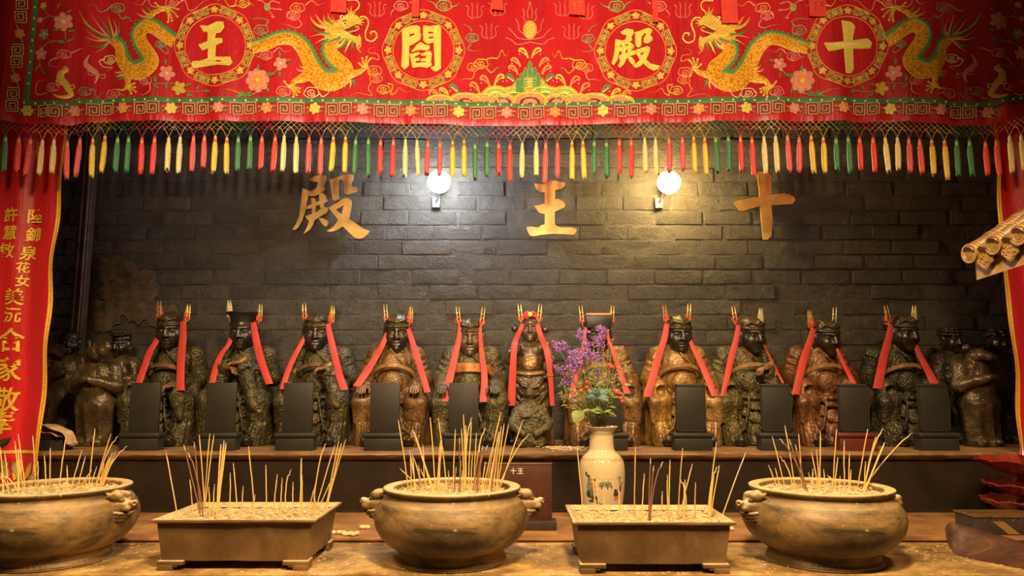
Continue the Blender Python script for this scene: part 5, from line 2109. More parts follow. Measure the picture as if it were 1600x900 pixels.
STAT = {}
for i, sp in enumerate(SEAT):
    if sp is None:
        continue
    bx, hxp, hty, robe, face, hatk, arms, belt, lab = sp
    base = at(bx, 690, ST_Y)
    t = thing('seated_statue', (base.x, ST_Y, SHELF_Z), lab, 'statue', 'seated statues on the altar shelf')
    STAT[i] = t
    body = geo_obj('robed_body', seated_body({'arms': arms}, 40 + i), M[robe], t)
    tilt = {0: 0.10, 1: -0.02, 2: 0.16, 3: 0.1, 4: 0.02, 6: 0, 7: 0.12, 8: 0.30, 9: 0.28, 10: 0.30}[i]
    hatz = {'cap': 0.099, 'crown': 0.098, 'mortar': 0.10}[hatk]
    h, hx, hz = seat_head(t, hxp, hty, face, hatk, i, tilt, None, 1.10, hatz)
    if hatk == 'crown':
        b = MB()
        b.lathe([(0.058, 0.028), (0.066, 0.030), (0.067, 0.042), (0.064, 0.046), (0.070, 0.070), (0.082, 0.088), (0.088, 0.092), (0.089, 0.098), (0.080, 0.097), (0.0, 0.092)], 28, (0, 0, 0))
        o = link('hat', mesh_np('hat', [(x, y * 0.95 + 0.008, z) for x, y, z in b.v], b.f, M['hatblack']), t, (hx, -0.012, hz))
        o.scale = (1.1, 1.1, 1.1)
        sharp(o)
    if hatk == 'mortar':
        b = MB().box((0, 0.006, 0.062), (0.060, 0.058, 0.030), taper=1.12)
        o = b.build('hat', M['hatblack'], None, bevel=0.006)
        o.parent, o.location, o.scale = t, (hx, -0.012, hz), (1.1, 1.1, 1.1)
        b = MB().box((0, 0.002, 0.098), (0.062, 0.066, 0.006))
        o = b.build('hat_top', M['tan'], None, bevel=0.004)
        o.parent, o.location, o.scale = t, (hx, -0.012, hz), (1.1, 1.1, 1.1)
    # collar
    band('collar', [(0.056 * math.cos(a) + hx * 0.6, 0.022 + 0.05 * math.sin(a), 0.508 + 0.016 * math.sin(a)) for a in [PI * q / 8 for q in range(-9, 2)]], 0.010, 0.006, M['belt_dark'] if robe != 'robe_gold' else M['belt'], t, 3)
    if belt:
        hwid = 0.026 if belt == 'belt_orange' else 0.0115
        if belt == 'belt_orange':
            pts = [(-0.122, -0.020, 0.372), (-0.085, -0.082, 0.392), (0, -0.122, 0.398), (0.085, -0.082, 0.392), (0.122, -0.020, 0.372)]
        elif arms[1] == 'belt':
            pts = [(-0.118, -0.030, 0.345), (-0.085, -0.092, 0.388), (-0.02, -0.128, 0.412), (0.045, -0.132, 0.410), (0.092, -0.145, 0.388), (0.108, -0.160, 0.355)]
        else:
            pts = [(-0.122, -0.020, 0.340), (-0.090, -0.082, 0.384), (-0.04, -0.118, 0.406), (0, -0.125, 0.410), (0.04, -0.118, 0.406), (0.090, -0.082, 0.384), (0.122, -0.020, 0.340)]
        band('belt', pts, hwid, 0.007, M[belt], t)
    for s, pose in ((-1, arms[0]), (1, arms[1])):
        key = 'hand%d' % s
        f_ = MB().ball((s * 0.108, -0.180, 0.018), (0.034, 0.064, 0.024), 12, 8)
        f_.ball((s * 0.110, -0.222, 0.028), (0.024, 0.026, 0.016), 10, 7)
        f_.ball((s * 0.110, -0.243, 0.034), (0.018, 0.010, 0.013), 10, 7)
        o = link('shoe', mesh_np('shoe', [(x, y, max(0.001, z)) for x, y, z in f_.v], f_.f, M['shoe']), t)
        if pose == 'knee' and i not in (3, 4):
            continue
        elif pose == 'knee':
            geo_obj('hand', HANDS[s], M['belt_dark'] if robe in ('robe_gold', 'robe_bronze') else M['hand_dark'], t, (s * 0.130, -0.178, 0.296), (0.1, 0, s * 0.12), 1.05, key)
        elif pose == 'belt':
            geo_obj('hand', HANDS[s], M['belt_dark'], t, (s * 0.050, -0.158, 0.392), (0.2, 0.0, -s * 1.15), 1.0, key)
        elif pose == 'clasp':
            geo_obj('hand', HANDS[s], M['belt_dark'], t, (s * 0.020, -0.168, 0.408 + 0.012 * s), (0.15, 0.0, -s * 1.3), 1.05, key)
        elif pose == 'lap':
            geo_obj('hand', HANDS[s], M['belt_dark'], t, (s * 0.070, -0.192, 0.300), (0.15, 0, -s * 0.5), 1.0, key)

# ------------------------------------------------------------------ the standing figure in the middle and the crouching one before it
base = at(828, 690, ST_Y)
t = thing('standing_statue', (base.x, ST_Y, SHELF_Z), 'slim standing statue with red flower crown, bare gilt chest and draped skirt', 'statue')
STAT[5] = t
f = Field((-0.17, -0.15, -0.01), (0.17, 0.15, 0.60), 0.0040)
for s in (-1, 1):
    f.chain([(s * 0.045, 0, 0.33), (s * 0.055, -0.01, 0.18), (s * 0.05, 0.0, 0.03)], [0.06, 0.05, 0.042], 0.02)
f.cap((0, 0, 0.36), (0, 0, 0.13), 0.080, 0.105, 0.03, flat=0.8)
f.ell((0, -0.004, 0.455), (0.078, 0.055, 0.085), 0.02)
f.ell((0, -0.024, 0.418), (0.066, 0.048, 0.050), 0.02)
for s in (-1, 1):
    f.ell((s * 0.034, -0.040, 0.490), (0.034, 0.020, 0.028), 0.012)
f.cap((-0.078, 0.005, 0.515), (0.078, 0.005, 0.515), 0.030, 0.030, 0.025)
f.chain([(-0.088, 0.005, 0.510), (-0.112, -0.03, 0.440), (-0.058, -0.075, 0.505)], [0.029, 0.026, 0.018], 0.012)
f.chain([(0.088, 0.005, 0.510), (0.115, -0.02, 0.430), (0.105, -0.055, 0.355)], [0.029, 0.026, 0.020], 0.012)
f.cap((0, 0.005, 0.52), (0, 0.0, 0.575), 0.034, 0.028, 0.015)
# skirt folds: hanging swags
for q in range(4):
    z0 = 0.335 - 0.045 * q
    f.chain([(-0.085, -0.045, z0 + 0.02), (-0.04, -0.085, z0 - 0.03), (0.0, -0.092, z0 - 0.045), (0.045, -0.085, z0 - 0.03), (0.085, -0.045, z0 + 0.02)], 0.008, 0.01)
f.warp(lambda X, Y, Z: 0.0035 * np.clip((0.36 - Z) / 0.1, 0, 1) * np.sin(16 * np.arctan2(X, 0.1 - Y) + 6 * np.sin(Z * 14)))
f.cut_below(0.0)
f.build('draped_body', M['robe_smoke'], t)
q = at(828, 489, ST_Y - 0.02)
hx, hz = q.x - t.location.x, q.z - t.location.z - 0.085
geo_obj('head', HEADS[2], M['face_brown'], t, (hx, -0.01, hz), (0.08, 0, 0), 0.80, key='head2')
band('belt', [(-0.084, -0.01, 0.372), (-0.06, -0.066, 0.372), (0, -0.088, 0.366), (0.06, -0.066, 0.372), (0.084, -0.01, 0.372)], 0.009, 0.007, M['belt'], t)
f = Field((-0.06, -0.03, -0.06), (0.06, 0.03, 0.06), 0.003)
f.ell((0, 0, 0), (0.036, 0.012, 0.040), 0.005)
for q_ in range(5):
    f.ell((0.02 * math.cos(q_ * 1.26), -0.010, 0.02 * math.sin(q_ * 1.26)), (0.011, 0.006, 0.011), 0.004)
o = f.build('chest_plate', M['belt'], t)
o.location = (0, -0.064, 0.425)
o.rotation_euler = (-0.15, 0, 0)
geo_obj('hand', HANDS[-1], M['face_brown'], t, (-0.052, -0.082, 0.512), (0.2, 0.2, 0.9), 0.7, key='hand-1')
geo_obj('hand', HANDS[1], M['belt'], t, (0.105, -0.072, 0.350), (-0.6, 0, 0.0), 0.75, key='hand1')
for s in (-1, 1):
    b = MB().ball((s * 0.082 + hx, -0.01, hz - 0.005 + (0.006 if s < 0 else 0.0)), (0.020, 0.012, 0.019), 12, 8)
    b.tube([(s * 0.045 + hx, 0.0, hz + 0.005), (s * 0.07 + hx, -0.006, hz - 0.002)], 0.006, 6)
    link('ear_disc', mesh_np('ear_disc', b.v, b.f, M['face']), t)
# red flower crown
cr = MB()
r_ = random.Random(8)
for k in range(60):
    a, p_ = r_.uniform(0, 2 * PI), r_.uniform(-0.2, 1.2)
    c = Vector((0.036 * math.cos(a) * math.cos(p_), 0.032 * math.sin(a) * math.cos(p_), 0.026 * math.sin(p_)))
    R = Matrix.Rotation(a, 3, 'Z') @ Matrix.Rotation(r_.uniform(-1, 1), 3, 'X')
    cr.ball(c, (0.010, 0.004, 0.010), 6, 4, R)
o = link('flower_crown', mesh_np('flower_crown', cr.v, cr.f, M['pin_red']), t, (hx, -0.03, hz + 0.062))
b = MB()
for k in range(6):
    b.ball((0.008 * math.cos(k * 1.05), -0.036, 0.012 + 0.008 * math.sin(k * 1.05)), (0.006, 0.005, 0.006), 6, 4)
b.ball((0, -0.039, 0.012), 0.005, 6, 4)
o = link('gilt_centre', mesh_np('gilt_centre', b.v, b.f, SILK['yellow']), t, (hx, -0.03, hz + 0.062))

# crouching attendant in front of it
base = at(828, 697, 3.76)
t = thing('crouching_statue', (base.x, 3.76, SHELF_Z), 'small dark crouching attendant statue with rounded back before the standing figure', 'statue')
f = Field((-0.12, -0.12, -0.01), (0.12, 0.12, 0.33), 0.0032)
f.ell((0, 0.0, 0.10), (0.078, 0.070, 0.115), 0.02)
f.ell((0, 0.0, 0.03), (0.085, 0.078, 0.05), 0.02)
f.cap((-0.045, 0.0, 0.175), (0.045, 0.0, 0.175), 0.036, 0.036, 0.02)
f.cap((0, -0.005, 0.19), (0, -0.015, 0.235), 0.026, 0.018, 0.015)
f.cap((0.026, -0.02, 0.21), (0.032, -0.03, 0.236), 0.012, 0.006, 0.01)
f.ell((0, -0.018, 0.262), (0.025, 0.028, 0.030), 0.008)
f.ell((0, -0.042, 0.256), (0.006, 0.010, 0.006), 0.005)
for s in (-1, 1):
    f.ell((s * 0.010, -0.044, 0.266), (0.005, 0.004, 0.003), 0.004, True)
    f.ell((s * 0.026, -0.015, 0.258), (0.004, 0.009, 0.012), 0.004)
    f.chain([(s * 0.068, 0.0, 0.165), (s * 0.088, -0.04, 0.105), (s * 0.030, -0.085, 0.070)], [0.028, 0.026, 0.018], 0.012)
    f.ell((s * 0.048, -0.068, 0.014), (0.026, 0.036, 0.016), 0.01)
f.cap((-0.012, -0.044, 0.244), (0.012, -0.044, 0.244), 0.0025, 0.0025, 0.003, True)
f.ell((0, -0.078, 0.125), (0.036, 0.018, 0.045), 0.012, True)
f.cap((-0.035, -0.066, 0.150), (0.035, -0.066, 0.150), 0.004, 0.004, 0.006)
f.warp(lambda X, Y, Z: 0.0022 * np.sin(14 * np.arctan2(X, 0.1 - Y) + 10 * np.sin(Z * 16)) * np.clip((0.2 - Z) / 0.05, 0, 1))
f.cut_below(0.0)
f.build('huddled_body', M['robe_olive'], t)

base = at(858, 694, 3.84)
t = thing('wooden_block', (base.x, 3.84, SHELF_Z), 'small upright reddish-brown block beside the crouching statue', 'block')
MB().box((base.x, 3.84, SHELF_Z + 0.068), (0.030, 0.028, 0.068), taper=0.86).build('block_body', simple('red_brown_wood', (0.075, 0.028, 0.016), 0.5, var=0.4), t, bevel=0.010, seg=3)

# ------------------------------------------------------------------ attendants standing at both ends
def standing(px_c, base_y, d, H, robe, lab, kind, headk=None, hatk=None, turn=0.0, wide=1.0, seed=0, arms='fold'):
    base = at(px_c, base_y, d)
    t = thing('standing_statue', (base.x, d, SHELF_Z), lab, 'statue', rz=turn)
    k = H / 0.60
    f = Field((-0.19 * k, -0.17 * k, -0.01), (0.19 * k, 0.16 * k, 0.66 * k), 0.0042)

    def P(*q):
        return tuple(v * k for v in q)
    w_ = wide * k
    f.box(P(0, -0.01, 0.012), P(0.075, 0.06, 0.008), 0.01, 0.01)
    for s in (-1, 1):
        f.chain([(s * 0.045 * w_, 0, 0.26 * k), (s * 0.05 * w_, -0.005, 0.03 * k)], [0.062 * k, 0.050 * k], 0.02)
        f.ell((s * 0.045 * w_, -0.05 * k, 0.028 * k), P(0.030, 0.055, 0.024), 0.01)
    f.cap((0, 0, 0.36 * k), (0, 0, 0.24 * k), 0.082 * w_, 0.108 * w_, 0.02, flat=0.82)
    f.cap((0, 0, 0.24 * k), (0, 0, 0.06 * k), 0.092 * w_, 0.088 * w_, 0.012, flat=0.8)
    f.ell(P(0, 0.0, 0.39), (0.096 * w_, 0.075 * k, 0.11 * k), 0.02)
    f.ell(P(0, -0.025, 0.345), (0.080 * w_, 0.068 * k, 0.07 * k), 0.02)
    f.cap((-0.078 * w_, 0.006 * k, 0.455 * k), (0.078 * w_, 0.006 * k, 0.455 * k), 0.042 * k, 0.042 * k, 0.025)
    f.cap(P(0, 0.008, 0.46), P(0, 0.0, 0.52), 0.040 * k, 0.030 * k, 0.02)
    for s in (-1, 1):
        if arms == 'fold' or (arms == 'left' and s < 0) or (arms == 'right' and s > 0):
            f.chain([(s * 0.092 * w_, 0.005 * k, 0.445 * k), (s * 0.122 * w_, -0.02 * k, 0.345 * k), (s * 0.030 * k, -0.105 * k, 0.385 * k)], [0.042 * k, 0.040 * k, 0.026 * k], 0.014)
            f.ell((s * 0.014 * k, -0.118 * k, 0.390 * k), P(0.020, 0.018, 0.020), 0.006)
        else:
            f.chain([(s * 0.092 * w_, 0.005 * k, 0.445 * k), (s * 0.118 * w_, 0.0, 0.340 * k), (s * 0.112 * w_, -0.035 * k, 0.245 * k)], [0.040 * k, 0.038 * k, 0.030 * k], 0.014)
            f.ell((s * 0.112 * w_, -0.045 * k, 0.220 * k), P(0.016, 0.018, 0.026), 0.006)
    if kind == 'horse':      # wedge head with an upturned, curling muzzle
        f.chain([P(-0.020, 0.01, 0.46), P(-0.035, -0.01, 0.535), P(0.005, -0.05, 0.548), P(0.060, -0.075, 0.556), P(0.092, -0.085, 0.580), P(0.086, -0.085, 0.604), P(0.070, -0.085, 0.606)], [0.044 * k, 0.046 * k, 0.043 * k, 0.032 * k, 0.019 * k, 0.010 * k, 0.006 * k], 0.012)
        f.chain([P(-0.045, -0.03, 0.565), P(-0.052, -0.03, 0.622)], [0.018 * k, 0.005 * k], 0.01)
        f.chain([P(-0.050, 0.03, 0.565), P(-0.060, 0.035, 0.612)], [0.018 * k, 0.005 * k], 0.01)
        f.ell(P(0.004, -0.086, 0.566), P(0.012, 0.008, 0.009), 0.005)
        f.cap(P(0.03, -0.095, 0.535), P(0.085, -0.096, 0.562), 0.004 * k, 0.003 * k, 0.005, True)
    elif kind == 'ox':       # broad low head, blunt muzzle, ears and short horns
        f.ell(P(0, -0.02, 0.515), P(0.055, 0.062, 0.042), 0.015)
        f.ell(P(0.035, -0.080, 0.502), P(0.036, 0.036, 0.026), 0.02)
        for s in (-1, 1):
            f.cap(P(s * 0.040, 0.0, 0.545), P(s * 0.062, 0.0, 0.568), 0.016 * k, 0.008 * k, 0.01)
            f.ell(P(0.03 + s * 0.016, -0.072, 0.526), P(0.009, 0.008, 0.008), 0.005)
            f.ell(P(0.042 + s * 0.012, -0.112, 0.506), P(0.005, 0.006, 0.005), 0.004, True)
        f.cap(P(0.015, -0.112, 0.490), P(0.062, -0.100, 0.490), 0.004 * k, 0.004 * k, 0.004, True)
        f.ell(P(-0.055, -0.01, 0.560), P(0.026, 0.022, 0.022), 0.008)
    r = random.Random(seed)
    a, b_ = r.uniform(0, 6), r.uniform(0, 6)
    f.warp(lambda X, Y, Z: 0.0075 * np.clip((0.25 * k - Z) / 0.02, 0, 1) * (np.abs(np.sin(9 * np.arctan2(X, 0.12 - Y) + 0.8 * np.sin(Z * 13 + a))) - 0.5) + 0.002 * np.clip((Z - 0.3 * k) / 0.05, 0, 1) * np.sin(55 * (Z + 0.6 * np.abs(X)) + 3 * np.sin(22 * X + b_)))
    f.cut_below(0.0)
    f.build('robed_body', M[robe], t)
    if headk is not None:
        sc = 0.82 * k
        loc = P(0, -0.006, 0.560)
        geo_obj('head', HEADS[headk], M['face'], t, loc, (0.1, 0, 0), sc, key='head%d' % headk)
        if hatk == 'curl':
            geo_obj('curly_hair', curly_geo(), M['hatblack'], t, loc, (0.1, 0, 0), sc, key='curl')
        elif hatk:
            geo_obj('hat', CAPS[hatk], M['robe_soot'], t, loc, (0.1, 0, 0), sc, key='hat' + hatk)
    return t


tA = standing(97, 686, 4.04, 0.575, 'robe_smoke', 'smoky brown standing attendant with a close skullcap beside the left banner', 'man', 0, 'skull', 0.45, 1.12, 1, 'left')
band('hood', [(-0.10, -0.05, 0.40), (-0.115, -0.06, 0.47), (-0.07, -0.09, 0.50), (-0.01, -0.10, 0.475)], 0.030, 0.006, M['robe_smoke'], tA)
standing(146, 692, 3.80, 0.515, 'robe_smoke', 'horse-headed brown standing attendant with upturned muzzle, left of the seated row', 'horse', None, None, 0.0, 1.05, 2)
standing(180, 684, 4.05, 0.56, 'robe_smoke', 'brown standing attendant in a low flat cap behind the horse-headed figure', 'man', 1, 'flat', -0.15, 1.0, 3)
standing(1496, 686, 3.98, 0.585, 'robe_black', 'dark standing attendant in a wound turban, right of the seated row', 'man', 2, 'turban', 0.3, 0.95, 4, 'none')
standing(1534, 694, 3.78, 0.53, 'robe_smoke', 'brown ox-headed standing attendant with folded arms near the right banner', 'ox', None, None, 0.15, 1.08, 5)
standing(1572, 686, 3.98, 0.575, 'robe_soot', 'sooty black standing attendant with curly hair half behind the right banner', 'man', 3, 'curl', 0.0, 1.0, 6, 'right')

# ------------------------------------------------------------------ hat pins and red ribbons
def leafplate(b, x, w, h, z0, mi, R=None):
    P = [(-0.35, 0.0), (-0.5, 0.25), (-0.45, 0.5), (-0.2, 0.85), (0.0, 1.0), (0.2, 0.85), (0.45, 0.5), (0.5, 0.25), (0.35, 0.0)]
    V = []
    for e in (-1, 1):
        for u, v in P:
            V.append((x + 0.0009 * e, u * w, z0 + v * h))
    n = len(P)
    F = [tuple(range(n))[::-1], tuple(range(n, 2 * n))] + [(i, (i + 1) % n, n + (i + 1) % n, n + i) for i in range(n)]
    b.add(V, F, mi)


def hat_pin(px_, py_, d, turn, lean, lab, style='red', h=0.092):
    q = at(px_, py_, d)
    t = thing('hat_pin', q, lab, 'hat ornament', 'gilt pins on the statues hats', turn)
    mat = M['pin_pale'] if style == 'pale' else M['pin_gold']
    for x in (-0.0075, 0.0075):
        b = MB()
        leafplate(b, x, 0.026, h, 0.0, 0)
        o = link('blade', mesh_np('blade', b.v, b.f, mat, False), t)
    b = MB()
    for z in (0.012, 0.034, 0.056):
        b.tube([(-0.0085, 0, z), (0.0085, 0, z)], 0.0014, 5)
    b.tube([(0, 0, -0.022), (0, 0, 0.012)], 0.0016, 5)
    link('rungs', mesh_np('rungs', b.v, b.f, mat), t)
    if style != 'pale':
        b = MB()
        r = random.Random(int(px_))
        for sx in (-1, 1):
            for k in range(9):
                b.ball((sx * 0.010 + r.uniform(-0.003, 0.003), r.uniform(-0.009, 0.009), 0.014 + r.uniform(-0.009, 0.011)), 0.0055, 6, 4)
            b.ball((sx * 0.0095, 0.0, 0.042), (0.002, 0.006, 0.010), 6, 4)
        link('pompom', mesh_np('pompom', b.v, b.f, M['pin_red']), t)
    t.rotation_euler = (0, lean, turn)
    return t


WHO = ['leftmost seated statue', 'flat-crowned seated statue', 'third seated statue from left', 'bronze-brown seated statue', 'orange-belted statue', 'standing flower-crowned statue', 'box-hatted statue behind the vase', 'gold-brown seated statue', 'third seated statue from right', 'reddish-brown seated statue', 'rightmost seated statue']
PINS = [(250, 496, 0.0, 'gold', 291, 502, 1.0, 'red'), (359, 496, 1.0, 'pale', 404, 502, 1.0, 'red'), (477, 500, 0.05, 'red', 517, 504, 0.9, 'red'), (604, 502, 0.1, 'red', 640, 505, 0.8, 'red'), (717, 505, 0.25, 'red', 753, 507, -0.1, 'red'),
        (814, 501, 0.05, 'red', 842, 502, -0.1, 'red'), (910, 504, -0.15, 'red', 955, 504, 0.15, 'red'), (1041, 502, -0.6, 'red', 1075, 501, 0.0, 'gold'), (1149, 505, -0.1, 'red', 1188, 508, -1.1, 'pale'), (1268, 511, -1.1, 'red', 1303, 507, -0.3, 'pale'), (1388, 503, -0.1, 'red', 1428, 504, -1.0, 'pale')]
for i, (lx, ly, la, ls, rx_, ry_, ra, rs) in enumerate(PINS):
    for sd, x, y, a, s in (('left', lx, ly, la, ls), ('right', rx_, ry_, ra, rs)):
        what = {'gold': 'plain gilt ladder-like hat pin', 'pale': 'pale gold leaf-shaped hat pin', 'red': 'gilt hat pin with red pompom'}[s]
        hat_pin(x, y, ST_Y - 0.035 - (0.02 if i == 5 else 0), a, (-0.10 if sd == 'left' else 0.10), '%s on the %s of the %s' % (what, sd, WHO[i]), s)

RIB = [
    [[(251, 519, 8), (243, 535, 10), (234, 550, 11), (225, 575, 11), (217, 598, 11)], [(286, 502, 9), (286, 525, 11), (284, 548, 12), (282, 580, 12), (282, 610, 13)]],
    [[(364, 520, 6), (357, 538, 8), (346, 553, 9), (337, 575, 10), (331, 599, 10)], [(396, 504, 9), (399, 525, 11), (404, 548, 12), (412, 575, 12), (421, 600, 12)]],
    [[(480, 519, 6), (469, 540, 8), (458, 561, 9), (448, 585, 9), (441, 608, 9)], [(512, 506, 8), (517, 530, 10), (524, 560, 11), (530, 585, 12), (538, 609, 13)]],
    [[(605, 520, 7), (597, 540, 9), (587, 558, 11), (572, 582, 13), (557, 604, 14)], [(638, 514, 7), (644, 533, 9), (651, 555, 10), (660, 585, 10), (668, 613, 10)]],
    [[(719, 508, 6), (717, 530, 8), (711, 556, 10), (703, 590, 12), (693, 627, 14)], [(750, 508, 5), (751, 530, 6), (753, 555, 8), (757, 590, 10), (755, 628, 12)]],
    [[(817, 506, 7), (810, 522, 8), (804, 540, 9), (801, 585, 11), (799, 634, 12)], [(839, 506, 8), (846, 528, 9), (855, 550, 10), (860, 590, 8), (863, 634, 7)]],
    [[(915, 512, 4), (912, 540, 6), (905, 570, 8), (898, 595, 9), (894, 620, 10)], [(949, 513, 4), (951, 530, 5), (962, 560, 8), (972, 590, 9), (980, 615, 10)]],
    [[(1042, 506, 8), (1038, 530, 10), (1030, 553, 11), (1021, 585, 12), (1011, 620, 13)], [(1075, 523, 5), (1083, 543, 8), (1094, 564, 10), (1106, 592, 10), (1117, 619, 11)]],
    [[(1154, 508, 7), (1150, 532, 9), (1142, 561, 10), (1136, 590, 9), (1129, 619, 7)], [(1192, 535, 3), (1198, 548, 3), (1206, 564, 4), (1215, 582, 4), (1224, 599, 4)]],
    [[(1271, 514, 9), (1265, 535, 11), (1257, 556, 12), (1250, 585, 12), (1243, 616, 12)], [(1304, 535, 4), (1311, 552, 6), (1319, 570, 7), (1327, 585, 8), (1335, 600, 8)]],
    [[(1392, 508, 8), (1388, 530, 11), (1381, 556, 13), (1376, 582, 14), (1371, 607, 15)], [(1428, 534, 6), (1435, 550, 9), (1444, 568, 11), (1453, 585, 13), (1461, 600, 15)]],
]
for i, rb in enumerate(RIB):
    st = STAT[i]
    t = thing('ribbon_sash', st.location + Vector((0, -0.05, 0.62)), 'red ribbon sash hanging from the hat of the %s' % WHO[i], 'ribbon', 'red ribbons on the statues')
    for path in rb:
        n = len(path)
        dep = [3.895, 3.868, 3.835, 3.785, 3.752]
        if i == 5:
            dep = [3.90, 3.875, 3.835, 3.84, 3.845]
        P = crom([(x, y, w_, dep[j]) for j, (x, y, w_) in enumerate(path)], 5)
        V, F = [], []
        m = len(P)
        for j, (x, y, w_, d) in enumerate(P):
            x0, y0 = P[max(j - 1, 0)][:2]
            x1, y1 = P[min(j + 1, m - 1)][:2]
            L = math.hypot(x1 - x0, y1 - y0)
            nx_, ny_ = (y1 - y0) / L, -(x1 - x0) / L
            if j == 0 or j == m - 1:
                pass
            yy = 0.0018 * math.sin(j * 0.9 + i)
            for a, dd in ((-0.5, 0.003), (0, 0.0), (0.5, 0.003)):
                V.append(at(x + nx_ * w_ * a, y + 0.35 * ny_ * w_ * a, d + dd + yy))
        k = len(V)
        V += [v + Vector((0, 0.0012, 0)) for v in V]
        for j in range(m - 1):
            for c in range(2):
                a = j * 3 + c
                F += [(a, a + 1, a + 4, a + 3), (k + a, k + a + 3, k + a + 4, k + a + 1)]
            a = j * 3
            F += [(a, a + 3, k + a + 3, k + a), (a + 2, k + a + 2, k + a + 5, a + 5)]
        e = (m - 1) * 3
        F += [(0, k, k + 1, 1), (1, k + 1, k + 2, 2), (e, e + 1, k + e + 1, k + e), (e + 1, e + 2, k + e + 2, k + e + 1)]
        MB().add(V, F).build('ribbon_end', M['ribbon'], t, ang=60)
    # the loop round the back of the hat that joins both ends
    a, b_ = at(rb[0][0][0], rb[0][0][1], 3.895), at(rb[1][0][0], rb[1][0][1], 3.895)
    c = (a + b_) / 2
    pts = [a, Vector((a.x - 0.004, 3.955, a.z + 0.012)), Vector((c.x, 4.045, c.z + 0.025)), Vector((b_.x + 0.004, 3.955, b_.z + 0.012)), b_]
    inv = t.location
    band('hat_loop', [p - inv for p in pts], 0.006, 0.0008, M['ribbon'], t, 6, (0, 0.0, 1) if False else None)
# ------------------------------------------------------------------ spirit tablets
TAB = [(222, 'leftmost dark tablet, before the leftmost seated statue'), (342, 'dark blank tablet before the flat-crowned statue'), (463, 'dark blank tablet before the third seated statue from the left'), (600, 'dark blank tablet before the bronze-robed statue with hand on knee'), (724, 'dark blank tablet before the orange-belted statue, behind the central burner sticks'), (950, 'dark blank tablet half hidden by the vase of flowers'), (1081, 'dark framed tablet before the gold-robed statue'), (1215, 'dark framed tablet before the third seated statue from the right'), (1337, 'dark framed tablet on a dark red foot'), (1463, 'rightmost dark framed tablet beside the rightmost seated statue')]
for i, (px_, lab) in enumerate(TAB):
    d = 3.545
    base = at(px_, 697, d)
    t = thing('spirit_tablet', (base.x, d, SHELF_Z), lab, 'tablet', 'spirit tablets on the altar shelf', rz=0.0)
    x, z = base.x, SHELF_Z
    ztop = at(px_, 600 if i > 4 else 598, d).z
    z1, z2 = 0.060, 0.084
    MB().box((x, d, z + z1 / 2), (0.089, 0.038, z1 / 2)).build('foot_block', M['tabletred'] if i == 8 else M['tablet'], t, bevel=0.003)
    MB().box((x, d, z + (z1 + z2) / 2), (0.098, 0.047, (z2 - z1) / 2)).build('foot_moulding', M['tabletred'] if i == 8 else M['tablet'], t, bevel=0.010, seg=4)
    hh = (ztop - z - z2) / 2
    MB().box((x, d + 0.005, z + z2 + hh), (0.071, 0.010, hh)).build('board', M['tablet'], t, bevel=0.0025)
    if i > 4:
        b = MB()
        for sx in (-1, 1):
            b.box((x + sx * 0.068, d - 0.006, z + z2 + hh), (0.0035, 0.0025, hh - 0.006))
        b.box((x, d - 0.006, ztop - 0.008), (0.0715, 0.0025, 0.0035))
        b.box((x, d - 0.006, z + z2 + 0.008), (0.0715, 0.0025, 0.0035))
        b.build('frame_bead', M['tablet'], t, smooth=False)

# ------------------------------------------------------------------ round bronze burners
def lion_geo():
    """lion-head lug: grows along +x out of the bowl side"""
    f = Field((-0.065, -0.078, -0.09), (0.092, 0.078, 0.075), 0.0022)
    f.cap((-0.06, 0, -0.012), (0.012, 0, -0.004), 0.050, 0.036, 0.03)
    f.cap((-0.05, 0, -0.060), (0.012, 0, -0.050), 0.034, 0.018, 0.03)
    f.ell((0.040, 0, 0.004), (0.036, 0.030, 0.018), 0.012)       # muzzle
    f.ell((0.070, 0, 0.012), (0.014, 0.020, 0.012), 0.006)       # nose
    for s in (-1, 1):
        f.ell((0.079, s * 0.010, 0.013), (0.006, 0.006, 0.005), 0.003, True)
        f.ell((0.014, s * 0.021, 0.036), (0.028, 0.017, 0.016), 0.006)   # brow
        f.ell((0.036, s * 0.020, 0.024), (0.010, 0.010, 0.009), 0.003)   # eye
        f.cap((0.026, s * 0.031, 0.020), (0.050, s * 0.024, 0.018), 0.0028, 0.0028, 0.003, True)
        f.ell((-0.022, s * 0.036, 0.040), (0.026, 0.013, 0.013), 0.006)  # ear
        f.ell((-0.020, s * 0.047, 0.041), (0.015, 0.006, 0.006), 0.003, True)
        f.ell((0.056, s * 0.021, -0.004), (0.018, 0.011, 0.011), 0.005)  # lip pad
        for q in range(3):
            f.chain([(0.000, s * 0.040, -0.016 - 0.012 * q), (0.036 - 0.006 * q, s * 0.032, -0.022 - 0.010 * q), (0.060 - 0.010 * q, s * 0.010, -0.022 - 0.010 * q), (0.062 - 0.010 * q, 0, -0.022 - 0.010 * q)], 0.0060, 0.003)
        f.chain([(0.010, s * 0.040, -0.010), (0.046, s * 0.032, -0.0155), (0.072, s * 0.008, -0.0150), (0.074, 0, -0.0150)], 0.0026, 0.002, True)
    f.ell((-0.02, 0, 0.046), (0.035, 0.020, 0.012), 0.01)
    return f.mesh()


LION = lion_geo()
BOWL_PROF = [(0.0, 0.004), (0.180, 0.004), (0.187, 0.006), (0.188, 0.012), (0.183, 0.020), (0.180, 0.034), (0.181, 0.042), (0.205, 0.054), (0.236, 0.080), (0.257, 0.112), (0.2655, 0.145), (0.262, 0.172), (0.249, 0.196), (0.236, 0.211), (0.228, 0.221), (0.2265, 0.228), (0.230, 0.233), (0.2355, 0.238), (0.237, 0.244), (0.233, 0.2475), (0.221, 0.2485), (0.205, 0.246), (0.199, 0.240), (0.197, 0.220), (0.195, 0.205), (0.0, 0.205)]


def dense_prof(P, k=3):
    return [tuple(q) for q in crom(P, k)]


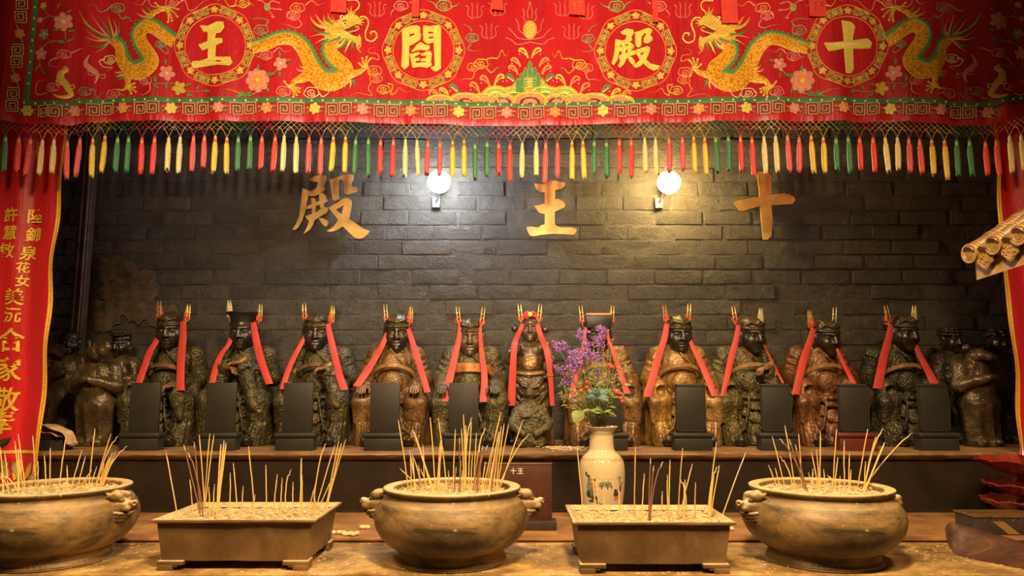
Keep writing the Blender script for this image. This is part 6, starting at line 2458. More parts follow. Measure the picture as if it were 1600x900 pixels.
def ash_heap(t, c, zf, inside, lim, seed, n=34):
    """bumpy ash surface over the area 'inside' accepts, with loose flakes"""
    r = random.Random(seed)
    V, F = [], []
    lx, ly = lim
    ph = [r.uniform(0, 6) for _ in range(6)]
    idx = {}
    for i in range(n + 1):
        for j in range(n + 1):
            u, v = -1 + 2 * i / n, -1 + 2 * j / n
            x, y = inside(u, v)
            z = zf + 0.004 * math.sin(9 * u + ph[0]) * math.cos(8 * v + ph[1]) + 0.0025 * math.sin(23 * u + ph[2] + 3 * v) + r.uniform(-0.0016, 0.0016)
            V.append((c[0] + x, c[1] + y, z))
    for i in range(n):
        for j in range(n):
            a = i * (n + 1) + j
            F.append((a, a + n + 1, a + n + 2, a + 1))
    MB().add(V, F).build('ash_bed', M['ash'], t)
    b = MB()
    for k in range(420):
        u, v = r.uniform(-0.97, 0.97), r.uniform(-0.97, 0.97)
        x, y = inside(u, v)
        a, L, w_ = r.uniform(0, PI), r.uniform(0.003, 0.012), r.uniform(0.0007, 0.0016)
        p = Vector((c[0] + x, c[1] + y, zf + r.uniform(0.003, 0.007)))
        d1 = Vector((math.cos(a), math.sin(a), r.uniform(-0.35, 0.35))) * L
        d2 = Vector((-math.sin(a), math.cos(a), 0)) * w_
        b.add([p - d1 - d2, p + d1 - d2, p + d1 + d2, p - d1 + d2, p + Vector((0, 0, 0.002))], [(0, 1, 4), (1, 2, 4), (2, 3, 4), (3, 0, 4)])
    tag(b.build('ash_flakes', M['straw'], t, smooth=False), kind='stuff')


def disc_map(R):
    def fn(u, v):   # square to disc
        return (R * u * math.sqrt(1 - v * v / 2), R * v * math.sqrt(1 - u * u / 2))
    return fn


ASH_BOWL = TABLE_Z + 0.226
M['dusty'] = simple('dusted_bronze_flange', (0.44, 0.32, 0.17), 0.8, var=0.35, scale=30, bump=0.4)
M['bowl_dark'] = simple('dark_bronze_foot', (0.10, 0.060, 0.024), 0.5, 0.3, var=0.5, scale=12, bump=0.2)


def bowl(px_c, rot, lab, seed):
    yb = 2.6
    c = at_z(px_c, 880, TABLE_Z)
    c.y = yb
    c.x = at(px_c, 820, yb).x
    t = thing('round_incense_burner', (c.x, c.y, TABLE_Z), lab, 'incense burner', 'round bronze incense burners')
    P = dense_prof(BOWL_PROF, 3)
    b = MB().lathe([(max(0.0005, r), z) for r, z in P[5:]], 72, (c.x, c.y, TABLE_Z))
    b.build('bowl_body', M['bowl'], t, ang=180)
    b = MB().lathe([(0.17, 0.0), (0.1875, 0.0), (0.189, 0.004), (0.187, 0.014), (0.182, 0.021), (0.170, 0.021)], 64, (c.x, c.y, TABLE_Z))
    b.build('foot_ring', M['bowl_dark'], t)
    b = MB().lathe([(0.1815, 0.0385), (0.1840, 0.041), (0.1815, 0.0435)], 64, (c.x, c.y, TABLE_Z))
    b.build('foot_bead', M['bowl'], t)
    for s in (0, 1):
        a = rot + PI * s
        geo_obj('lion_head', LION, M['bowl'], t, (0.240 * math.cos(a), 0.240 * math.sin(a), 0.186), (0, 0.0, a), 0.95, 'lion')
    ash_heap(t, c, ASH_BOWL, disc_map(0.199), (1, 1), seed)
    return c


C1 = bowl(84, math.radians(-11), 'round bronze incense burner cut by the left edge, lion head facing right', 1)
C2 = bowl(706, math.radians(0), 'round bronze incense burner with two lion heads in the middle of the table', 2)
C3 = bowl(1284, math.radians(12), 'round bronze incense burner on the right with a lion head jutting left', 3)

# ------------------------------------------------------------------ oblong burners
ASH_TRAY = TABLE_Z + 0.1435


def tray(x0, x1, y0, y1, lab, seed):
    cx, cy = (x0 + x1) / 2, (y0 + y1) / 2
    hx, hy_ = (x1 - x0) / 2, (y1 - y0) / 2
    t = thing('oblong_incense_burner', (cx, cy, TABLE_Z), lab, 'incense burner', 'oblong bronze incense burners')
    # stacked rectangular sections, outside then inside
    secs = [(hx * 0.880, hy_ * 0.84, 0.028), (hx * 0.935, hy_ * 0.925, 0.148), (hx * 0.995, hy_ * 0.995, 0.1535), (hx, hy_, 0.1565), (hx * 0.995, hy_ * 0.995, 0.160), (hx * 0.96, hy_ * 0.955, 0.159), (hx * 0.905, hy_ * 0.89, 0.146), (hx * 0.885, hy_ * 0.87, 0.10)]
    V, F = [], []
    r = random.Random(seed)
    NS = 10
    per = 4 * NS
    for a, b_, z in secs:
        cor = [(-a, -b_), (a, -b_), (a, b_), (-a, b_)]
        for q in range(4):
            for k in range(NS):
                f = k / NS
                x = cor[q][0] + (cor[(q + 1) % 4][0] - cor[q][0]) * f
                y = cor[q][1] + (cor[(q + 1) % 4][1] - cor[q][1]) * f
                w_ = 0.0018 if k else 0.0
                V.append((cx + x + r.uniform(-w_, w_) * 0.5, cy + y + r.uniform(-w_, w_) * 0.5, TABLE_Z + z + r.uniform(-w_, w_) * 0.5))
    n = len(secs)
    for i in range(n - 1):
        for k in range(per):
            k2 = (k + 1) % per
            F.append((i * per + k, i * per + k2, (i + 1) * per + k2, (i + 1) * per + k))
    F.append(tuple(reversed(range(per))))
    F.append(tuple(range((n - 1) * per, n * per)))
    MB().add(V, F).build('trough', M['tray'], t, ang=30)
    V = []
    for k_, z in ((0.990, 0.1608), (0.955, 0.1600), (0.898, 0.1460)):
        for q in range(4):
            a, b_ = ((-1, -1), (1, -1), (1, 1), (-1, 1))[q]
            V.append((cx + a * (hx - (1 - k_) * hx), cy + b_ * (hy_ - (1 - k_) * hx * 0.95), TABLE_Z + z))
    F = [(i * 4 + q, i * 4 + (q + 1) % 4, (i + 1) * 4 + (q + 1) % 4, (i + 1) * 4 + q) for i in range(2) for q in range(4)]
    MB().add(V, F).build('dusty_flange', M['dusty'], t, smooth=False)
    for sx in (-1, 1):
        for sy in (-1, 1):
            # stepped corner foot
            fx, fy = cx + sx * hx * 0.80, cy + sy * hy_ * 0.76
            b = MB()
            b.box((fx - sx * 0.012, fy, TABLE_Z + 0.0235), (0.042, 0.030, 0.0065))
            b.box((fx + sx * 0.004, fy, TABLE_Z + 0.0085), (0.024, 0.030, 0.0085))
            b.box((fx - sx * 0.026, fy, TABLE_Z + 0.0145), (0.010, 0.028, 0.0040))
            b.build('foot', M['tray'], t, bevel=0.002)
    ash_heap(t, (cx, cy), ASH_TRAY, lambda u, v: (u * hx * 0.905, v * hy_ * 0.89), (1, 1), seed)


RZ = TABLE_Z + 0.159
a_, b_, c_, d_ = at_z(239, 813.5, RZ), at_z(495, 814, RZ), at_z(533, 785, RZ), at_z(306.7, 785, RZ)
tray((a_.x + d_.x) / 2, (b_.x + c_.x) / 2, (a_.y + b_.y) / 2, (c_.y + d_.y) / 2, 'oblong bronze incense burner on four feet, left of the central burner', 11)
a_, b_, c_, d_ = at_z(895.7, 816.8, RZ), at_z(1152, 818, RZ), at_z(1106, 789.7, RZ), at_z(881.5, 788.8, RZ)
tray((a_.x + d_.x) / 2, (b_.x + c_.x) / 2, (a_.y + b_.y) / 2, (c_.y + d_.y) / 2, 'oblong bronze incense burner on four feet before the flower vase', 12)

# ------------------------------------------------------------------ incense sticks
M['stick_y'] = simple('yellow_incense_stick', (0.68, 0.46, 0.14), 0.7, var=0.15, scale=80)
M['stick_t'] = simple('tan_incense_stick', (0.52, 0.30, 0.10), 0.75, var=0.2, scale=80)
M['stick_d'] = simple('dark_incense_stick', (0.20, 0.095, 0.045), 0.75, var=0.2, scale=80)
M['stick_ash'] = simple('grey_ash_tip', (0.42, 0.36, 0.30), 0.9, var=0.25, scale=150)
M['stick_red'] = simple('red_stick_end', (0.45, 0.035, 0.02), 0.7, var=0.2)
INC = {
    'left round burner': ((0, 640, 3.46), ASH_BOWL, C1, 0.198, [(20, 450, 0, 200, 0), (45, 450, 25, 230, 0), (15, 455, 10, 340, 0), (95, 430, 80, 170, 0), (95, 450, 100, 212, 1), (135, 430, 98, 132, 0), (125, 440, 105, 300, 0), (188, 420, 177, 140, 2), (202, 450, 205, 278, 2), (248, 450, 240, 247, 0), (266, 450, 272, 207, 2), (318, 445, 358, 135, 0), (362, 440, 362, 300, 0), (388, 420, 443, 218, 0), (420, 425, 462, 252, 0), (480, 425, 514, 102, 0), (430, 430, 497, 325, 0), (515, 410, 600, 130, 0), (520, 420, 632, 142, 4), (515, 402, 523, 308, 0), (545, 410, 590, 255, 1), (550, 415, 608, 232, 1), (540, 415, 563, 290, 0), (555, 415, 625, 228, 1), (565, 405, 682, 195, 4), (460, 430, 468, 360, 0), (92, 450, 12, 352, 4), (30, 440, 12, 360, 0)]),
    'left oblong burner': ((220, 640, 3.46), ASH_TRAY, None, 0, [(197, 575, 135, 225, 0), (282, 580, 265, 378, 0), (325, 585, 232, 190, 3), (335, 585, 258, 230, 5), (322, 560, 288, 175, 3), (345, 545, 316, 135, 0), (342, 530, 373, 130, 0), (346, 540, 395, 135, 0), (370, 588, 368, 418, 0), (392, 588, 398, 402, 0), (410, 588, 433, 187, 1), (412, 588, 450, 168, 1), (415, 570, 461, 180, 1), (478, 590, 484, 342, 0), (525, 590, 500, 287, 0), (547, 590, 553, 412, 0), (618, 590, 582, 198, 0), (600, 590, 618, 460, 0), (677, 588, 676, 300, 0), (715, 588, 738, 348, 0), (757, 588, 764, 368, 0), (787, 560, 807, 322, 4), (815, 588, 823, 390, 0), (858, 590, 868, 262, 1), (868, 588, 872, 352, 0), (900, 580, 942, 412, 0), (932, 578, 995, 180, 4), (935, 575, 1050, 192, 0), (950, 568, 1035, 370, 0), (1000, 540, 1070, 170, 0), (1003, 540, 1085, 182, 1), (1003, 535, 1108, 160, 0), (940, 580, 938, 440, 0)]),
    'central round burner': ((540, 640, 3.4625), ASH_BOWL, C2, 0.198, [(340, 435, 285, 55, 0), (380, 440, 347, 222, 0), (372, 440, 362, 225, 0), (335, 410, 293, 318, 0), (478, 448, 362, 110, 1), (470, 448, 372, 122, 1), (450, 445, 405, 320, 0), (420, 440, 370, 262, 0), (427, 440, 418, 190, 0), (485, 440, 458, 42, 0), (498, 440, 513, 170, 1), (505, 440, 520, 165, 1), (550, 448, 502, 48, 0), (548, 448, 535, 310, 0), (582, 440, 594, 105, 0), (590, 448, 598, 312, 3), (618, 448, 616, 152, 3), (620, 440, 623, 275, 0), (640, 440, 627, 102, 0), (646, 430, 638, 25, 0), (652, 430, 678, 40, 4), (648, 440, 650, 85, 1), (665, 440, 680, 65, 0), (680, 440, 686, 240, 0), (695, 440, 708, 125, 0), (700, 448, 752, 95, 4), (690, 448, 727, 200, 3), (700, 448, 742, 195, 3), (715, 448, 765, 190, 5), (735, 440, 757, 280, 0), (745, 430, 840, 15, 0), (772, 440, 822, 170, 1), (780, 440, 830, 120, 1), (800, 440, 842, 90, 0), (812, 440, 858, 75, 0), (818, 438, 882, 78, 0), (835, 430, 958, 60, 0), (828, 425, 990, 128, 4), (785, 440, 835, 160, 3), (800, 440, 808, 335, 0), (355, 440, 350, 260, 0), (400, 435, 395, 300, 2), (560, 430, 556, 330, 2), (630, 448, 632, 330, 0), (725, 436, 735, 230, 2), (760, 436, 800, 210, 2)]),
    'right oblong burner': ((820, 640, 3.46), ASH_TRAY, None, 0, [(315, 592, 283, 210, 0), (380, 592, 366, 315, 0), (400, 592, 388, 342, 0), (430, 596, 431, 400, 0), (512, 596, 505, 385, 0), (594, 596, 598, 200, 2), (634, 598, 646, 345, 0), (670, 598, 680, 262, 3), (674, 598, 697, 303, 3), (679, 596, 742, 280, 5), (743, 596, 743, 440, 0), (780, 598, 785, 272, 0), (775, 560, 771, 352, 0), (828, 598, 853, 208, 2), (860, 598, 866, 378, 1), (836, 590, 906, 293, 0), (868, 570, 842, 365, 4), (921, 598, 923, 393, 2), (990, 598, 1036, 175, 0), (999, 598, 1022, 340, 1), (994, 598, 1035, 305, 4), (1003, 596, 1052, 300, 0), (1062, 592, 1195, 230, 0)]),
    'right round burner': ((1120, 640, 3.4625), ASH_BOWL, C3, 0.198, [(308, 410, 280, 300, 0), (346, 405, 300, 145, 0), (334, 410, 316, 315, 0), (410, 430, 345, 250, 4), (425, 435, 368, 85, 0), (490, 440, 345, 155, 5), (476, 438, 392, 160, 3), (484, 440, 425, 190, 3), (460, 438, 443, 132, 2), (515, 410, 495, 340, 0), (519, 440, 520, 320, 0), (550, 440, 512, 228, 0), (553, 438, 540, 215, 0), (560, 442, 561, 118, 0), (585, 438, 578, 322, 0), (628, 445, 648, 105, 2), (638, 445, 655, 257, 0), (640, 400, 603, 352, 4), (665, 438, 667, 358, 0), (692, 442, 689, 168, 0), (715, 438, 718, 233, 0), (722, 438, 726, 325, 0), (760, 442, 817, 105, 2), (800, 440, 805, 278, 0), (793, 438, 860, 148, 1), (797, 438, 895, 100, 4), (806, 436, 908, 178, 1), (800, 440, 905, 190, 1), (845, 430, 1055, 125, 4)]),
}
SMIX = [('yellow', 'stick_y', 0.0019), ('bright yellow', 'stick_y', 0.0027), ('tan', 'stick_t', 0.0021), ('dark brown', 'stick_d', 0.0022), ('bent-tipped yellow', 'stick_y', 0.0020), ('bent-tipped dark', 'stick_d', 0.0022)]
ORD = ['first', 'second', 'third', 'fourth', 'fifth', 'sixth', 'seventh', 'eighth', 'ninth', 'tenth', 'eleventh', 'twelfth', 'thirteenth', 'fourteenth', 'fifteenth', 'sixteenth', 'seventeenth', 'eighteenth', 'nineteenth', 'twentieth']


def ordinal(n):
    if n <= 20:
        return ORD[n - 1]
    tens = {2: 'twenty', 3: 'thirty', 4: 'forty'}[n // 10]
    if n % 10 == 0:
        return tens[:-1] + 'ieth'
    return tens + '-' + ORD[n % 10 - 1]


sr2 = random.Random(99)
for where, ((ox, oy, s), za, C, R, L) in INC.items():
    L = sorted(L, key=lambda q: q[2])
    for n_, (bx, by, tx, ty, kind) in enumerate(L):
        b = at_z(ox + bx / s, oy + by / s, za)
        if C is not None:
            off = Vector((b.x - C.x, b.y - C.y))
            if off.length > R * 0.93:
                off = off.normalized() * R * 0.93
                b.x, b.y = C.x + off.x, C.y + off.y
        tip = at(ox + tx / s, oy + ty / s, b.y + sr2.uniform(-0.01, 0.01))
        dcol, mt, rad = SMIX[kind]
        v = tip - b
        b0 = b - v.normalized() * 0.012
        mb = MB()
        bent = kind in (4, 5)
        nrm = Vector((-v.z, 0, v.x)).normalized()
        sg = 1 if v.x >= 0 else -1
        pts = []
        for q in range(8):
            f = q / 7
            p = b0 + (tip - b0) * f
            bow = math.sin(f * PI) * 0.002 * sr2.uniform(0.2, 1)
            if bent:
                bow += -sg * 0.0 + (0.010 * (1 - (1 - f) ** 0.5) if False else 0.008 * math.sin(f * PI * 0.9))
            pts.append(p + nrm * bow * sg)
        frac = min(0.35, 0.018 / max(v.length, 0.02))
        cut = b0 + (tip - b0) * (1 - frac)
        mb.tube(pts[:-1] + [cut + nrm * 0.0], [rad] * 8, 6, True, 0)
        end = [cut, cut + (tip - cut) * 0.6, tip]
        if bent:
            end = [cut, cut + (tip - cut) * 0.6 + Vector((sg * 0.001, 0, 0.001)), tip + Vector((sg * 0.004, 0, -0.002))]
        mb.tube(end, [rad * 0.95, rad * 0.8, rad * 0.6], 6, True, 1)
        mb.tube([b0, b0 + (tip - b0) * 0.08], [rad * 1.03] * 2, 6, False, 2 if kind in (1, 0) and n_ % 4 == 0 else 0)
        mats = [M[mt], M['stick_ash'], M['stick_red']]
        hgt = 'tall' if v.length > 0.19 else ('short' if v.length < 0.10 else 'mid-height')
        lean = 'upright' if abs(v.x) < 0.10 * v.z else ('right-leaning' if v.x > 0 else 'left-leaning')
        lab = '%s %s %s incense stick, tip %s from the left in the %s' % (hgt, lean, dcol, ordinal(n_ + 1), where)
        o = mb.build('incense_stick', mats, None)
        # origin at the foot of the stick
        me = o.data
        me.transform(Matrix.Translation(-b))
        o.location = b
        tag(o, lab, 'incense stick', 'incense sticks in the ' + where)

# ------------------------------------------------------------------ porcelain vase and its flowers
vc = at(940, 700, 3.0)
VX, VY = vc.x, 3.0
M['porcelain'] = simple('cream_porcelain', (0.54, 0.44, 0.28), 0.16, var=0.05, scale=5, spec=0.6, coat=0.4)
M['por_green'] = simple('green_glaze', (0.20, 0.22, 0.10), 0.25, var=0.3)
M['por_red'] = simple('iron_red_glaze', (0.50, 0.16, 0.05), 0.25, var=0.3)
M['por_dark'] = simple('ink_glaze', (0.045, 0.04, 0.045), 0.25, var=0.3)
M['por_blue'] = simple('slate_glaze', (0.16, 0.19, 0.20), 0.25, var=0.4)
M['por_gold'] = simple('ochre_glaze', (0.52, 0.34, 0.12), 0.25, var=0.3)
vz = LEDGE_Z
vtop = at(937, 666, VY).z - vz
t = thing('porcelain_vase', (VX, VY, vz), 'tall cream porcelain vase painted with figures, standing behind the right oblong burner', 'vase')
VP = [(0.050, 0.0), (0.056, 0.002), (0.060, 0.012), (0.074, 0.07), (0.087, 0.15), (0.0912, 0.205), (0.0915, 0.245), (0.0865, 0.275), (0.073, 0.297), (0.0575, 0.312), (0.0505, 0.324), (0.0485, 0.348), (0.0490, 0.375), (0.0525, 0.395), (0.061, vtop - 0.008), (0.0675, vtop - 0.002), (0.0665, vtop), (0.060, vtop - 0.003), (0.048, 0.392), (0.044, 0.37), (0.042, 0.30)]
VPD = [tuple(q) for q in crom(VP, 4)]
MB().lathe(VPD, 56, (VX, VY, vz)).build('vase_body', M['porcelain'], t, ang=60)


def vr(z):
    for (r0, z0), (r1, z1) in zip(VPD[:60], VPD[1:61]):
        if z0 <= z <= z1:
            return r0 + (r1 - r0) * (z - z0) / max(1e-6, z1 - z0)
    return 0.06


def vpt(a, z, lift=0.0008):
    """a: arc position in metres from the middle of the viewed side (to the right), z height on the vase"""
    r = vr(z)
    th = a / 0.09
    return Vector((VX + (r + lift) * math.sin(th), VY - (r + lift) * math.cos(th), vz + z))


def decal(name, polys):
    b = MB()
    mats = []
    for P, m in polys:
        if m not in mats:
            mats.append(m)
        n = len(P)
        c = (sum(p[0] for p in P) / n, sum(p[1] for p in P) / n)
        V = [vpt(*c, lift=0.0012)] + [vpt(*p) for p in P]
        b.add(V, [(0, 1 + (i + 1) % n, 1 + i) for i in range(n)], mats.index(m))
    o = b.build(name, [M[q] for q in mats], t, smooth=False)
    bm = bmesh.new()
    bm.from_mesh(o.data)
    ctr = Vector((0, 0, 0))
    for f_ in bm.faces:
        c = f_.calc_center_median()
        if f_.normal.dot(Vector((c.x, c.y, 0))) < 0:
            f_.normal_flip()
    bm.to_mesh(o.data)
    bm.free()


def blob(cx, cz, rx, rz, n=8, seed=0, j=0.25):
    r = random.Random(int(seed * 31 + cx * 9999 + cz * 777))
    return [(cx + rx * (1 + r.uniform(-j, j)) * math.cos(2 * PI * i / n), cz + rz * (1 + r.uniform(-j, j)) * math.sin(2 * PI * i / n)) for i in range(n)]


def lift_(pol):
    return [([(a * 1.08, (z - 0.125) * 1.15 + 0.172) for a, z in P], m) for P, m in pol]


pol = []
for k in range(40):       # lip fret: upright bars
    a = -0.14 + 0.0072 * k
    pol.append(([(a, 0.380), (a + 0.0038, 0.380), (a + 0.0038, 0.391), (a, 0.391)], 'por_green'))
pol.append(([(-0.14, 0.3775), (0.14, 0.3775), (0.14, 0.3792), (-0.14, 0.3792)], 'por_green'))
decal('lip_fret', [(P, m) for P, m in pol[:-1]])
pol = []
for k in range(46):
    a = -0.16 + 0.007 * k
    pol.append(([(a, 0.2905), (a + 0.007, 0.2905), (a + 0.007, 0.2922), (a, 0.2922)], 'por_gold'))
    pol.append(([(a, 0.2795), (a + 0.007, 0.2795), (a + 0.007, 0.2808), (a, 0.2808)], 'por_gold'))
    pol.append((blob(a + 0.003, 0.2855, 0.0026, 0.0030, 6, k), 'por_red' if k % 3 else 'por_green'))
decal('shoulder_border', pol)
pol = []
# lady and child under a tree at the left
for P, m in (
        (blob(-0.060, 0.170, 0.006, 0.006), 'por_dark'), (blob(-0.058, 0.158, 0.008, 0.012), 'por_green'), (blob(-0.060, 0.135, 0.011, 0.020), 'por_blue'), (blob(-0.064, 0.112, 0.010, 0.014), 'por_dark'),
        (blob(-0.040, 0.160, 0.006, 0.005), 'por_dark'), (blob(-0.041, 0.152, 0.0045, 0.005), 'por_gold'), (blob(-0.045, 0.140, 0.010, 0.012), 'por_red'), (blob(-0.048, 0.120, 0.012, 0.016), 'por_blue'), (blob(-0.044, 0.100, 0.012, 0.008), 'por_dark'), (blob(-0.030, 0.092, 0.003, 0.014), 'por_dark'),
        (blob(-0.055, 0.088, 0.016, 0.004), 'por_dark'), (blob(-0.024, 0.082, 0.004, 0.004), 'por_dark'), (blob(-0.014, 0.079, 0.004, 0.003), 'por_dark'), (blob(-0.070, 0.178, 0.004, 0.008), 'por_dark')):
    pol.append((P, m))
decal('painted_figures', lift_(pol))
pol = [(blob(0.004, 0.150, 0.020, 0.006, 10), 'por_green'), (blob(0.000, 0.140, 0.026, 0.004, 10), 'por_blue'), (blob(0.002, 0.146, 0.024, 0.0022, 10, 3), 'por_dark'), (blob(-0.012, 0.134, 0.002, 0.006), 'por_dark'), (blob(0.010, 0.134, 0.002, 0.006), 'por_dark'), (blob(0.024, 0.136, 0.002, 0.006), 'por_dark')]
r_ = random.Random(3)
for k in range(12):
    pol.append((blob(-0.02 + r_.uniform(0, 0.05), 0.162 + r_.uniform(-0.004, 0.004), 0.0016, 0.0012, 5, k), 'por_green'))
decal('painted_bridge', lift_(pol))
pol = [(blob(0.044, 0.112, 0.011, 0.012, 10), 'por_dark'), (blob(0.044, 0.100, 0.010, 0.008, 9), 'por_red'), (blob(0.040, 0.122, 0.006, 0.006), 'por_dark'), (blob(0.058, 0.150, 0.005, 0.020), 'por_blue'), (blob(0.062, 0.165, 0.008, 0.006), 'por_green'), (blob(0.060, 0.128, 0.010, 0.010), 'por_dark'), (blob(0.050, 0.168, 0.006, 0.004), 'por_gold'), (blob(0.070, 0.140, 0.006, 0.016), 'por_green')]
decal('painted_garden', lift_(pol))
pol = []
for k in range(24):
    a, z = r_.uniform(-0.045, 0.045), 0.325 + r_.uniform(0, 0.045)
    pol.append((blob(a, z, r_.uniform(0.001, 0.004), 0.0009, 5, k), 'por_gold'))
decal('neck_script', pol)

M['stem'] = simple('dry_green_stem', (0.14, 0.15, 0.05), 0.7, var=0.35, scale=60)
M['leafg'] = simple('green_leaf', (0.15, 0.20, 0.05), 0.55, var=0.35, scale=40)
M['fern'] = simple('yellow_green_fern', (0.24, 0.25, 0.085), 0.65, var=0.3, scale=50)
M['purple'] = simple('purple_statice', (0.27, 0.11, 0.42), 0.75, var=0.35, scale=90)
M['purple2'] = simple('lilac_statice', (0.42, 0.21, 0.55), 0.75, var=0.35, scale=90)
M['pinkf'] = simple('dried_pink_petals', (0.55, 0.20, 0.27), 0.7, var=0.35, scale=90)
M['berry'] = simple('red_berry', (0.68, 0.06, 0.04), 0.35, var=0.25)
M['teal'] = simple('teal_petals', (0.085, 0.17, 0.16), 0.6, var=0.35, scale=30)
fr = random.Random(61)


def flower_root(px_=None):
    a = fr.uniform(0, 2 * PI)
    q = fr.uniform(0, 0.022)
    return Vector((VX + q * math.cos(a), VY + q * math.sin(a), vz + 0.30))


def stem_path(tip, k=7):
    b = flower_root()
    mouth = Vector((VX + (tip.x - VX) * 0.20, VY + (tip.y - VY) * 0.20, vz + vtop + 0.005))
    # keep the stem inside the mouth
    o = Vector((mouth.x - VX, mouth.y - VY))
    if o.length > 0.042:
        o = o.normalized() * 0.042
        mouth.x, mouth.y = VX + o.x, VY + o.y
    mid = mouth + (tip - mouth) * 0.55 + Vector((0, 0, 0.02))
    return [Vector(p) for p in crom([tuple(b), tuple(mouth), tuple(mid), tuple(tip)], k)]


def floret(b, p, r, mi, n=5):
    ax = Matrix.Rotation(fr.uniform(0, 6.28), 3, 'Z') @ Matrix.Rotation(fr.uniform(0, 1.4), 3, 'X')
    V = [Vector((0, 0, -r * 0.5))]
    for i in range(n):
        t0 = 2 * PI * i / n
        V.append(Vector((r * math.cos(t0), r * math.sin(t0), r * 0.35)))
        V.append(Vector((r * 0.45 * math.cos(t0 + PI / n), r * 0.45 * math.sin(t0 + PI / n), 0.0)))
    m = 2 * n
    b.add([ax @ v + p for v in V], [(0, 1 + i, 1 + (i + 1) % m) for i in range(m)], mi)


def new_flower(name, lab, cat, group, tip):
    return thing(name, (VX, VY, vz + 0.30), lab, cat, group)


where_ = lambda x, y: ('far left' if x < 885 else 'left' if x < 915 else 'middle' if x < 945 else 'right')
STAT_F = [(867, 533), (884, 540), (897, 556), (905, 520), (910, 535), (936, 515), (941, 510), (933, 528), (868, 573), (886, 571), (895, 562), (933, 580), (937, 556), (880, 593), (921, 546), (902, 549)]
for k, (px_, py_) in enumerate(STAT_F):
    tip = at(px_, py_, VY + fr.uniform(-0.05, 0.06))
    tt = new_flower('statice_stem', 'purple statice flower stem in the vase, head %s from the left of its kind' % ordinal(1 + sorted(STAT_F).index((px_, py_))), 'flower', 'purple statice in the vase', tip)
    P = stem_path(tip)
    b = MB()
    b.tube(P, [0.0016] * (len(P) - 6) + [0.0011] * 6, 5)
    b.build('stem', M['stem'], tt)
    b = MB()
    dirn = (P[-1] - P[-5]).normalized()
    for q in range(5):
        s0 = tip - dirn * fr.uniform(0.0, 0.05)
        e0 = s0 + Vector((fr.uniform(-0.035, 0.035), fr.uniform(-0.02, 0.02), fr.uniform(-0.002, 0.022)))
        st = MB()
        for w_ in range(30):
            f = fr.random()
            p = s0 + (e0 - s0) * f + Vector((fr.gauss(0, 0.005), fr.gauss(0, 0.005), fr.gauss(0, 0.005)))
            floret(b, p, fr.uniform(0.0036, 0.0058), 0 if fr.random() < 0.6 else 1)
    b.build('blossom', [M['purple'], M['purple2']], tt, smooth=False)
for k, (px_, py_) in enumerate(((927, 538), (951, 540), (957, 533), (965, 547), (972, 545), (943, 545))):
    tip = at(px_, py_, VY + fr.uniform(-0.05, 0.02))
    tt = new_flower('pink_flower', 'dried dusty-pink flower in the vase, bloom %s from the left of the pink ones' % ordinal(1 + sorted([927, 951, 957, 965, 972, 943]).index(px_)), 'flower', 'dried pink flowers in the vase', tip)
    P = stem_path(tip)
    MB().tube(P, 0.0016, 5).build('stem', M['stem'], tt)
    b = MB()
    for q in range(26):
        a, e = fr.uniform(0, 2 * PI), fr.uniform(-0.5, 1.2)
        d = Vector((math.cos(a) * math.cos(e), math.sin(a) * math.cos(e), math.sin(e)))
        sd = d.cross(Vector((0, 0, 1)))
        sd = sd.normalized() * 0.0028 if sd.length > 0.01 else Vector((0.0028, 0, 0))
        L = fr.uniform(0.010, 0.019)
        b.add([tip, tip + d * L * 0.6 + sd, tip + d * L, tip + d * L * 0.6 - sd], [(0, 1, 2, 3)])
    b.build('petals', M['pinkf'], tt, smooth=False)
for k, grp in enumerate((((917, 597), (917, 605), (922, 611), (908, 611)), ((963, 613), (968, 614), (960, 610)), ((972, 627), (970, 622)), ((955, 573), (952, 570)))):
    tip = at(*grp[0], VY - 0.055)
    tt = new_flower('berry_sprig', ('sprig with four red berries left of the teal bloom', 'sprig with three red berries right of the teal bloom', 'lowest red berry sprig at the right side of the bouquet', 'highest red berry sprig near the pink blooms')[k], 'berries', 'red berry sprigs in the vase', tip)
    P = stem_path(tip)
    MB().tube(P, 0.0014, 5).build('stem', M['stem'], tt)
    for gx, gy in grp:
        p = at(gx, gy, VY - 0.06)
        b = MB().ball(p, 0.0078, 10, 7)
        b.tube([p, tip - Vector((0, 0, 0.015))], 0.001, 4)
        b.build('berry', M['berry'], tt)
tip = at(933, 616, VY - 0.075)
tt = new_flower('teal_flower', 'faded teal gauze-like bloom low in front of the bouquet', 'flower', None, tip)
MB().tube(stem_path(tip), 0.0018, 5).build('stem', M['stem'], tt)
for k in range(16):
    a = -0.4 + (PI + 0.8) * k / 15
    L = fr.uniform(0.034, 0.052)
    d = Vector((math.cos(a) * 0.95, fr.uniform(-0.5, 0.2), math.sin(a) * 0.62)).normalized()
    sd = Vector((-d.z, 0, d.x)).normalized()
    b = MB()
    c0 = tip - Vector((0, 0, 0.014))
    V = [c0, c0 + d * L * 0.5 + sd * 0.009, c0 + d * L + sd * 0.004, c0 + d * L * 1.04, c0 + d * L - sd * 0.004, c0 + d * L * 0.5 - sd * 0.009, c0 + d * L * 0.6 + Vector((0, -0.004, 0))]
    b.add(V, [(0, 1, 6), (1, 2, 6), (2, 3, 6), (3, 4, 6), (4, 5, 6), (5, 0, 6)])
    b.build('petal', M['teal'], tt, smooth=False)


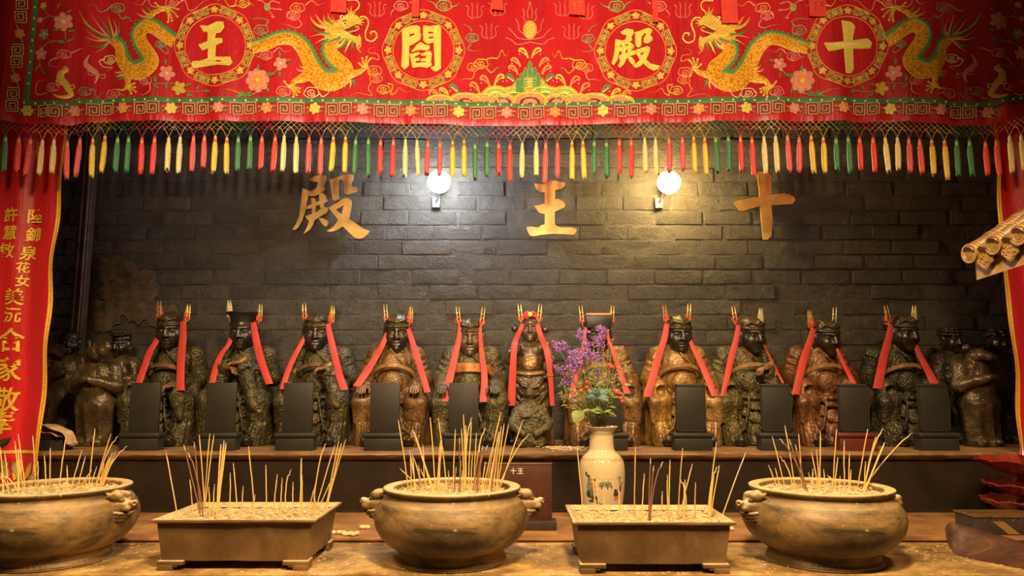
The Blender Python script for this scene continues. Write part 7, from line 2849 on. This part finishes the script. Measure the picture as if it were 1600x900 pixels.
def leaf_mesh(b, p, d, L, W, up=Vector((0, -0.5, 0.8)), mi=0):
    d = d.normalized()
    sd = d.cross(up).normalized()
    n = sd.cross(d)
    V, F = [], []
    for i in range(6):
        f = i / 5
        w_ = W * math.sin(PI * min(1, f * 0.93 + 0.07)) ** 0.8 * (1 if i < 5 else 0.05)
        c = p + d * L * f - n * (0.25 * L * f * f)
        V += [c + sd * w_ + n * w_ * 0.25, c, c - sd * w_ + n * w_ * 0.25]
    for i in range(5):
        a = i * 3
        F += [(a, a + 1, a + 4, a + 3), (a + 1, a + 2, a + 5, a + 4)]
    b.add(V, F, mi)


LEAFY = [(903, 650, 'broad round leaf drooping over the left of the vase mouth', 0.032), (962, 652, 'leafy green stem with small leaves at the right of the vase mouth', 0.018), (943, 645, 'leafy green stem in the middle of the bouquet', 0.018), (955, 618, 'tall leafy green stem on the right of the bouquet', 0.014), (920, 640, 'leafy green stem at the lower left of the bouquet', 0.016), (930, 596, 'tall thin leafy stem in the centre of the bouquet', 0.012), (975, 598, 'thin green stem leaning right in the bouquet', 0.011)]
for k, (px_, py_, lab, W) in enumerate(LEAFY):
    tip = at(px_, py_, VY - 0.06)
    tt = new_flower('leafy_stem', lab, 'foliage', 'green foliage in the vase', tip)
    P = stem_path(tip)
    MB().tube(P, 0.0015, 5).build('stem', M['stem'], tt)
    for q in range(1 if k == 0 else 7):
        b = MB()
        at_ = P[-1] if k == 0 else P[len(P) - 1 - (q * (len(P) // 2 - 1)) // 7]
        d = Vector((-0.7, -0.3, -0.55)) if k == 0 else Vector((fr.choice((-1, 1)) * fr.uniform(0.3, 1), fr.uniform(-0.9, 0), fr.uniform(-0.2, 0.8)))
        leaf_mesh(b, at_ + (Vector((0.018, 0, 0.014)) if k == 0 else Vector()), d, 0.052 if k == 0 else fr.uniform(0.022, 0.042), W * (1 if k == 0 else fr.uniform(0.4, 0.7)))
        b.build('leaf', M['leafg'], tt)
for k, (px_, py_) in enumerate(((872, 615), (882, 632), (876, 600), (893, 610), (887, 585), (912, 580), (925, 570), (948, 585), (966, 575), (900, 595), (940, 600), (978, 570))):
    tip = at(px_, py_, VY + fr.uniform(-0.06, 0.03))
    tt = new_flower('fern_sprig', 'feathery yellow-green sprig in the vase, tip %s from the left among its kind' % ordinal(1 + sorted([872, 882, 876, 893, 887, 912, 925, 948, 966, 900, 940, 978]).index(px_)), 'foliage', 'feathery sprigs in the vase', tip)
    P = stem_path(tip)
    MB().tube(P, 0.0013, 5).build('stem', M['stem'], tt)
    b = MB()
    for q in range(34):
        i0 = fr.randint(len(P) // 2 + 2, len(P) - 1)
        d = (P[i0] - P[i0 - 1]).normalized() * 0.6 + Vector((fr.uniform(-1, 1), fr.uniform(-0.8, 0.4), fr.uniform(-0.4, 0.6)))
        leaf_mesh(b, P[i0] + Vector((fr.gauss(0, 0.002), 0, fr.gauss(0, 0.006))), d, fr.uniform(0.008, 0.018), 0.0018)
    b.build('frond', M['fern'], tt)

# ------------------------------------------------------------------ red plaque, peanuts, folded cloth, pedestal
pd = 3.06
p0, p1 = at(757, 725, pd), at(862, 725, pd)
pb = at(845, 826, pd)
t = thing('wooden_plaque', ((p0.x + p1.x) / 2, pd, LEDGE_Z), 'dark red wooden plaque with white characters, half hidden behind the central burner', 'plaque')
M['plaque'] = simple('dark_red_plaque', (0.060, 0.020, 0.013), 0.4, var=0.25, scale=8)
zt = p0.z
MB().box(((p0.x + p1.x) / 2, pd, (zt + LEDGE_Z + 0.03) / 2), ((p1.x - p0.x) / 2, 0.009, (zt - LEDGE_Z - 0.03) / 2)).build('board', M['plaque'], t, bevel=0.002)
MB().box(((p0.x + p1.x) / 2, pd - 0.001, zt + 0.0015), ((p1.x - p0.x) / 2 + 0.002, 0.011, 0.0025)).build('top_edge', M['belt_dark'], t, bevel=0.001)
q1 = at(869, 815, pd)
MB().box(((p0.x + p1.x) / 2, pd, LEDGE_Z + 0.018), ((q1.x - (p0.x + p1.x) / 2), 0.040, 0.018)).build('base', simple('black_plaque_base', (0.030, 0.018, 0.013), 0.45), t, bevel=0.003)
M['white'] = simple('white_paint', (0.78, 0.70, 0.58), 0.6, var=0.1)
for ch, px_ in (('十', 802), ('王', 813)):
    V, F = text_tris(ch, 0.004)
    c = at(px_, 735.5, pd)
    MB().add([(c.x + (a - 0.5) * 0.026, pd - 0.0096, c.z + (b - 0.38) * 0.026) for a, b in V], F).build('lettering', M['white'], t, smooth=False)
b = MB()
r_ = random.Random(17)
for row in range(16):
    for colm in range(7):
        if r_.random() < 0.25:
            continue
        c = at(852 - colm * 8.5, 758 + row * 3.6, pd)
        for s_ in range(2):
            b.box((c.x + r_.uniform(-0.004, 0.004), pd - 0.0094, c.z + r_.uniform(-0.002, 0.002)), (r_.uniform(0.001, 0.004), 0.0004, 0.0007))
b.build('faded_script', simple('faded_red_script', (0.14, 0.045, 0.025), 0.6), t, smooth=False)

M['peanut'] = simple('peanut_shell', (0.72, 0.52, 0.26), 0.75, var=0.25, scale=120, bump=0.7, bscale=140)
for px_, py_, ang, d, lab in ((516, 832, 0.15, 0, 'peanut beside the left oblong burner, leftmost of the pile of four'), (533, 832, -0.4, 0, 'second peanut from the left in the pile of four'), (544, 834, 0.25, 0, 'third peanut from the left in the pile of four'), (555, 834, 1.1, 0, 'steeply turned peanut, rightmost of the pile of four'), (570, 823.5, 0.0, 0, 'single peanut lying behind the pile, near the central burner'), (1139, 826, 0.1, 0, 'single peanut beside the right round burner')):
    c = at_z(px_, py_ + 1, LEDGE_Z + 0.006)
    R = 0.0085
    P = MB().lathe([(0.0008, -0.023), (0.0050, -0.0205), (0.0088, -0.012), (0.0080, -0.004), (0.0068, 0.001), (0.0080, 0.007), (0.0090, 0.013), (0.0060, 0.020), (0.0008, 0.023)], 12)
    me = mesh_np('peanut', P.v, P.f, M['peanut'])
    o = link('peanut', me, None, (c.x, c.y, LEDGE_Z + 0.0085))
    o.rotation_euler = (PI / 2, 0, PI / 2 + ang)
    tag(o, lab, 'peanut', 'peanuts on the step')

c = at(88, 690, 3.56)
t = thing('small_pedestal', (c.x, 3.56, SHELF_Z), 'small black stepped pedestal beside the left banner', 'pedestal')
MB().box((c.x, 3.56, SHELF_Z + 0.028), (0.055, 0.045, 0.028)).build('pedestal_block', M['tablet'], t, bevel=0.004)
MB().box((c.x, 3.56, SHELF_Z + 0.060), (0.066, 0.05, 0.006)).build('pedestal_top', M['tablet'], t, bevel=0.004)
zc = SHELF_Z + 0.0665
t2 = thing('folded_paper', (c.x, 3.55, zc), 'crumpled tan folded paper lying on the small black pedestal', 'paper')
M['tanpaper'] = simple('tan_paper', (0.46, 0.30, 0.14), 0.7, var=0.3, scale=30, bump=0.5)
PATH = [(113, 693), (107, 679), (96, 671), (80, 665), (69, 663), (64, 667), (66, 673), (75, 675), (88, 676), (98, 684), (104, 698)]
for wd, y0, sh_ in ((0.046, 3.535, 0.0), (0.040, 3.555, 2.4)):
    P = crom([(x + sh_, y + sh_ * 0.9) for x, y in PATH], 4)
    V, F = [], []
    for i, (x, y) in enumerate(P):
        for j in range(4):
            yy = y0 + wd * (j / 1.5 - 1) + 0.004 * math.sin(i * 0.5 + j)
            q = at(x + 1.2 * math.sin(j * 1.7 + i * 0.4), y + 0.8 * math.sin(i * 0.9 + j * 2.1), y0)
            V.append((q.x, yy, max(q.z, zc + 0.001) if q.x < c.x + 0.066 else q.z))
    m_ = len(V)
    for i in range(len(P) - 1):
        for j in range(3):
            a = i * 4 + j
            F.append((a, a + 4, a + 5, a + 1))
    MB().add(V, F).build('fold', M['tanpaper'], t2)
c = at(2, 692, 3.3)
t = thing('dark_spout', (c.x, 3.3, c.z), 'black curved metal spout end jutting in at the left edge before the banner', 'metal fitting')
b = MB()
b.tube([Vector((c.x - 0.10, 3.3, c.z - 0.02)), Vector((c.x - 0.02, 3.3, c.z - 0.012)), Vector((c.x + 0.018, 3.3, c.z + 0.004)), Vector((c.x + 0.040, 3.3, c.z + 0.022))], [0.026, 0.024, 0.016, 0.004], 12)
b.build('spout', M['darkmetal'], t)
b = MB().tube([(c.x - 0.09, 3.3, LEDGE_Z), (c.x - 0.09, 3.3, c.z - 0.01)], 0.014, 12)
b.lathe([(0.06, 0.0), (0.06, 0.012), (0.02, 0.02), (0.014, 0.03)], 20, (c.x - 0.09, 3.3, LEDGE_Z))
b.build('stand', M['darkmetal'], t)

# ash and crumbs on the shelf by the crouching statue
mb = MB()
r_ = random.Random(5)
for k in range(220):
    q = at_z(878 + r_.gauss(0, 16), 694, SHELF_Z)
    p = Vector((q.x, 3.62 + r_.gauss(0, 0.04), SHELF_Z))
    L = r_.uniform(0.003, 0.012)
    a = r_.uniform(0, PI)
    z_ = r_.uniform(0.001, 0.012) * math.exp(-((p.y - 3.62) / 0.05) ** 2)
    d1 = Vector((math.cos(a) * L, math.sin(a) * L, r_.uniform(-0.3, 0.3) * L))
    d2 = Vector((-math.sin(a), math.cos(a), 0)) * 0.0016
    p.z += z_
    mb.add([p - d1 - d2, p + d1 - d2, p + d1 + d2, p - d1 + d2, p + Vector((0, 0, 0.003))], [(0, 1, 4), (1, 2, 4), (2, 3, 4), (3, 0, 4)])
tag(mb.build('shelf_crumbs', M['straw'], None, smooth=False), 'small heap of straw-coloured crumbs on the shelf beside the crouching statue', 'crumbs', kind='stuff')

# ------------------------------------------------------------------ right-hand corner: eaves, lotus stand, striped box, ridge
M['tile'] = simple('brown_glazed_tile', (0.105, 0.060, 0.026), 0.42, var=0.35, scale=16, bump=0.25)
M['tilegold'] = simple('ochre_tile_end', (0.30, 0.175, 0.048), 0.45, var=0.3, scale=24, bump=0.3)
E0, E1, E2 = at(1515, 396, 2.30), at(1551, 382, 2.215), at(1592, 367, 2.12)
t = thing('tiled_eave', (E2.x + 0.25, 2.2, TABLE_Z), 'corner of a small brown tiled pavilion roof with round tile ends at the right edge', 'pavilion roof')
step = (E2 - E0) / 2
up = Vector((0.30, 0.012, 0.190))   # the way each row of tiles climbs
upn = up.normalized()
fn_ = Vector((-0.985, -0.17, -0.05)).normalized()   # the ends look along the table
xr = Vector((0, 0, 1)).cross(fn_).normalized()
zr = fn_.cross(xr).normalized()
RR = 0.0295
for k in range(7):
    c = E0 + step * k
    b = MB()
    pts = [c + upn * (0.0 + 0.06 * q) for q in range(9)]
    b.tube(pts, RR * 0.82, 14)
    b.build('roll_tile', M['tile'], t)
    for q in range(1, 8):
        b = MB()
        m_ = c + upn * (0.030 + 0.056 * (q - 1))
        b.tube([m_ - upn * 0.006, m_ - upn * 0.003], RR * 0.90, 14)
        b.tube([m_ + upn * 0.003, m_ + upn * 0.006], RR * 0.90, 14)
        b.build('tile_joint', M['tilegold'], t)
    # round end cap with a raised longevity sign
    b = MB()
    Rm = Matrix((xr, zr, fn_)).transposed()
    b.lathe([(0.0005, -0.030), (RR, -0.030), (RR * 1.06, 0.0), (RR * 1.06, 0.004), (RR * 0.90, 0.004), (RR * 0.86, 0.001), (0.0005, 0.001)], 28, c, axis=Rm)
    cap_o = b.build('end_cap', M['tilegold'], t)
    b = MB()
    for i_ in range(20):
        t0, t1 = 2 * PI * i_ / 20, 2 * PI * (i_ + 1) / 20
        pa, pb_ = [c + (xr * math.cos(a) + zr * math.sin(a)) * RR * 0.70 + fn_ * 0.0015 for a in (t0, t1)]
        b.tube([pa, pb_], 0.0016, 4)
    for u0, v0, u1, v1 in ((-0.50, 0.0, 0.50, 0.0), (-0.42, 0.20, 0.42, 0.20), (-0.42, -0.20, 0.42, -0.20), (-0.22, 0.40, 0.22, 0.40), (-0.22, -0.40, 0.22, -0.40), (0, 0.22, 0, 0.56), (0, -0.22, 0, -0.56), (-0.22, 0.26, -0.22, 0.40), (0.22, 0.26, 0.22, 0.40), (-0.22, -0.26, -0.22, -0.40), (0.22, -0.26, 0.22, -0.40)):
        ro = -0.35
        cr_, sr_ = math.cos(ro), math.sin(ro)
        f2 = lambda u, v: c + (xr * (u * cr_ - v * sr_) + zr * (u * sr_ + v * cr_)) * RR + fn_ * 0.0018
        b.tube([f2(u0, v0), f2(u1, v1)], 0.0019, 4)
    b.build('raised_sign', M['tilegold'], cap_o)
    # hanging drip tile between two rows
    if k < 6:
        m_ = c + step * 0.5 - Vector((0, 0, RR * 1.05)) + upn * 0.015
        P = [(-0.034, 0.020), (-0.034, -0.004), (-0.030, -0.020), (-0.020, -0.026), (-0.012, -0.036), (0.0, -0.042), (0.012, -0.036), (0.020, -0.026), (0.030, -0.020), (0.034, -0.004), (0.034, 0.020), (0.0, 0.010)]
        b = MB()
        b.prism(P, 1, lambda p, tt_, m_=m_: m_ + xr * p[0] + zr * p[1] + fn_ * (0.006 * tt_))
        dt = b.build('drip_tile', M['tilegold'], t, smooth=False)
        b = MB()
        r_ = random.Random(k)
        for q in range(16):
            u, v = r_.uniform(-0.022, 0.022), r_.uniform(-0.026, 0.008)
            b.ball(m_ + xr * u + zr * v + fn_ * 0.0065, (0.004, 0.004, 0.004), 6, 4)
        P2 = [(p[0] * 0.85, p[1] * 0.85 - 0.001) for p in P]
        for (a0, b0_), (a1, b1_) in zip(P2, P2[1:] + P2[:1]):
            b.tube([m_ + xr * a0 + zr * b0_ + fn_ * 0.0065, m_ + xr * a1 + zr * b1_ + fn_ * 0.0065], 0.0013, 4)
        b.build('raised_scroll', M['tilegold'], dt)
        # pan tile between the rolls
        b = MB()
        a0 = c + step * 0.5 - Vector((0, 0, RR * 0.75))
        b.tube([a0 + upn * 0.01, a0 + upn * 0.48], 0.030, 8, sx=1.0)
        b.build('pan_tile', M['tile'], t)
# board under the eave, and the post that carries it out of the picture
b = MB()
u0 = E0 - Vector((0, 0, RR * 1.5)) + upn * 0.03 - step * 0.12
u1 = E0 + step * 6.4 - Vector((0, 0, RR * 1.5)) + upn * 0.03
dn = Vector((0, 0, -0.055))
bk = upn * 0.012
V = [u0, u1, u1 + dn, u0 + dn, u0 + bk, u1 + bk, u1 + dn + bk, u0 + dn + bk]
b.add(V, [(0, 1, 2, 3), (7, 6, 5, 4), (0, 4, 5, 1), (3, 2, 6, 7), (0, 3, 7, 4), (1, 5, 6, 2)])
o = b.build('fascia_board', M['tilegold'], t, smooth=False)
V = [u0 + bk, u1 + bk, u1 + up * 1.35, u0 + up * 1.35]
b = MB().add([*V, *[v - Vector((0, 0, 0.02)) for v in V]], [(0, 1, 2, 3), (7, 6, 5, 4), (0, 4, 5, 1), (1, 5, 6, 2), (2, 6, 7, 3), (3, 7, 4, 0)])
b.build('roof_deck', M['tile'], t, smooth=False)
pc = E0 + step * 5.0 + up * 0.9
MB().box((pc.x, max(pc.y, 2.46), (pc.z - 0.03 + TABLE_Z) / 2), (0.03, 0.03, (pc.z - 0.03 - TABLE_Z) / 2)).build('pavilion_post', M['post'], t, bevel=0.004)

# three-tiered red lotus stand
M['redglass'] = simple('red_glazed_dish', (0.19, 0.022, 0.014), 0.22, var=0.25, scale=20, spec=0.6)
sd_ = 3.16
SC = at(1600, 720, sd_)
t = thing('tiered_lotus_stand', (SC.x, sd_, LEDGE_Z), 'glossy dark red three-tiered lotus dish stand at the right edge', 'stand')
mpp = (sd_ * 0.99) / FPX


def dish(z, r, depth):
    b = MB()
    n = 40
    prof = [(0.02, -depth), (0.30 * r, -depth * 0.95), (0.62 * r, -depth * 0.62), (0.86 * r, -depth * 0.2), (r, 0.0), (r * 0.97, 0.004), (0.84 * r, -depth * 0.15), (0.58 * r, -depth * 0.5), (0.28 * r, -depth * 0.78), (0.02, -depth * 0.8)]
    V, F = [], []
    for i, (q, zz) in enumerate(prof):
        for k in range(n):
            a = 2 * PI * k / n
            w_ = 1 + (0.035 * math.cos(a * 20) if q > 0.5 * r else 0)
            V.append((SC.x + q * w_ * math.cos(a), sd_ + q * w_ * math.sin(a), z + zz + (0.004 * math.cos(a * 10) if q > 0.8 * r else 0)))
    for i in range(len(prof) - 1):
        for k in range(n):
            k2 = (k + 1) % n
            F.append((i * n + k, i * n + k2, (i + 1) * n + k2, (i + 1) * n + k))
    F += [tuple(reversed(range(n))), tuple(range((len(prof) - 1) * n, len(prof) * n))]
    return b.add(V, F)


zz = []
for py_, r_px, dpx in ((718, 67, 25), (756, 57, 20), (781, 62, 24)):
    z = at(1600, py_, sd_).z
    zz.append(z)
    dish(z, r_px * mpp, dpx * mpp).build('dish', M['redglass'], t, ang=70)
b = MB()
z0 = zz[2] - 24 * mpp
b.lathe([(0.055, LEDGE_Z - z0), (0.055, LEDGE_Z - z0 + 0.008), (0.022, LEDGE_Z - z0 + 0.02), (0.020, -0.005), (0.03, 0.004)], 24, (SC.x, sd_, z0))
b.build('foot', M['redglass'], t)
for za_, zb_ in ((zz[2] - 0.045, zz[1] - 20 * mpp), (zz[1] - 0.04, zz[0] - 25 * mpp)):
    h_ = zb_ - za_
    b = MB().lathe([(0.050, 0.0), (0.052, h_ * 0.25), (0.036, h_ * 0.45), (0.040, h_ * 0.62), (0.026, h_ * 0.8), (0.030, h_ + 0.004)], 24, (SC.x, sd_, za_))
    b.build('stem_boss', M['redglass'], t)
for z in zz[1:]:
    b = MB()
    for k in range(8):
        a = 2 * PI * k / 8
        b.ball((SC.x + 0.062 * math.cos(a), sd_ + 0.062 * math.sin(a), z - 0.020), (0.014, 0.014, 0.014), 8, 6)
    b.build('lotus_bosses', simple('gilt_red_boss', (0.45, 0.13, 0.05), 0.3, 0.3, var=0.4), t)
b = MB().lathe([(0.012, 0.0), (0.012, 0.03), (0.022, 0.05), (0.006, 0.09)], 16, (SC.x, sd_, zz[0] - 0.03))
b.build('finial', M['redglass'], t)

# dark box with slanting gold stripes
bd = 2.93
c0, c1 = at(1526, 809, bd), at(1700, 800, bd)
t = thing('striped_box', ((c0.x + c1.x) / 2, bd + 0.06, LEDGE_Z), 'dark box with slanting gold stripes behind the reddish ridge at lower right', 'box')
MB().box(((c0.x + c1.x) / 2, bd + 0.075, (c0.z + LEDGE_Z) / 2), ((c1.x - c0.x) / 2, 0.07, (c0.z - LEDGE_Z) / 2)).build('box_body', simple('black_box', (0.035, 0.030, 0.026), 0.45, var=0.3), t, bevel=0.003)
hz_ = c0.z - LEDGE_Z
for k in range(3):
    b = MB()
    x = c0.x + 0.06 + 0.16 * k
    V = []
    for dy in (0.0, -0.004):
        V += [(x, bd + 0.005 + dy, LEDGE_Z + hz_ * 0.78), (x + 0.045, bd + 0.005 + dy, LEDGE_Z + hz_ * 0.78), (x + 0.105, bd + 0.005 + dy, LEDGE_Z + 0.004), (x + 0.060, bd + 0.005 + dy, LEDGE_Z + 0.004)]
    b.add(V, [(4, 7, 6, 5), (0, 1, 5, 4), (1, 2, 6, 5), (2, 3, 7, 6), (3, 0, 4, 7)])
    b.build('gold_stripe', M['tilegold'], t, smooth=False)
b = MB()
for k in range(12):
    x = c0.x + 0.030 + 0.028 * k
    if k % 4 == 3:
        continue
    b.add([(x, bd + 0.0035, c0.z - 0.016), (x + 0.003, bd + 0.0035, c0.z - 0.016), (x + 0.010, bd + 0.0035, c0.z - 0.003), (x + 0.007, bd + 0.0035, c0.z - 0.003)], [(0, 1, 2, 3)])
b.build('pale_tick', M['belt'], t, smooth=False)
MB().box(((c0.x + c1.x) / 2, bd + 0.075, c0.z + 0.003), ((c1.x - c0.x) / 2 + 0.004, 0.074, 0.004)).build('box_lid', M['belt_dark'], t, bevel=0.002)

# reddish worn ridge running from the step towards the viewer
rg = NT('worn_red_lacquer_ridge')
c_ = rg.ramp(rg.noise(9, 6, 0.65, rg.coord((0.5, 1.6, 1.6)), 0.8), [(0.30, (0.028, 0.015, 0.009)), (0.50, (0.085, 0.034, 0.020)), (0.68, (0.13, 0.075, 0.040))])
rg.color(c_)
rg.set(rough=0.5)
rg.bump(rg.noise(34, 7), 0.5, 0.008)
M['ridge'] = rg.mat
t = thing('lacquered_ridge', (at_z(1540, 850, TABLE_Z).x, 2.72, TABLE_Z), 'worn reddish lacquered ridge sloping down to the table at lower right', 'ridge')
V, F = [], []
n = 26
TOP = [(1476, 826), (1482, 819), (1500, 821), (1530, 829), (1565, 839), (1600, 849), (1660, 866), (1760, 893)]
top = crom(TOP, 4)
m = len(top)
prof_t = [0.0, 0.25, 0.5, 0.72, 0.9, 1.0]
for i, (x, y) in enumerate(top):
    f = i / (m - 1)
    d = 2.86 - 0.36 * f
    P = at(x, y, d)
    hgt = max(0.002, P.z - TABLE_Z)
    foot = Vector((P.x - 0.045 - 0.075 * f, P.y - 0.115 - 0.03 * f, TABLE_Z))
    back = Vector((P.x + 0.03, P.y + 0.045, TABLE_Z))
    row = []
    for q in (0.0, 0.16, 0.38, 0.62, 0.86):
        hcurve = q ** 1.9
        row.append(foot.lerp(Vector((P.x, P.y, TABLE_Z)), q) + Vector((0, 0, hgt * hcurve)))
    row += [P, P + Vector((0.008, 0.012, 0.001)), P + Vector((0.016, 0.026, -0.006)), Vector((back.x, back.y, TABLE_Z))]
    V += row
k = 9
for i in range(m - 1):
    for j in range(k - 1):
        a = i * k + j
        F.append((a, a + k, a + k + 1, a + 1))
F.append(tuple(range(k)))
b = MB().add(V, F)
b.build('ridge_body', M['ridge'], t, ang=60)

# thin tan slat standing behind the rightmost seated statue
c = at(1455, 690, 4.02)
t = thing('tan_placard', (c.x, 4.06, SHELF_Z), 'thin tan placard standing upright behind the rightmost seated statue', 'placard')
zt = at(1455, 563, 4.06).z
MB().box((c.x, 4.06, (SHELF_Z + zt) / 2), (0.026, 0.006, (zt - SHELF_Z) / 2)).build('slat_board', M['tan'], t, bevel=0.002)
